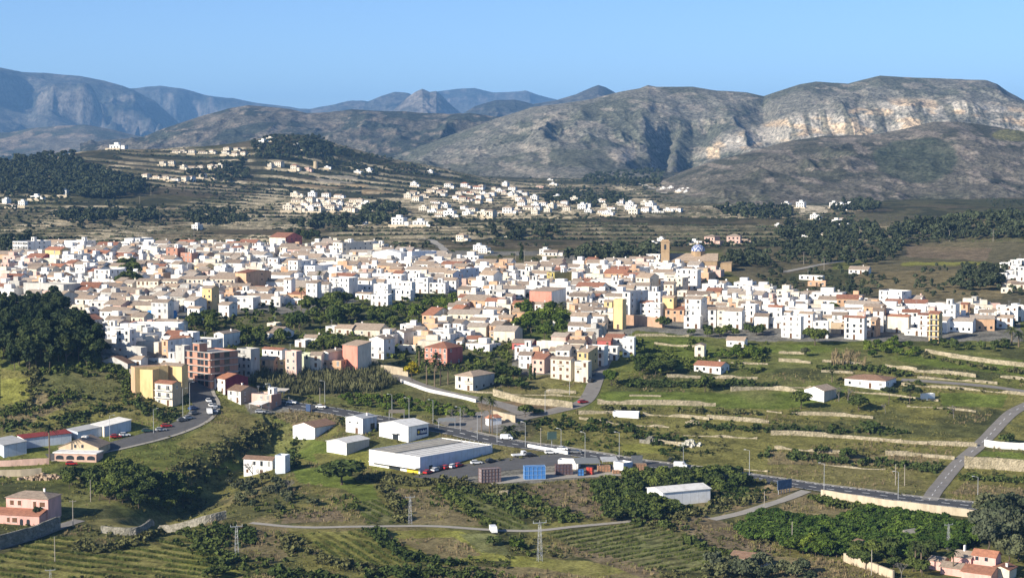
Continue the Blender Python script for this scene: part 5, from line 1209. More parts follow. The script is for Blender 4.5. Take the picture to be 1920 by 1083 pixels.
crate_block(918, 903, 6, 3, 4, 1.2, plain('crate_grey', (.30, .25, .25), .5, 2), rust, 'crate_stack', 'tall stack of rusty wire crates at the yard end nearest the market', 'crate stack', 20)
crate_block(1002, 897, 5, 2, 3, 1.5, blue, plain('frame_lightblue', (.25, .42, .65)), 'site_container', 'bright blue site container in the builders yard', 'container', 8)
crate_block(1057, 889, 5, 2, 3, 1.2, plain('crate_purple', (.13, .10, .12), .5, 2), rust, 'pipe_rack', 'dark rack of pipes beside the white office hut', 'rack', 8)
crate_block(1089, 891, 2, 2, 2, 1.1, blue, iron, 'water_tank', 'small blue tank on the yard between rack and red machine', 'tank', 0)
crate_block(1106, 889, 2, 1, 2, 1.3, redm, iron, 'cement_mixer', 'red machine in the builders yard', 'machine', -30)
for px, py, nx, nz, lab in ((1132,884,4,2,'stack of yellowish tiles under the grey canopy'),(1160,887,4,1,'low pile of orange bricks before the blue-flanked kiosk'),(1197,881,5,2,'stack of orange bricks right of the blue-flanked kiosk')): crate_block(px, py, nx, 2, nz, 1.1, terr, plain('pallet_wood', (.35, .25, .15)), 'brick_stack', lab, 'brick stack', 8)
def canopy(px, py, w, d, h, rz, mat, lab):
    X, Y, Z = fhit(px, py); o = add('canopy', None, None, (X, Y, Z), R(rz)); b = MB(); slab_quad(b, [(-w/2, -d/2, h), (w/2, -d/2, h), (w/2, d/2, h + .8), (-w/2, d/2, h + .8)], .12, 0); add('roof', b.mesh('roof', mat), o)
    for x in (-w*.46, w*.46):
        for y in (-d*.45, d*.45): b = MB(); b.box(x - .07, x + .07, y - .07, y + .07, -.3, h + (.2 if y > 0 else -.1)); add('post', b.mesh('post', steel), o)
    reg(o, '', 'canopy', px, py - 15, None, lab)
canopy(1100, 880, 9, 8, 3.0, 6, plain('sheet_dark', (.19, .20, .20)), 'large dark grey canopy roof over the builders yard')
canopy(1142, 877, 6, 6, 3.0, 6, roofm('m'), 'small pale canopy roof beside the dark grey canopy')
canopy(744, 785, 6.5, 4, 2.8, 0, plain('sheet_brown', (.20, .17, .13)), 'brown shelter canopy beyond the through road')
canopy(522, 750, 8, 5, 4.0, -20, roofm('f'), 'filling station canopy beside the pink garage')
canopy(486, 767, 7, 5, 2.4, -35, roofm('W'), 'white sloping carport roof under the garage')
canopy(838, 800, 7, 3.5, 2.6, 0, plain('sheet_dark', (.19, .20, .20)), 'dark pergola canopy in the roadside square')
def pool(px, py, w, d, lab):
    X, Y, Z = fhit(px, py); b = MB(); b.box(-w/2, w/2, 0, .3, -2, 2.6, 0); b.box(-w/2, -w/2 + .3, .3, d, -2, 2.6, 0); b.box(w/2 - .3, w/2, .3, d, -2, 2.6, 0); b.box(-w/2 + .3, w/2 - .3, d - .3, d, -2, 3.4, 0); b.box(-w/2 + .31, w/2 - .31, .31, d - .31, 2.0, 2.2, 1)
    o = add('water_tank', b.mesh('water_tank', [plain('pool_paint', (.08, .30, .62)), plain('pool_water', (.03, .16, .30), .1, 1, .15, .6)]), None, (X, Y, Z), -.1); reg(o, '', 'tank', px, py, None, lab)
pool(286, 596, 9, 6, 'left one of two bright blue walled water tanks'); pool(310, 596, 9, 6, 'right one of two bright blue walled water tanks')
def heap(px, py, w, d, h, mat, name, lab, cat, n=60):
    X, Y, Z = fhit(px, py); b = MB(); q = random.Random(int(px))
    for i in range(n):
        x, y = q.gauss(0, w / 4), q.gauss(0, d / 4); s = q.uniform(.25, .8) * h / 2.2; z = max(0, h * .6 * (1 - (2 * x / w) ** 2 - (2 * y / d) ** 2)) * q.random()
        pts = [(x + s * q.uniform(.7, 1.2) * math.cos(t), y + s * q.uniform(.7, 1.2) * math.sin(t)) for t in np.linspace(0, 2 * math.pi, 6)[:-1]]; b.prism(pts, z - .3, z + s * q.uniform(.7, 1.3))
    o = add(name, b.mesh(name, mat), None, (X, Y, Z)); reg(o, '', cat, px, py, None, lab)
heap(86, 897, 16, 5, 2.2, stone_mat('rubble_pink', (.50, .38, .28)), 'rubble_heap', 'long heap of pinkish rubble below the arched restaurant', 'rubble heap', 150)
heap(1300, 793, 5, 2.5, 1.8, stone, 'stone_heap', 'heap of loose stones on the terrace right of the long white hut', 'stone heap', 70)
heap(1220, 830, 5, 3, 3.0, stone_g, 'ruined_hut', 'small grey stone hut ruin above the bright green plot', 'ruin', 80)
heap(1294, 836, 6, 3, 3.2, stone_mat('white_rubble', (.7, .68, .62)), 'limestone_outcrop', 'white limestone heap beside the bright green plot', 'stone heap', 60)
heap(945, 930, 3, 2, 3.4, stone, 'boulder_pile', 'pale boulder pile among shrubs below the builders yard', 'stone heap', 24)
# ------------------------------------------------------------------ vehicles
VM = {}
def car_part_meshes(kind):
    if kind in VM: return VM[kind]
    L, Wd, prof, cab = {'car': (4.2, 1.75, [(-2.1,.35),(-2.1,.85),(-1.95,1.0),(-1.0,1.05),(1.1,.98),(2.0,.82),(2.1,.6),(2.1,.35)], [(-1.85,1.0),(-1.55,1.45),(.3,1.48),(1.15,1.0)]),
        'van': (4.9, 1.9, [(-2.45,.35),(-2.45,1.9),(-2.3,2.05),(1.0,2.05),(1.3,1.95),(1.9,1.15),(2.4,1.0),(2.45,.35)], [(.75,1.25),(.85,1.9),(1.22,1.9),(1.78,1.22)]),
        'truck': (6.0, 2.1, [(-3.0,.5),(-3.0,1.0),(.9,1.0),(.95,2.1),(2.3,2.1),(2.8,1.2),(3.0,1.1),(3.0,.5)], [(1.2,1.25),(1.25,1.95),(2.2,1.95),(2.65,1.25)])}[kind]
    w = Wd / 2
    def ext(pr, w0, w1=None):
        w1 = w0 if w1 is None else w1; b = MB(); n = len(pr); zt = max(p[1] for p in pr); zb = min(p[1] for p in pr)
        ww = [w0 + (w1 - w0) * (p[1] - zb) / (zt - zb + 1e-6) for p in pr]
        b.face([(x, -ww[i], z) for i, (x, z) in enumerate(pr)]); b.face([(x, ww[i], z) for i, (x, z) in enumerate(pr)][::-1])
        for i in range(n):
            j = (i + 1) % n; b.face([(pr[i][0], -ww[i], pr[i][1]), (pr[i][0], ww[i], pr[i][1]), (pr[j][0], ww[j], pr[j][1]), (pr[j][0], -ww[j], pr[j][1])])
        return b
    body = ext(prof, w)
    if kind == 'car':
        g = ext(cab, w * .93, w * .76); roofp = ext([(-1.52, 1.45), (-1.4, 1.52), (.2, 1.54), (.32, 1.47)], w * .77)
    else:
        g = ext(cab, w + .012); roofp = None
    wh = MB(); wh.tube((0, -.1, 0), (0, .1, 0), .33, .33, 12)
    VM[kind] = (body, g, roofp, wh.mesh('wheel', plain('tyre_rubber', (.02, .02, .02))), L, w)
    return VM[kind]
BODY = {}
def paint(n): return plain('paint_' + n, {'white': (.78, .78, .77), 'silver': (.42, .43, .45), 'red': (.42, .02, .02), 'black': (.015, .015, .018), 'grey': (.15, .155, .16), 'green': (.03, .08, .07), 'blue': (.03, .07, .2)}[n], .04, 1, .35, .6)
def vehicle(kind, col, px, py, rz, lab):
    body, g, rp, wh, L, w = car_part_meshes(kind)
    if (kind, col) not in BODY: BODY[kind, col] = (body.mesh('car_body', paint(col)), g.mesh('car_glass', glass), rp.mesh('car_roof', paint(col)) if rp else None)
    m = BODY[kind, col]; X, Y, Z = fhit(px, py); o = add({'car': 'parked_car', 'van': 'white_van' if col == 'white' else 'van', 'truck': 'pickup_truck'}[kind], None, None, (X, Y, Z + .16), R(rz))
    add('body', m[0], o); add('windows', m[1], o)
    if m[2]: add('roof', m[2], o)
    for sx in (-1, 1):
        for sy in (-1, 1): add('wheel', wh, o, (sx * L * .31, sy * (w - .08), .33))
    reg(o, '', {'car': 'car', 'van': 'van', 'truck': 'pickup truck'}[kind], px, py, 'vehicles on the roads and car parks', lab)
for a in (('car','white',391,754,-70,'uppermost white car parked on the curved road bend'),('car','white',396,763,-70,'white car parked between another white car and the boxy van'),('van','white',393,776,-75,'boxy white van parked at the outer edge of the bend'),
 ('car','silver',402,764,-70,'silver car behind the parked white cars, uppermost'),('car','silver',403,773,-72,'silver car beside the boxy white van'),('car','silver',354,786,40,'silver-white car parked on the inner side of the bend'),('car','grey',342,790,35,'grey car parked just below the silver-white one'),
 ('car','silver',302,808,25,'silver car driving on the curved road'),('car','red',312,801,25,'dark red car parked above the silver one on the road'),('car','green',276,810,22,'dark green car parked beside the roadside wall'),('car','white',234,818,22,'white car parked near the white-roofed shed'),('car','red',217,821,22,'maroon car parked left of the white one by the shed'),
 ('car','grey',364,777,50,'grey car at the start of the parked row'),('car','blue',362,768,55,'dark car in the shaded part of the street'),('car','red',134,872,15,'red car parked below the arched restaurant'),
 ('car','red',803,888,55,'first red car beside the near supermarket corner'),('car','white',817,884,55,'white car between two red cars at the supermarket'),('car','black',827,881,55,'black car squeezed among red ones at the supermarket'),('car','red',837,879,55,'second red car along the supermarket flank'),('car','white',850,877,55,'white car mostly hidden behind the third red one'),('car','red',860,875,55,'third red car along the supermarket flank'),
 ('car','white',893,870,20,'white car standing alone before the supermarket flank'),('car','black',920,867,40,'black car at the far supermarket corner'),('truck','white',974,856,20,'white pickup on the shaded car park'),('car','black',995,856,20,'black car next to the white pickup'),('car','white',1032,851,10,'white car on the sunny car park end'),
 ('car','white',1055,844,-10,'white car passing on the main road under the green billboard'),('car','grey',1080,850,-10,'grey car on the main road behind the white frames'),('van','white',950,824,-8,'large white van on the main road by the roundabout'),('van','white',1276,876,-12,'small white van on the main road beside the builders yard'),
 ('car','white',602,765,-10,'white car on the through road by the blue board'),('car','white',547,757,-15,'white car coming out beside the filling station'),('car','red',1093,756,30,'red car going up the street'),('car','black',1108,716,65,'dark car parked low on the climbing street'),('car','grey',1110,704,68,'dark grey car parked higher on the climbing street'),
 ('van','white',925,998,-80,'white van driving toward the viewer on the track'),('car','silver',488,775,10,'silver car under the white carport roof'),('car','grey',500,776,10,'grey car beside the carport'),('car','blue',1602,978,0,'dark car on the path in the orange grove'),('car','black',1262,866,-12,'black car ahead of the small white van'),('truck','white',496,728,-20,'white truck parked on the garage roof level')): vehicle(*a)
# ------------------------------------------------------------------ vegetation kit
def leaf_mat(name, col, var=0.5, scale=0.5, hue=0.40):
    m, n, l, b = nodes_mat(name, 0.9)
    b.inputs['Specular IOR Level'].default_value = 0.05
    tc = n.new('ShaderNodeTexCoord'); oi = n.new('ShaderNodeObjectInfo'); ge = n.new('ShaderNodeNewGeometry')
    f = noise_node(n, l, ge.outputs['Position'], scale, 4, 0.7)
    r = ramp_node(n, l, f, [(0.33, (1 - var,) * 3), (0.66, (1 + var, 1 + var, 1 + var * .6))])
    c = mix_node(n, l, 'MULTIPLY', 1.0, col, r)
    t = ramp_node(n, l, oi.outputs['Random'], [(0.0, (1 - hue, 1 - hue * .8, 1 - hue)), (0.5, (1, 1, 1)), (1.0, (1 + hue * 1.3, 1 + hue, 1 + hue * .2))])
    c = mix_node(n, l, 'MULTIPLY', 1.0, c, t)
    l.new(c, b.inputs['Base Color']); MATS[name] = m; return m
bark = plain('bark', (.12, .09, .065), .3, 3); bark_g = plain('grey_bark', (.22, .20, .18), .3, 3); palm_bark = plain('palm_bark', (.20, .15, .10), .4, 4)
LEAF = dict(pine=leaf_mat('pine_needles', (.036, .050, .024)), broad=leaf_mat('broad_leaves', (.062, .082, .027)), bright=leaf_mat('bright_leaves', (.085, .118, .024)), orange=leaf_mat('orange_leaves', (.052, .085, .020), .45, .7),
  olive=leaf_mat('olive_leaves', (.075, .085, .055)), yellow=leaf_mat('yellow_bloom', (.36, .27, .02)), scrub=leaf_mat('scrub_leaves', (.105, .105, .046), .6, .25, 0), dry=leaf_mat('dry_stalks', (.22, .17, .105), .5, .2, 0),
  cane=leaf_mat('cane_leaves', (.105, .105, .058), .6, .15, 0), palm=leaf_mat('palm_fronds', (.050, .060, .025)), wood=leaf_mat('woodland_leaves', (.055, .066, .040), .6, .06, 0), tuft=leaf_mat('grass_blades', (.165, .155, .06), .6, .2, 0), cropgreen=leaf_mat('crop_leaves', (.090, .108, .032), .4, .2, 0), green=leaf_mat('meadow_blades', (.125, .155, .036), .4, .2, 0))
def quads(rng, centers, normals, size, asp=0.7):
    n = len(centers); d = normals + 0.75 * rng.normal(size=(n, 3)); d /= np.linalg.norm(d, axis=1, keepdims=True)
    a = np.cross(d, rng.normal(size=(n, 3))); a /= np.maximum(np.linalg.norm(a, axis=1, keepdims=True), 1e-6); b = np.cross(d, a)
    s = (size * rng.uniform(.6, 1.35, n))[:, None]
    V = np.stack([centers - a * s - b * s * asp, centers + a * s - b * s * asp, centers + a * s + b * s * asp, centers - a * s + b * s * asp], 1)
    return V
def crown(seed, blobs, per, size):
    """blobs: (x, y, z, r) leaf clumps; leaves on and in each"""
    rng = np.random.default_rng(seed); out = []
    for (x, y, z, r) in blobs:
        n = max(6, int(per * r * r)); d = rng.normal(size=(n, 3)); d /= np.linalg.norm(d, axis=1, keepdims=True); d[:, 2] = np.where(d[:, 2] < -0.35, -d[:, 2], d[:, 2])
        rad = r * rng.uniform(.62, 1.06, n)[:, None]; c = np.array([x, y, z]) + d * rad * np.array([1, 1, .85])
        out.append(quads(rng, c, d, size))
    return np.concatenate(out)
def blobs(seed, kind):
    q = random.Random(seed); B = []
    if kind == 'pine':
        for k in range(15):
            z = q.uniform(4.2, 10.0); rr = 3.0 * (1 - abs(z - 6.4) / 6.0) * q.uniform(.4, 1.1); t = q.uniform(0, 6.283); B.append((rr * math.cos(t), rr * math.sin(t), z, q.uniform(1.0, 1.9)))
        B.append((0, 0, 10.2, 1.3))
    elif kind == 'umbrella':
        for k in range(14): rr = 3.4 * math.sqrt(q.random()); t = q.uniform(0, 6.283); B.append((rr * math.cos(t), rr * math.sin(t), 6.6 + q.uniform(-.4, .8) - rr * .18, q.uniform(1.1, 1.7)))
    elif kind == 'broad':
        for k in range(14):
            rr = 2.6 * math.sqrt(q.random()); t = q.uniform(0, 6.283); B.append((rr * math.cos(t), rr * math.sin(t), 4.4 + q.uniform(-1.6, 2.0) * (1 - rr / 4), q.uniform(1.1, 1.9)))
    elif kind == 'low':
        for k in range(9):
            rr = 1.5 * math.sqrt(q.random()); t = q.uniform(0, 6.283); B.append((rr * math.cos(t), rr * math.sin(t), 1.9 + q.uniform(-.8, .9) * (1 - rr / 3), q.uniform(.8, 1.25)))
    elif kind == 'cypress':
        for k in range(10): B.append((q.uniform(-.2, .2), q.uniform(-.2, .2), 1 + k * .85, .95 * (1 - (k / 11) ** 2) + .1))
    return B
def quad_mesh(name, V, mat): return raw_mesh(name, V.reshape(-1, 3), np.arange(V.shape[0] * 4).reshape(-1, 4), mat)
def trunk_mesh(name, h, r, seed, limbs=5, spread=2.0, mat=None):
    q = random.Random(seed); b = MB(); p = Vector((0, 0, -.6)); 
    for k in range(4):
        t = Vector((q.uniform(-.2, .2), q.uniform(-.2, .2), -.6 + (h + .6) * (k + 1) / 4)); b.tube(p, t, r * (1 - k * .17), r * (1 - (k + 1) * .17), 7); p = t
    for k in range(limbs):
        a = q.uniform(0, 6.283); s = Vector((0, 0, h * q.uniform(.55, .95))); b.tube(s, (spread * math.cos(a), spread * math.sin(a), s.z + q.uniform(.8, 2.0)), r * .45, r * .15, 5)
    return b.mesh(name, mat or bark)
TREES = {}
def tree_proto(kind, leaf, n=3, per=34, size=.42, th=4.5, tr=.25, spread=2.0, bk=None):
    TREES[kind, leaf] = [(quad_mesh('tree_crown', crown(100 + k, blobs(40 * k + len(kind), kind), per, size), LEAF[leaf]), trunk_mesh('tree_trunk', th, tr, k, 5, spread, bk)) for k in range(n)]
tree_proto('pine', 'pine', 4, 40, .40, 6.0, .26); tree_proto('umbrella', 'pine', 2, 44, .36, 6.2, .25, 2.6); tree_proto('broad', 'broad', 4, 40, .38, 3.6, .24); tree_proto('broad', 'bright', 3, 40, .38, 3.6, .24); tree_proto('broad', 'olive', 3, 44, .34, 3.4, .26)
tree_proto('low', 'orange', 4, 60, .26, 1.5, .14, 1.0); tree_proto('broad', 'yellow', 1, 44, .34, 3.4, .22); tree_proto('cypress', 'pine', 2, 60, .30, 3, .18, .3); tree_proto('low', 'broad', 3, 55, .28, 1.4, .14, 1.0); tree_proto('low', 'bright', 2, 55, .28, 1.4, .14, 1.0); tree_proto('low', 'olive', 2, 55, .28, 1.4, .14, 1.0)
def palm_mesh(seed, n=34, L=2.6, droop=1.0):
    rng = np.random.default_rng(seed); V = []
    for k in range(n):
        a = rng.uniform(0, 2 * math.pi); e = rng.uniform(-.5, 1.3); l = L * rng.uniform(.8, 1.1); P = []
        for i in range(6):
            t = i / 5; P.append(np.array([math.cos(a) * l * t * math.cos(e * (1 - t * .2)), math.sin(a) * l * t * math.cos(e * (1 - t * .2)), l * t * math.sin(e) - droop * l * .55 * t * t]))
        s = np.array([-math.sin(a), math.cos(a), 0])
        for i in range(5):
            w0 = .30 * math.sin(math.pi * min(1, .15 + i / 5)); w1 = .30 * math.sin(math.pi * min(1, .15 + (i + 1) / 5)) if i < 4 else .02
            for sg in (-1, 1): V.append([P[i], P[i] + sg * s * w0 - np.array([0, 0, .12]), P[i + 1] + sg * s * w1 - np.array([0, 0, .12]), P[i + 1]])
    return np.array(V)
def palm_protos():
    out = []
    for k in range(3):
        b = MB(); h = 1.0
        for i in range(5): b.tube((0, 0, i / 5 - (.06 if i == 0 else 0)), (0, 0, (i + 1) / 5), .26 - .015 * i, .25 - .015 * i, 8)
        out.append((quad_mesh('palm_crown', palm_mesh(k + 5), LEAF['palm']), b.mesh('palm_trunk', palm_bark)))
    return out
PALM = palm_protos()
def bare_mesh(seed):
    q = random.Random(seed); b = MB()
    def br(p, d, l, r, k):
        e = p + d * l; b.tube(p, e, r, r * .6, 4)
        if k:
            for i in range(3): br(e, (d + Vector((q.uniform(-.8, .8), q.uniform(-.8, .8), q.uniform(-.1, .5)))).normalized(), l * .72, r * .6, k - 1)
    br(Vector((0, 0, -.4)), Vector((0, 0, 1)), 1.8, .16, 4); return b.mesh('bare_branches', bark_g)
BARE = [bare_mesh(k) for k in range(3)]
TNAME = {'pine': 'pine_tree', 'umbrella': 'pine_tree', 'broad': 'broadleaf_tree', 'low': 'small_tree', 'cypress': 'cypress_tree'}
LNAME = {'orange': 'orange_tree', 'bright': 'orchard_tree', 'broad': 'shrub_tree', 'olive': 'olive_tree'}
def tree(kind, leaf, px, py, h, look, group, seed=None, wide=1.0, name=None, world=None):
    X, Y, Z = world if world else fhit(px, py); q = random.Random(int(X * 7 + Y * 3)); pr = q.choice(TREES[kind, leaf]); nom = {'pine': 11.2, 'umbrella': 8.6, 'broad': 7.4, 'low': 3.6, 'cypress': 10.0}[kind]
    s = h / nom; o = add(name or (LNAME.get(leaf) if kind == 'low' else None) or TNAME[kind], None, None, (X, Y, Z - .1), q.uniform(0, 6.28), (s * wide, s * wide, s))
    add('crown', pr[0], o); add('trunk', pr[1], o); p = proj(X, Y, Z + h * .5); reg(o, look, 'tree', float(p[0]), float(p[1]), group); return o
def palm(px, py, h, look, sc=1.0, group='palm trees'):
    X, Y, Z = fhit(px, py); q = random.Random(int(X)); pr = q.choice(PALM); o = add('palm_tree', None, None, (X, Y, Z), q.uniform(0, 6))
    add('trunk', pr[1], o, scale=(sc, sc, h)); add('crown', pr[0], o, (0, 0, h), 0, (sc, sc, sc)); p = proj(X, Y, Z + h * .6); reg(o, look, 'palm tree', float(p[0]), float(p[1]), group)
def spread(poly, n, gap, seed=0, tries=40):
    q = random.Random(seed + int(poly[0][0]) * 3 + int(poly[0][1])); x0 = min(p[0] for p in poly); x1 = max(p[0] for p in poly); y0 = min(p[1] for p in poly); y1 = max(p[1] for p in poly); out = []
    for k in range(n * tries):
        if len(out) >= n: break
        x, y = q.uniform(x0, x1), q.uniform(y0, y1)
        if not in_poly(np.array([x]), np.array([y]), poly)[0]: continue
        X, Y, Z = fhit(x, y)
        if any((X - a) ** 2 + (Y - b) ** 2 < gap * gap for a, b, *_ in out): continue
        if any((X - a) ** 2 + (Y - b) ** 2 < (r * .8) ** 2 for a, b, r in FOOT): continue
        out.append((X, Y, Z, x, y))
    return out
def grove(kind, leaf, poly, n, h0, h1, gap, look, group, shared=None, wide=1.0):
    for (X, Y, Z, x, y) in spread(poly, n, gap):
        o = tree(kind, leaf, x, y, random.uniform(h0, h1), look, group, wide=wide * random.uniform(.85, 1.15), world=(X, Y, Z))
        if shared: THINGS[-1]['fixed'] = shared
# ------------------------------------------------------------------ single trees
grove('pine', 'pine', [(-20,640),(-10,590),(20,582),(60,578),(105,582),(140,615),(185,655),(200,692),(120,694),(-20,696)], 112, 9.5, 13.5, 3.4, '', 'pines on the dark wooded knoll', 'dark green pine in the dense stand on the knoll at the left edge')
grove('broad', 'broad', [(120,912),(200,885),(260,900),(330,905),(372,935),(335,968),(260,962),(180,935)], 46, 4.5, 7.5, 4.2, '', 'trees filling the ravine', 'dark bushy tree crowding the shaded ravine below the arched restaurant')
grove('broad', 'broad', [(545,622),(562,585),(650,570),(662,600),(642,628)], 20, 7, 10, 4.5, '', 'trees in the gardens below the white town', 'big dark broadleaf tree in the garden clump under the white houses', 1.0)
grove('broad', 'broad', [(655,600),(690,590),(735,595),(742,615),(700,618),(660,615)], 11, 6, 8, 4.5, '', 'dark trees behind the low sheds', 'rounded dark tree in the belt above the tiled garden sheds')
grove('low', 'bright', [(745,585),(800,560),(850,552),(865,575),(820,592),(760,598)], 20, 3.5, 5, 3.5, '', 'green orchard below the white town', 'bright green orchard tree on the plot beside the reddish tree')
grove('broad', 'bright', [(968,628),(980,595),(1030,590),(1068,600),(1066,632),(1010,640)], 16, 6.5, 9.5, 4.2, '', 'tall green trees by the descending street', 'tall bright green tree in the grove left of the descending white street')
grove('broad', 'broad', [(335,622),(350,605),(400,600),(402,625)], 9, 6, 8, 4, '', 'dark trees between white warehouse and houses', 'dark tree in the patch right of the big white warehouse wall')
grove('broad', 'broad', [(440,652),(450,632),(520,625),(540,650),(480,660)], 10, 5, 8, 4, '', 'dark trees among garden cottages', 'dark tree among the scattered garden cottages')
grove('broad', 'broad', [(598,662),(605,645),(640,645),(642,664)], 6, 6, 8, 4, '', 'dark trees behind the salmon block', 'dark tree standing just left of the tall salmon windowless block')
grove('broad', 'broad', [(205,545),(215,510),(245,500),(262,520),(262,545)], 11, 8, 11, 4.5, '', 'dark trees in the town park', 'tall dark tree in the small park between white blocks')
grove('low', 'broad', [(1110,918),(1200,893),(1395,890),(1402,913),(1345,925),(1215,922),(1208,940),(1272,957),(1240,978),(1150,978),(1122,948)], 95, 3.6, 5.6, 2.6, '', 'dense grove round the long white barn', 'round dark green tree in the dense grove around the long white barn', 1.1)
grove('low', 'orange', [(1378,988),(1430,968),(1560,984),(1640,958),(1700,972),(1830,990),(1850,1003),(1800,1034),(1700,1050),(1560,1046),(1480,1035),(1400,1012)], 215, 3.2, 4.4, 2.7, '', 'orange grove below the main road', 'round orange tree in the dense grove below the cream retaining wall', 1.15)
grove('broad', 'olive', [(1832,1000),(1860,975),(1930,965),(1930,1055),(1890,1060),(1840,1030)], 17, 7.5, 10.5, 4.2, '', 'grey-green trees at the lower right', 'large grey-green tree in the clump right of the pink villa')
grove('broad', 'broad', [(1560,1060),(1600,1035),(1740,1045),(1735,1083),(1690,1080)], 14, 4.5, 7, 4, '', 'garden trees by the cream stepped wall', 'dark garden tree between the cream stepped wall and pink villa')
grove('broad', 'bright', [(1478,1040),(1500,1025),(1560,1030),(1555,1045)], 8, 4.5, 6, 3.5, '', 'light green trees at the grove edge', 'light green tree on the near edge of the orange grove')
grove('low', 'olive', [(1325,1083),(1340,1060),(1400,1058),(1520,1075),(1520,1090)], 18, 3.5, 5.5, 3.2, '', 'grey shrubs at the bottom edge', 'grey-green bushy tree at the bottom edge near the cream low house')
grove('broad', 'broad', [(1180,704),(1195,688),(1245,680),(1268,700),(1230,708)], 11, 5.5, 8, 4, '', 'dark trees by the long field wall', 'dark tree in the thicket above the pale garden wall')
grove('low', 'broad', [(1290,625),(1440,622),(1440,632),(1290,632)], 11, 4, 6, 6, '', 'trees lining the foot of town', 'round tree in the row along the foot of the white houses')
grove('low', 'bright', [(1330,672),(1380,655),(1430,660),(1430,675)], 14, 3, 4.5, 4, '', 'orchard plot beside the ruin', 'small green tree on the orchard plot right of the tan ruin')
grove('broad', 'olive', [(1540,548),(1620,540),(1640,565),(1560,572)], 8, 5, 7, 6, '', 'bare reddish trees near the slant-shaded block', 'brownish grey tree left of the slant-shaded white block')
grove('low', 'bright', [(1600,655),(1660,640),(1735,650),(1720,668),(1640,672)], 16, 3, 4.5, 4, '', 'green bushes above the long meadow', 'low green tree bordering the upper edge of the long meadow')
grove('low', 'broad', [(1740,645),(1890,648),(1900,662),(1760,655)], 12, 3, 4.5, 4.5, '', 'bushes under the palms', 'dark bushy tree below the lane with palms')
grove('low', 'olive', [(430,905),(520,900),(560,930),(530,960),(440,950)], 20, 2.6, 4.2, 4, '', 'orchard below the white meadow house', 'small grey-green orchard tree below the white meadow house')
grove('low', 'yellow' if ('low', 'yellow') in TREES else 'olive', [(480,930),(530,920),(540,950),(490,955)], 0, 2, 3, 3, '', '')
grove('pine', 'pine', [(505,452),(600,445),(610,458),(520,462)], 12, 8, 11, 5, '', 'dark pines behind the cream gabled house', 'dark pine behind the cream gabled house')
grove('low', 'broad', [(860,700),(930,690),(1000,715),(1000,735),(930,728)], 14, 3.5, 5.5, 4, '', 'garden trees round the stone villa', 'dark garden tree near the stone villa')
grove('low', 'bright', [(640,745),(760,750),(900,778),(880,786),(760,772),(640,760)], 42, 2.4, 3.8, 3.2, '', 'orchard rows along the upper lane', 'green orchard bush on the slope between the upper lane and through road')
for kind, leaf, px, py, h, w, lab in (('broad','broad',640,908,9.5,1.9,'very large dark round tree beside the meadow, near the supermarket'),('broad','yellow',772,714,8.5,.9,'brilliant yellow flowering tree by the upper lane'),('broad','bright',1146,722,7.5,1.0,'olive green round tree beside the climbing street'),
   ('broad','broad',1322,734,7.5,1.1,'dark round tree standing alone on the field wall'),('broad','broad',1502,766,7.5,1.2,'dark broad tree left of the white gabled cottage'),('broad','broad',1610,770,7.0,1.3,'dark wide tree between cottage and umbrella pines'),('umbrella','pine',1667,757,7.6,1,'left one of two umbrella pines beside the small shaded shed'),
   ('umbrella','pine',1706,756,8.0,1.1,'right one of two umbrella pines beside the small shaded shed'),('broad','broad',1528,647,9,1.3,'big dark tree before the tall white house row'),('broad','broad',1245,616,6.5,1.2,'dark tree leaning on the brick wall under the town'),('broad','bright',1560,590,7,1.1,'bright round tree left of the white house row'),
   ('cypress','pine',995,712,8,1,'dark cypress standing by the cream house near the street'),('cypress','pine',1002,712,6,1,'smaller cypress beside the cream house near the street'),('cypress','pine',978,490,14,1.1,'tall dark cypress on the terraces left of the church'),('cypress','pine',510,590,9,1.6,'dark cypress-like tree below the orange four-storey block'),
   ('low','broad',1592,860,4.5,1.2,'dark round shrub tree on the dry terrace'),('low','broad',1545,848,3.4,1.2,'low dark bush on the tumbled wall'),('low','broad',1630,805,3.6,1.8,'wide dark bush among dry grass terraces'),('low','broad',404,1082,4.2,1.6,'dark round bush at the bottom edge below the striped meadow'),('low','broad',745,1085,4,1.8,'dark round bush at the bottom edge, centre'),
   ('low','broad',925,1022,3.4,1.3,'dark bush on the meadow this side of the white van'),('low','bright',968,1030,3.8,1.2,'bright green bush right of the dark one near the van'),('broad','broad',985,782,6,1.1,'shady tree at the end of the upper lane'),('low','broad',1888,832,4.5,1.3,'round dark tree behind the bright white garden wall'),
   ('low','olive',590,948,3.0,1.5,'pale silvery bush on the slope left of the pylon'),('low','broad',660,958,3.2,1.4,'dark bush right of the pale silvery one'),('broad','bright',805,548,5.5,1.0,'reddish-topped tree between white houses and orchard'),('low','bright',1005,776,2.6,1.8,'low spreading bush on the bare earth plot'),('broad','olive',1510,668,4.5,1,'grey tree on the upper field terraces'),('umbrella','pine',73,977,5.4,1.2,'dark umbrella-shaped tree in front of the pink house')):
    tree(kind, leaf, px, py, h, '', None, wide=w); THINGS[-1]['fixed'] = lab
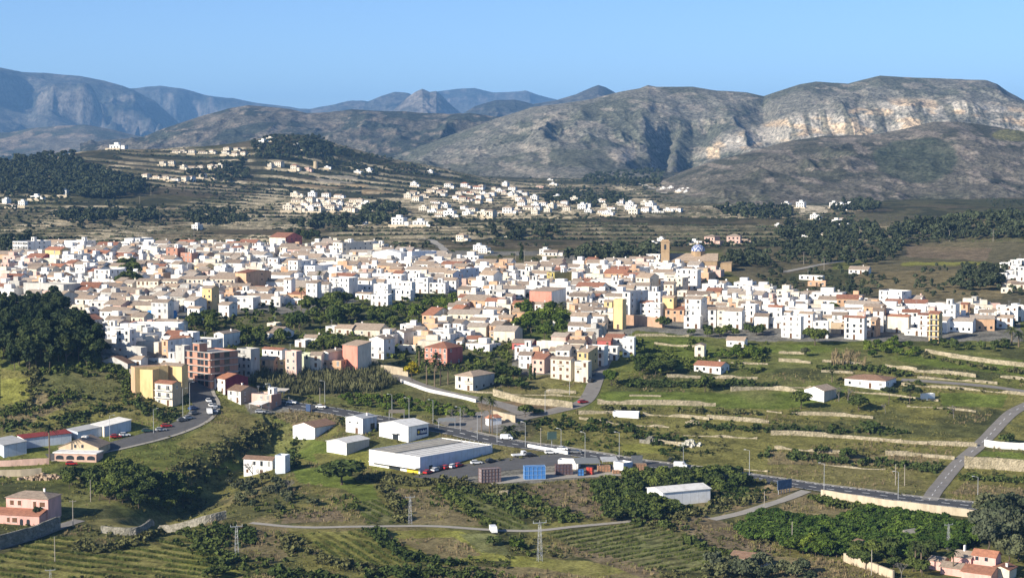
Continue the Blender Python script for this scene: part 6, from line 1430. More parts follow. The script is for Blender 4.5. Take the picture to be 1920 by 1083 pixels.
for px, py, h, sc, lab in ((600,540,9,1.1,'palm among white houses in mid town'),(565,585,12,1.1,'tall palm rising beside the dark garden trees'),(633,575,7,1.2,'stout palm at the end of the garden trees'),(228,540,8,1.2,'palm in the small dark town park'),(262,530,8,1,'palm at the edge of the dark town park'),(786,690,9,1.2,'palm left of the red hip-roofed villa'),
   (818,695,7,1.2,'palm directly before the red hip-roofed villa'),(800,722,10,1.2,'first tall palm below the red villa'),(815,725,10.5,1.2,'second tall palm below the red villa'),(826,722,9,1.2,'third tall palm below the red villa'),(840,720,8,1.2,'palm at the right of the group below the red villa'),(903,809,13.5,.9,'tallest slender palm at the roundabout, standing left'),(918,811,13.5,.95,'slender palm at the roundabout, middle of three'),(923,813,12.5,.9,'slender palm at the roundabout, rightmost of three'),
   (956,816,2.2,1.9,'stout bushy palm beside the white van at the roundabout'),(93,863,12.5,1.25,'tall palm left of the arched restaurant'),(1897,646,7,1.5,'left palm beside the white houses at the right edge'),(1910,650,6,1.5,'right palm beside the white houses at the right edge'),(1716,1070,8,1.0,'palm left of the pink villa pool'),(1727,1072,7,1,'second palm left of the pink villa pool'),(1787,1078,7,1.0,'thin palm before the pink villa'),(963,920,.9,1.8,'squat palm at the foot of the yard crates'),(1053,600,8,1.3,'palm above the bright green grove in town'),(1880,858-210,2.5,1.2,'low palm on the lane near the right edge'),(1268,868,2.0,1.4,'low palm on the dry slope above the road'),(640,800,3,1.2,'short palm between the small white houses'),(655,806,3,1.2,'second short palm between the small white houses'),(1560,716,4,1.0,'palm in the garden left of the bungalow')): palm(px, py, h, '', sc); THINGS[-1]['fixed'] = lab
for px, py, s, lab in ((474,898,1.5,'large pale leafless tree hiding the white meadow house'),(490,905,1.2,'second pale leafless tree before the white meadow house'),(540,925,1.1,'leafless grey tree on the meadow edge'),(1573,752,1.4,'leafless tree beside the white gabled cottage'),(1590,752,1.2,'second leafless tree right of the cottage'),(1788,783,1.1,'small leafless tree by the field wall'),(870,790,1.2,'reddish leafless plane tree in the roadside square'),(850,790,1.2,'second leafless plane tree in the roadside square'),(1660,775,.9,'leafless shrub tree under the umbrella pines'),(1690,1083,1.0,'leafless tree by the stepped wall')):
    o = place('bare_tree', BARE[px % 3], px, py, px); o.scale = (s, s, s); reg(o, '', 'tree', px, py - 15, None, lab)
# ------------------------------------------------------------------ masses nobody could count
def scatter(name, protos, pts, mat, tilt=0.0, label=None):
    """many small clumps as one object"""
    rng = np.random.default_rng(len(name) + len(pts)); out = []
    pts = np.asarray(pts, float)
    which = rng.integers(0, len(protos), len(pts))
    for k, P in enumerate(protos):
        s = pts[which == k]
        if not len(s): continue
        a = rng.uniform(0, 2 * math.pi, len(s)); ca, sa = np.cos(a)[:, None, None], np.sin(a)[:, None, None]
        V = P[None]; x = V[..., 0]; y = V[..., 1]; sc = s[:, 3][:, None, None]; sz = (s[:, 4] if s.shape[1] > 4 else s[:, 3])[:, None, None]
        out.append(np.stack([(x * ca - y * sa) * sc + s[:, 0][:, None, None], (x * sa + y * ca) * sc + s[:, 1][:, None, None], V[..., 2] * sz + s[:, 2][:, None, None]], -1).reshape(-1, 4, 3))
    V = np.concatenate(out); o = add(name, quad_mesh(name, V, mat)); tag(o, label, None, None, 'stuff'); return o
def bush_proto(seed, n=26, size=.30): 
    q = random.Random(seed); B = [(q.uniform(-.5, .5), q.uniform(-.5, .5), q.uniform(.2, .7), q.uniform(.4, .7)) for _ in range(3)]
    V = crown(seed, B, n, size); return V
BUSH = [bush_proto(k) for k in range(5)]
_rg = np.random.default_rng(5)
def tuft_proto(seed, n=7, h=.8, lean=.35, w=.10):
    rng = np.random.default_rng(seed); V = []
    for k in range(n):
        x, y = rng.uniform(-.5, .5, 2); a = rng.uniform(0, 6.28); dx, dy = lean * h * rng.uniform(-1, 1, 2); hh = h * rng.uniform(.6, 1.2); c, s = math.cos(a) * w, math.sin(a) * w
        V.append([[x - c, y - s, -.1], [x + c, y + s, -.1], [x + dx + c * .5, y + dy + s * .5, hh], [x + dx - c * .5, y + dy - s * .5, hh]])
    return np.array(V)
TUFT = [tuft_proto(k, 7, .75) for k in range(4)]; CANE = [tuft_proto(k + 9, 16, 3.0, .34, .16) for k in range(4)]; STALK = [tuft_proto(k + 20, 8, 1.3, .3, .12) for k in range(4)]
ALLROAD = np.concatenate([v for v in RD.values()])
CLEAN = [p for c, f, p in PATCH if (f > 0 or c in (LIME, BLUEGR, GREEN, GREY, STREET, SOIL)) and min(q[1] for q in p) > 430]
def free_pts(n, y0, y1, cell_noise, thr, seed, x0=-20, x1=1940, polys=None, road=5.5, foot=1.0, clean=True, persp=True):
    """random ground points that keep off roads, plots and houses"""
    rng = np.random.default_rng(seed); px = rng.uniform(x0, x1, n); py = rng.uniform(y0, y1, n)
    k = np.ones(n, bool)
    if polys: k &= np.any([in_poly(px, py, p) for p in polys], axis=0)
    if clean:
        for p in CLEAN: k &= ~in_poly(px, py, p)
    px, py = px[k], py[k]
    ii = np.clip((px - _LC[0]) / 6.0, 0, len(_LC) - 1.001).astype(int); jj = np.clip(py - _LR[0], 0, len(_LR) - 1.001); j0 = jj.astype(int); f = jj - j0
    Y = _LT[ii, j0] * (1 - f) + _LT[ii, j0 + 1] * f; X = ray(px, py)[0] * Y
    if cell_noise:
        w = fbm(X / cell_noise, Y / cell_noise, 3, seed); k = w > thr; X, Y = X[k], Y[k]
    if road:
        m = np.ones(len(X), bool)
        for i in range(0, len(X), 4000):
            d = (X[i:i+4000, None] - ALLROAD[None, ::2, 0]) ** 2 + (Y[i:i+4000, None] - ALLROAD[None, ::2, 1]) ** 2; m[i:i+4000] = d.min(1) > road * road
        X, Y = X[m], Y[m]
    if foot:
        Fa = np.array(FOOT); m = np.ones(len(X), bool)
        for i in range(0, len(X), 4000): m[i:i+4000] = (((X[i:i+4000, None] - Fa[None, :, 0]) ** 2 + (Y[i:i+4000, None] - Fa[None, :, 1]) ** 2) > (Fa[None, :, 2] * foot) ** 2).all(1)
        X, Y = X[m], Y[m]
    return X, Y, ground(X, Y)
def pack(X, Y, Z, s0, s1, seed, zr=(1, 1)):
    rng = np.random.default_rng(seed); s = s0 + (s1 - s0) * rng.random(len(X)) ** 2; return np.stack([X, Y, Z, s, s * rng.uniform(zr[0], zr[1], len(X))], -1)
scatter('shrubbery', BUSH, pack(*free_pts(12000, 690, 1090, 24, .58, 3), .4, 1.1, 1), LEAF['scrub'])
scatter('shrubbery', BUSH, pack(*free_pts(5000, 690, 1090, 40, .64, 4), .6, 1.5, 2), LEAF['broad'])
DRYP = [p for c, f, p in PATCH if c in (DRY, PINKDRY)]
scatter('dry_weeds', STALK, pack(*free_pts(20000, 690, 1090, 16, .45, 5, polys=DRYP, clean=False), .5, .95, 3), LEAF['dry'])
scatter('dry_weeds', STALK, pack(*free_pts(24000, 700, 1090, 20, .62, 15), .4, .8, 3), LEAF['dry'])
scatter('grass', TUFT, pack(*free_pts(40000, 690, 1090, 8, .50, 6), .35, .9, 4), LEAF['tuft'])
GP_ = [p for c, f, p in PATCH if c in (LIME, GREEN, BLUEGR) and min(q[1] for q in p) > 600]
scatter('meadow_grass', TUFT, pack(*free_pts(16000, 600, 1090, 5, .55, 7, polys=GP_, clean=False), .3, .6, 5), LEAF['green'])
CANEP = [[(470,712),(480,698),(560,688),(640,686),(700,684),(735,697),(742,722),(700,735),(640,738),(560,742),(480,728)]]
scatter('cane_thicket', CANE, pack(*free_pts(9000, 680, 745, 0, 0, 8, polys=CANEP, clean=False), .7, 1.3, 6), LEAF['cane'])
scatter('cane_thicket', CANE, pack(*free_pts(2500, 655, 690, 0, 0, 9, polys=[[(1555,685),(1560,665),(1600,660),(1625,672),(1620,690)], [(785,905),(800,895),(815,898),(812,912)], [(700,945),(720,925),(735,930),(730,950)], [(312,975),(320,955),(345,955),(350,978)]], clean=False), .6, 1.0, 6), LEAF['dry'])
scatter('shrubbery', BUSH, pack(*free_pts(7000, 540, 700, 12, .40, 10, polys=[[(330,600),(420,585),(560,590),(690,560),(800,545),(880,560),(840,620),(690,650),(640,690),(480,695),(440,660),(330,640)], [(700,655),(960,640),(960,700),(930,735),(860,735),(770,715)], [(900,690),(1095,705),(1090,750),(930,740)], [(1180,640),(1440,640),(1440,700),(1190,700)]], clean=False, foot=.9), .8, 2.4, 7), LEAF['broad'])
scatter('shrubbery', BUSH, pack(*free_pts(2600, 450, 660, 30, .42, 12, polys=[[(0,560),(0,462),(480,440),(820,470),(1240,478),(1345,520),(1440,560),(1900,590),(1910,620),(1440,615),(1180,600),(1000,700),(700,660),(420,640),(110,590)]], clean=False, foot=1.0), .8, 2.6, 8), LEAF['broad'])
# distant woods
def hedge_pts(pts, n, wd, seed):
    L = smooth_line(pts, 1.0); r = np.random.default_rng(seed); k = r.integers(0, len(L), n); X = L[k, 0] + r.normal(0, wd, n); Y = L[k, 1] + r.normal(0, wd, n); m = (vnoise(X / 9, Y / 9, 5) > .22) & (((X[:, None] - ALLROAD[None, :, 0]) ** 2 + (Y[:, None] - ALLROAD[None, :, 1]) ** 2).min(1) > 25); return X[m], Y[m], ground(X[m], Y[m])
HEDGES_AND_SHADE_ROWS = [([(148,1020),(172,1034),(230,1026),(275,1006),(300,1004)],160,1.6),([(380,998),(395,1032),(425,1058),(480,1062)],200,3.0),([(400,990),(440,1000),(470,1020)],120,3.5),([(535,1008),(560,1038),(640,1062),(700,1072)],150,1.8),([(700,996),(722,1020),(762,1042),(805,1054),(860,1058)],150,1.3),([(826,915),(850,936),(885,962),(925,990)],150,1.1),
  ([(722,915),(738,948),(758,982)],120,1.2),([(872,918),(930,944),(985,970)],120,1.0),([(955,930),(1000,950),(1050,968),(1075,985)],170,2.4),([(690,898),(780,908),(850,906),(945,928)],260,2.4),([(0,778),(60,764),(130,748),(175,742)],170,2.4),([(0,802),(110,792),(200,767),(255,762),(330,787)],260,2.4),([(62,700),(66,745),(60,765)],110,2.4),  # last three rows: bushes added to draw the banks' shadow bands
  ([(95,694),(170,692),(240,694),(250,745)],260,3.0),([(500,1078),(640,1084),(740,1074),(900,1084)],260,3.0),([(505,812),(450,838),(400,862),(350,890)],220,2.6),([(560,815),(540,850),(548,880)],90,1.6),([(1180,985),(1240,985),(1330,1030),(1440,1050)],120,1.2),([(1205,975),(1300,960),(1440,935)],330,5.0),([(1230,960),(1330,940),(1400,925)],330,4.0),([(1500,925),(1560,945),(1640,958)],160,1.6),  # first row: bushes drawing one more bank shadow band
  ([(1130,768),(1250,770),(1440,780)],110,1.0),([(1290,800),(1440,806),(1700,812)],160,1.8),([(1440,855),(1600,866),(1760,880)],300,3.0),([(1340,905),(1500,910),(1740,935)],160,1.4),([(1180,722),(1320,722),(1440,722)],260,2.6),([(1540,690),(1640,694),(1720,716)],200,2.2),([(1730,668),(1840,690),(1920,700)],90,1.0),([(1000,795),(1100,800),(1200,815),(1290,850)],220,4.0),([(1810,895),(1860,900),(1920,902)],120,2.0)]
for k, (p_, n_, w_) in enumerate(HEDGES_AND_SHADE_ROWS): scatter('hedgerow', BUSH, pack(*hedge_pts(p_, n_, w_, 300 + k), .7, 2.0, 60 + k), LEAF['scrub' if k % 3 == 0 else 'broad'])  # hedges, plus the left-slope rows that stand in for shadow
def row_pts(poly, ang, per, n, seed):
    X, Y, Z = free_pts(n, min(q[1] for q in poly), max(q[1] for q in poly), 0, 0, seed, min(q[0] for q in poly), max(q[0] for q in poly), [poly], 3.0, 0, False)
    ph = np.mod((X * math.cos(ang) + Y * math.sin(ang)) / per + .5 * fbm(X / 30, Y / 30, 2, 9), 1.0); m = (ph < .30) & (fbm(X / 7, Y / 7, 2, 12) > .38); return X[m], Y[m], Z[m]
RW = [row_pts(p, (0, 1.08, 0.5, 2.2)[f], (1, 6.0, 3.6, 4.2)[f], (0, 26000, 9000, 14000)[f], 31 + k) for k, (c, f, p) in enumerate(PATCH) if f]
for k, r_ in enumerate(RW): scatter('crop_rows', TUFT, pack(*r_, .55, 1.0, 40 + k), LEAF['cropgreen'])
def wood_proto(seed, kind): return crown(seed, blobs(seed, kind), 7, .85)
WP = [wood_proto(k, 'pine') / 11.0 for k in range(3)] + [wood_proto(k + 5, 'broad') / 7.5 for k in range(2)]
WOODS = [([(-20,300),(60,285),(130,285),(160,310),(270,345),(265,365),(200,375),(60,365),(-20,360)], 1500, 9), ([(100,412),(150,400),(200,405),(290,400),(300,415),(140,420)], 130, 9), ([(670,412),(690,388),(740,385),(770,400),(760,418),(700,425)], 110, 9), ([(540,425),(600,412),(690,415),(680,428),(560,432)], 100, 8),
  ([(470,270),(520,256),(600,258),(640,290),(560,300),(480,300)], 420, 7), ([(340,330),(450,300),(480,330),(420,345)], 160, 7), ([(560,258),(600,258),(660,280),(760,305),(840,325),(700,330),(600,310)], 300, 5), ([(1380,540),(1440,505),(1600,505),(1700,530),(1600,560),(1440,550)], 130, 4), ([(1700,500),(1930,495),(1930,560),(1720,560)], 90, 4), ([(1090,345),(1110,325),(1220,318),(1245,330),(1240,350),(1180,350)], 300, 9), ([(1010,385),(1030,362),(1140,360),(1180,380),(1120,388)], 190, 8), ([(1340,400),(1400,390),(1480,395),(1480,412),(1380,412)], 160, 8),
  ([(1440,500),(1450,470),(1520,450),(1700,455),(1700,480),(1640,500)], 230, 7), ([(1660,445),(1700,420),(1930,400),(1930,450),(1780,450)], 300, 8), ([(1560,400),(1570,380),(1650,385),(1640,400)], 110, 8), ([(1780,545),(1800,520),(1880,505),(1900,520),(1860,545)], 90, 7), ([(340,410),(370,398),(440,400),(470,420),(380,425)], 120, 7), ([(1350,500),(1370,485),(1440,480),(1440,505)], 80, 7),
  ([(1060,492),(1100,478),(1245,474),(1246,492),(1100,500)], 150, 9), ([(870,440),(960,425),(1060,430),(1040,450),(900,455)], 60, 7), ([(-20,470),(0,455),(60,448),(70,462),(20,480)], 50, 8), ([(1440,450),(1480,420),(1640,420),(1650,450)], 220, 7), ([(1240,340),(1330,330),(1460,330),(1460,338),(1300,345)], 120, 6), ([(0,345),(130,340),(300,350),(290,365),(0,372)], 260, 6)]
pts = []
for k, (p, n, h) in enumerate(WOODS):
    n = int(n * .72)
    X, Y, Z = free_pts(n * 6, min(q[1] for q in p), max(q[1] for q in p), 0, 0, 50 + k, min(q[0] for q in p), max(q[0] for q in p), [p], 0, 1.0, False); X, Y, Z = X[:n], Y[:n], Z[:n]
    r = np.random.default_rng(k); hh = h * r.uniform(.6, 1.2, len(X)); pts.append(np.stack([X, Y, Z - .3, hh * r.uniform(.9, 1.3, len(X)), hh], -1))
r = np.random.default_rng(178); n_ = 260000; X = r.uniform(-.29, .29, n_); Y = r.uniform(1380, 3350, n_); X = X * Y; tr_, fr_ = terrace(X, Y); m = (fr_ > .80) & (fr_ < .97) & (tr_ > .4) & (vnoise(X / 26, Y / 140, 71) > .34); X, Y = X[m], Y[m]
Fa = np.array(FOOT); m = np.ones(len(X), bool)
for i in range(0, len(X), 4000): m[i:i+4000] = (((X[i:i+4000, None] - Fa[None, :, 0]) ** 2 + (Y[i:i+4000, None] - Fa[None, :, 1]) ** 2) > Fa[None, :, 2] ** 2).all(1)
X, Y = X[m], Y[m]; hh = r.uniform(.8, 2.6, len(X)); print('terrace scrub', len(X)); TS = np.stack([X, Y, ground(X, Y) - .2, hh * 1.5, hh], -1)
scatter('terrace_scrub', [crown(60 + k, [(0, 0, .5, .6)], 22, .32) for k in range(3)], TS, LEAF['wood'])
X, Y, Z = free_pts(7000, 300, 540, 200, .52, 99, clean=False, road=9); r = np.random.default_rng(77); m = Y > 1420; X, Y, Z = X[m], Y[m], Z[m]; hh = r.uniform(1.4, 4.8, len(X)); pts.append(np.stack([X, Y, Z - .2, hh * 1.2, hh], -1))
scatter('woodland', WP, np.concatenate(pts), LEAF['wood'])
# ------------------------------------------------------------------ villas on the far slopes
def villa_mesh(seed, wk, rk):
    q = random.Random(seed); b = MB(); w, d = q.uniform(9, 13), q.uniform(7, 9); h = q.choice([3.2, 6.2]); 
    b.box(-w/2, w/2, 0, d, -3, h, 0)
    if rk == 'f': b.box(-w/2 - .2, w/2 + .2, -.2, d + .2, h + .003, h + .4, 0); b.box(-w*.2, w*.2, d*.3, d*.8, h + .403, h + 2.6, 0)
    else:
        r = roof_bm(q.choice('xh'), w, d, h, 1.6)
        for f in r.f: b.face([(r.v[i][0], r.v[i][1], r.v[i][2] + .01) for i in f], 1)
        if q.random() < .6: gable(b, w - .02, d, h, 1.5, 'x', 0, 0)
    if q.random() < .6: b.box(w/2 + .003, w/2 + 4.5, 1, d - 1, -3, 3.0, 0); b.box(w/2 + .003, w/2 + 4.7, .8, d - .8, 3.003, 3.3, 1)
    for s in range(int(h // 3)):
        for x in (-w*.3, 0, w*.3): b.face([(x - .7, -.03, s*3 + .8), (x + .7, -.03, s*3 + .8), (x + .7, -.03, s*3 + 2.3), (x - .7, -.03, s*3 + 2.3)], 2)
    b.box(-w*.6, w*.8, -5, -4.7, -3, .7, 3)
    return b.mesh('villa_body', [wallm(wk), roofm(rk), glass, smoothw])
VV = {(wk, rk): [villa_mesh(7 * k + 3, wk, rk) for k in range(3)] for wk in 'wcp' for rk in 'ftT'}
def villa(px, py, wk, rk, sc=1.0, rz=None, look=None):
    X, Y, Z = fhit(px, py); q = random.Random(int(px * 31 + py * 17))
    if any((X - a) ** 2 + (Y - b_) ** 2 < (11 * sc) ** 2 for a, b_, r in FOOT[-260:]): return
    o = add('villa', q.choice(VV[wk, rk]), None, (X, Y, Z), R(-25 + q.uniform(-15, 15)) if rz is None else R(rz), (sc, sc, sc)); FOOT.append((X, Y, 8 * sc))
    p = proj(X, Y, Z + 3); reg(o, look or f"{ {'w': 'white', 'c': 'cream', 'p': 'pinkish'}[wk]} hillside villa with { {'f': 'flat roof', 't': 'tan roof', 'T': 'reddish roof'}[rk]}", 'villa', float(p[0]), float(p[1]), 'villas on the slopes beyond the town')
def vrow(x0, x1, y, n, cols, roofs, jit=2.0, sc=1.0, y1=None):
    q = random.Random(int(x0 * 3 + y))
    for k in range(n):
        t = (k + .5) / n; villa(x0 + (x1 - x0) * t + q.uniform(-jit, jit), (y + ((y1 - y) * t if y1 else 0)) + q.uniform(-jit * .4, jit * .4), q.choice(cols), q.choice(roofs), sc * q.uniform(.7, .95))
def vpoly(poly, n, cols, roofs, sc=1.0):
    q = random.Random(int(poly[0][0]))
    for (X, Y, Z, x, y) in spread(poly, n, 17 * sc, 5, 12): villa(x, y, q.choice(cols), q.choice(roofs), sc * q.uniform(.62, 1.0))
for y, a, b_, n in ((371, 545, 650, 9), (380, 548, 690, 12), (388, 540, 690, 13), (396, 532, 690, 14)): vrow(a, b_, y, n, 'ccw', 'tft')
vpoly([(740,365),(800,352),(880,345),(960,350),(960,378),(900,385),(800,382),(750,375)], 38, 'wwcc', 'tftT'); vpoly([(770,392),(820,388),(960,392),(970,408),(900,412),(830,410)], 16, 'wwc', 'ft')
vpoly([(960,352),(990,358),(1075,372),(1085,395),(1040,405),(960,402)], 24, 'wwc', 'ftt'); vpoly([(1075,388),(1130,375),(1230,385),(1260,400),(1180,408),(1080,400)], 22, 'wwwc', 'fft')
for k in range(5): vrow(1238 + 22 * k, 1300 + 24 * k, 356 + 4.2 * k, 8, 'w', 'f', 1.0, .82, 362 + 4.2 * k)
vrow(325, 352, 287, 4, 'c', 't', 1); vrow(355, 408, 288, 6, 'c', 't', 1); vrow(415, 460, 291, 5, 'c', 't', 1); vrow(420, 456, 284, 4, 'c', 't', 1); vrow(336, 424, 317, 10, 'c', 'tf', 1); vrow(266, 313, 335, 5, 'c', 't', 1); vrow(297, 335, 309, 4, 'c', 't', 1); vrow(372, 414, 334, 4, 'c', 'ft', 1); vrow(320, 360, 339, 4, 'wc', 't', 1)
for px, py, w_, r_, s in ((18,388,'w','t',1),(8,382,'w','f',1),(40,386,'w','f',1),(65,373,'w','f',1.2),(118,368,'w','f',1.1),(170,408,'w','t',1),(365,431,'w','f',1),(374,430,'w','f',.9),(490,273,'w','f',1.1),(505,266,'c','f',.9),(555,276,'w','f',.7),(565,280,'w','f',.6),(520,312,'c','t',1.3),(505,315,'c','f',1),(550,318,'c','T',1.2),(562,320,'p','t',1.2),(575,320,'p','t',1),(612,316,'w','f',.8),
   (668,324,'w','f',1),(690,323,'w','f',1),(806,326,'w','f',1),(920,318,'w','T',1.3),(948,327,'w','f',.8),(990,328,'w','f',1.2),(775,350,'w','f',1),(1085,328,'w','f',1.3),(1072,328,'w','f',1.3),(1155,324,'w','f',1),(1035,347,'w','f',1),(1010,352,'p','t',1),(1030,338,'w','f',.8),(1285,303,'c','t',1.1),(745,424,'w','f',1.3),(760,424,'w','t',1.3),(785,424,'w','f',1.3),(798,423,'w','f',1),(668,423,'w','f',1.2),
   (862,452,'c','t',1),(905,475,'w','f',.8),(895,470,'w','f',.8),(945,446,'c','f',.7),(1032,480,'w','t',1.1),(1020,478,'w','f',.8),(1330,458,'p','t',1.2),(1375,457,'p','t',1.2),(1390,456,'p','t',1),(1300,457,'w','f',.8),(1238,455,'w','f',.7),(1222,458,'w','f',.6),(1472,390,'w','f',1.2),(1486,389,'w','f',1.2),(1500,389,'w','f',1.2),(1562,390,'w','f',1.1),(1574,392,'w','f',1.1),(1592,391,'w','f',1.2),(1608,391,'w','f',1.2),(1576,420,'w','t',1),(1566,424,'w','f',1),(1525,411,'w','f',.9),(1532,414,'w','f',.8),(1604,428,'w','f',.7),(1458,425,'w','f',.7),(1415,398,'w','f',.9),(1542,445,'c','t',.8),(1505,446,'w','f',.6),(1262,395,'w','t',1.1),(1250,396,'w','f',.9),
   (140,276,'w','f',2.0),(20,278,'w','f',3.4),(45,277,'w','f',2.6),(158,268,'w','f',2.4),(205,267,'c','f',2.4),(230,264,'w','f',2.4),(250,270,'w','f',2),(262,272,'c','f',2),(278,262,'w','f',2.4),(300,268,'c','f',1.8),(318,268,'p','f',2),(330,268,'p','f',2),(345,264,'w','f',2),(397,262,'w','f',1.8),(415,270,'w','f',1.8),(425,266,'c','f',1.6),(185,275,'w','f',1.8),(215,280,'w','f',1.6),(238,279,'w','f',1.6),(378,264,'w','f',1.8)): villa(px, py, w_, r_, s * (.78 if py > 300 else 1))
# ------------------------------------------------------------------ the many small houses that close the rows of the town
TOWNP = [[(0,560),(0,485),(120,470),(300,468),(480,470),(640,465),(800,488),(960,505),(1240,500),(1330,515),(1350,525),(1180,560),(1130,600),(1100,560),(940,560),(880,540),(800,540),(690,550),(540,575),(420,578),(330,590),(200,600),(110,580)],
         [(860,570),(960,560),(960,640),(920,660),(720,668),(700,650),(850,615)], [(1080,560),(1150,560),(1170,590),(1120,650),(1090,690),(1000,700),(960,690),(1060,640),(1070,600)], [(1330,540),(1440,555),(1440,610),(1310,600)], [(190,600),(330,630),(340,660),(310,680),(240,660)],[(1440,560),(1560,570),(1900,590),(1910,620),(1700,625),(1580,620),(1440,610)]]
def fill_town():
    q = random.Random(99); mats = [wallm('w'), wallm('c'), wallm('W'), roofm('t'), roofm('f'), glass, roofm('T'), wallm('p'), wallm('o'), wallm('g'), tiles('roof_pale_tile', (.47, .41, .34))]; b = MB(); n = 0
    F = [(a, c, r) for a, c, r in FOOT]
    grid = {}
    for a, c, r in F: grid.setdefault((int(a // 40), int(c // 40)), []).append((a, c, r))
    for k in range(9000):
        p = q.choice(TOWNP[:1] * 6 + TOWNP[1:]); x = q.uniform(min(t[0] for t in p), max(t[0] for t in p)); y = q.uniform(min(t[1] for t in p), max(t[1] for t in p))
        if not in_poly(np.array([x]), np.array([y]), p)[0]: continue
        X, Y, Z = fhit(x, y); w, d = q.choice([q.uniform(5, 8), q.uniform(7, 12), q.uniform(11, 18)]), q.uniform(7, 12); h = q.choice([3.2, 4.2, 5.4, 5.8, 6.2]); rad = .46 * math.hypot(w, d); cx, cy = int(X // 40), int(Y // 40)
        if any((X - a) ** 2 + (Y - c) ** 2 < ((rad + r) * .80) ** 2 for i in (-1, 0, 1) for j in (-1, 0, 1) for a, c, r in grid.get((cx + i, cy + j), ())): continue
        grid.setdefault((cx, cy), []).append((X, Y, rad)); rz = -R(q.uniform(5, 35)); ca, sa = math.cos(rz), math.sin(rz)
        t = MB(); wm = q.choice([0, 0, 0, 0, 2, 2, 2, 1, 1, 7, 8, 9]); kind = q.choice('xxfff'); rm = q.choice([3, 3, 3, 10, 10, 10, 6]) if kind != 'f' else 4
        t.box(-w/2, w/2, 0, d, -3, h, wm)
        if kind == 'f': t.box(-w/2 + .2, w/2 - .2, .2, d - .2, h + .002, h + .08, 4); t.box(-w/4, w/6, d*.3, d*.7, h + .1, h + 2.4, wm)
        else:
            rr = roof_bm('x', w, d, h, d * .17)
            for f in rr.f: t.face([(rr.v[i][0], rr.v[i][1], rr.v[i][2] + .01) for i in f], rm)
            gable(t, w - .02, d, h, d * .17, 'x', 0, wm)
        if kind == 'x' and q.random() < .5: t.box(w*.2, w*.2 + .7, d*.55, d*.55 + .7, h + .5, h + d*.17 + 1.0, wm)
        if q.random() < .4: t.box(-w/2 - 3.2, -w/2 - .003, 1, d - 2, -3, 3.0, wm); t.box(-w/2 - 3.3, -w/2 - .004, .9, d - 1.9, 3.003, 3.25, q.choice([3, 4]))
        if kind == 'f' and q.random() < .5: t.box(w*.25, w*.25 + 1.2, d*.6, d*.6 + 1.2, h + .1, h + 1.3, 9)
        for s in range(max(1, int(h // 3))):
            for xx in ((-w*.28, w*.22) if w < 11 else (-w*.38, -w*.13, w*.12, w*.36)):
                if q.random() < .8: t.face([(xx - .55, -.03, s*3 + .9), (xx + .55, -.03, s*3 + .9), (xx + .55, -.03, s*3 + 2.2), (xx - .55, -.03, s*3 + 2.2)], 5)
        for f, m in zip(t.f, t.m): b.face([(X + t.v[i][0] * ca - t.v[i][1] * sa, Y + t.v[i][0] * sa + t.v[i][1] * ca, Z + t.v[i][2]) for i in f], m)
        n += 1
    tag(add('town_houses', b.mesh('town_houses', mats)), kind='stuff'); print('filled', n)
fill_town()
# ------------------------------------------------------------------ labels that single each thing out
LAND = [("church tower", 1253, 465), ("tiled church dome", 1308, 468), ("unfinished red-brick apartment block", 395, 680), ("yellow apartment block", 270, 715),
 ("long white supermarket hall", 805, 855), ("red hip-roofed villa", 835, 660), ("salmon windowless block", 668, 665), ("orange four-storey block", 465, 520),
 ("red-fronted hall", 1025, 557), ("white arcaded block", 45, 465), ("big white warehouse wall", 285, 625), ("olive yellow block", 1045, 522), ("tall yellow end wall", 1160, 575),
 ("white barn in the grove", 1275, 922), ("blue billboard", 1470, 908), ("green billboard", 1034, 812), ("pink house above the walled lane", 45, 955), ("pink many-roofed villa", 1815, 1045),
 ("yellow balconied house", 1752, 600), ("white bungalow", 1637, 712), ("white van on the track", 925, 995), ("round stone mill", 592, 308), ("cream gabled house with red flank", 535, 455),
 ("slant-shaded white block", 1690, 560), ("arched restaurant", 152, 845), ("cream villa terraces", 400, 300), ("bright white hillside village", 1325, 368), ("cream terraced estate", 600, 388),
 ("quarry terraces", 1510, 390), ("dark pine hill", 80, 620), ("roundabout palms", 910, 770), ("stone villa", 890, 715), ("white tower house by the meadow", 497, 870)]
ORD = ['', 'second', 'third', 'fourth', 'fifth', 'sixth', 'seventh', 'eighth', 'ninth', 'tenth', 'eleventh', 'twelfth', 'thirteenth', 'fourteenth', 'fifteenth', 'sixteenth', 'seventeenth', 'eighteenth', 'nineteenth', 'twentieth']
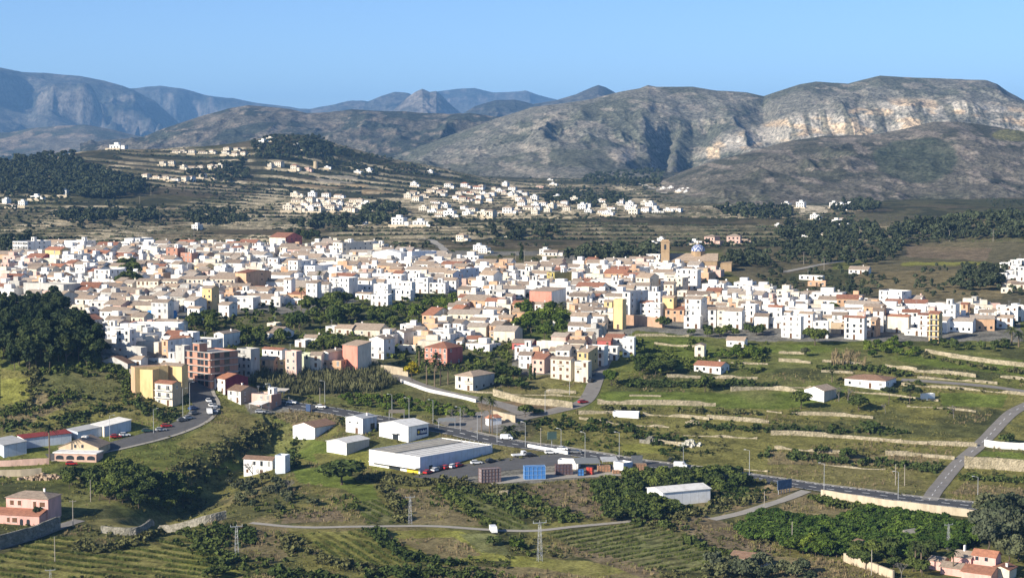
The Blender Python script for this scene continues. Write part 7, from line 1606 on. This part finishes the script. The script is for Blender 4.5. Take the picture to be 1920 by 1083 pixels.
def relation(dx, dy):
    if abs(dx) > 2.2 * abs(dy): return 'right of' if dx > 0 else 'left of'
    if abs(dy) > 2.2 * abs(dx): return 'beyond' if dy < 0 else 'this side of'
    return ('beyond and ' if dy < 0 else 'below and ') + ('right of' if dx > 0 else 'left of')
def write_labels():
    taken = {}
    for t in THINGS:
        if t['fixed']: t['o']['label'] = t['fixed']; taken[t['fixed']] = 1
    keys = {}
    for t in THINGS:
        if t['fixed']: continue
        # spread over the landmarks close by so that few things share a key
        near = sorted(LAND, key=lambda l: math.hypot(t['px'] - l[1], 1.6 * (t['py'] - l[2])))[:4]
        best = None
        for l in near:
            k = (t['look'], relation(t['px'] - l[1], t['py'] - l[2]), l[0])
            n = len(keys.get(k, []))
            if best is None or n < best[0]: best = (n, k, l)
        n, k, l = best
        keys.setdefault(k, []).append((math.hypot(t['px'] - l[1], t['py'] - l[2]), t))
    for k, lst in keys.items():
        lst.sort(key=lambda p: p[0])
        for i, (d, t) in enumerate(lst):
            o = ORD[i] if i < len(ORD) else str(i + 1) + 'th'
            s = f"{k[0]}, {o + ' out' if o else 'first'} {k[1]} the {k[2]}" if len(lst) > 1 else f"{k[0]}, {k[1]} the {k[2]}"
            w = s.split()
            if len(w) > 16: s = s.replace(' with a ', ', ').replace(', first ', ', ').replace(' out ', ' ').replace('tan tiled', 'tan').replace('brown tiled', 'brown').replace('red tiled', 'red').replace(' hillside', '').replace('slim grey ', '')
            if len(s.split()) > 16: s = s.replace('unfinished ', '').replace('beyond and ', 'beyond ').replace('below and ', 'below ').replace(' of the ', ' of ')
            t['o']['label'] = s
write_labels()
# ------------------------------------------------------------------ haze
hb = MB(); hb.box(-14000, 14000, -60, 25500, -12, 760)
hm = bpy.data.materials.new('haze_air'); hm.use_nodes = True
hn = hm.node_tree.nodes; hn.remove(hn['Principled BSDF'])
pv = hn.new('ShaderNodeVolumePrincipled')
pv.inputs['Color'].default_value = (0.26, 0.55, 1.0, 1)
pv.inputs['Density'].default_value = 4.6e-5
pv.inputs['Anisotropy'].default_value = 0.0
hm.node_tree.links.new(pv.outputs[0], hn['Material Output'].inputs['Volume'])
tag(add('haze', hb.mesh('haze', hm)), kind='stuff')
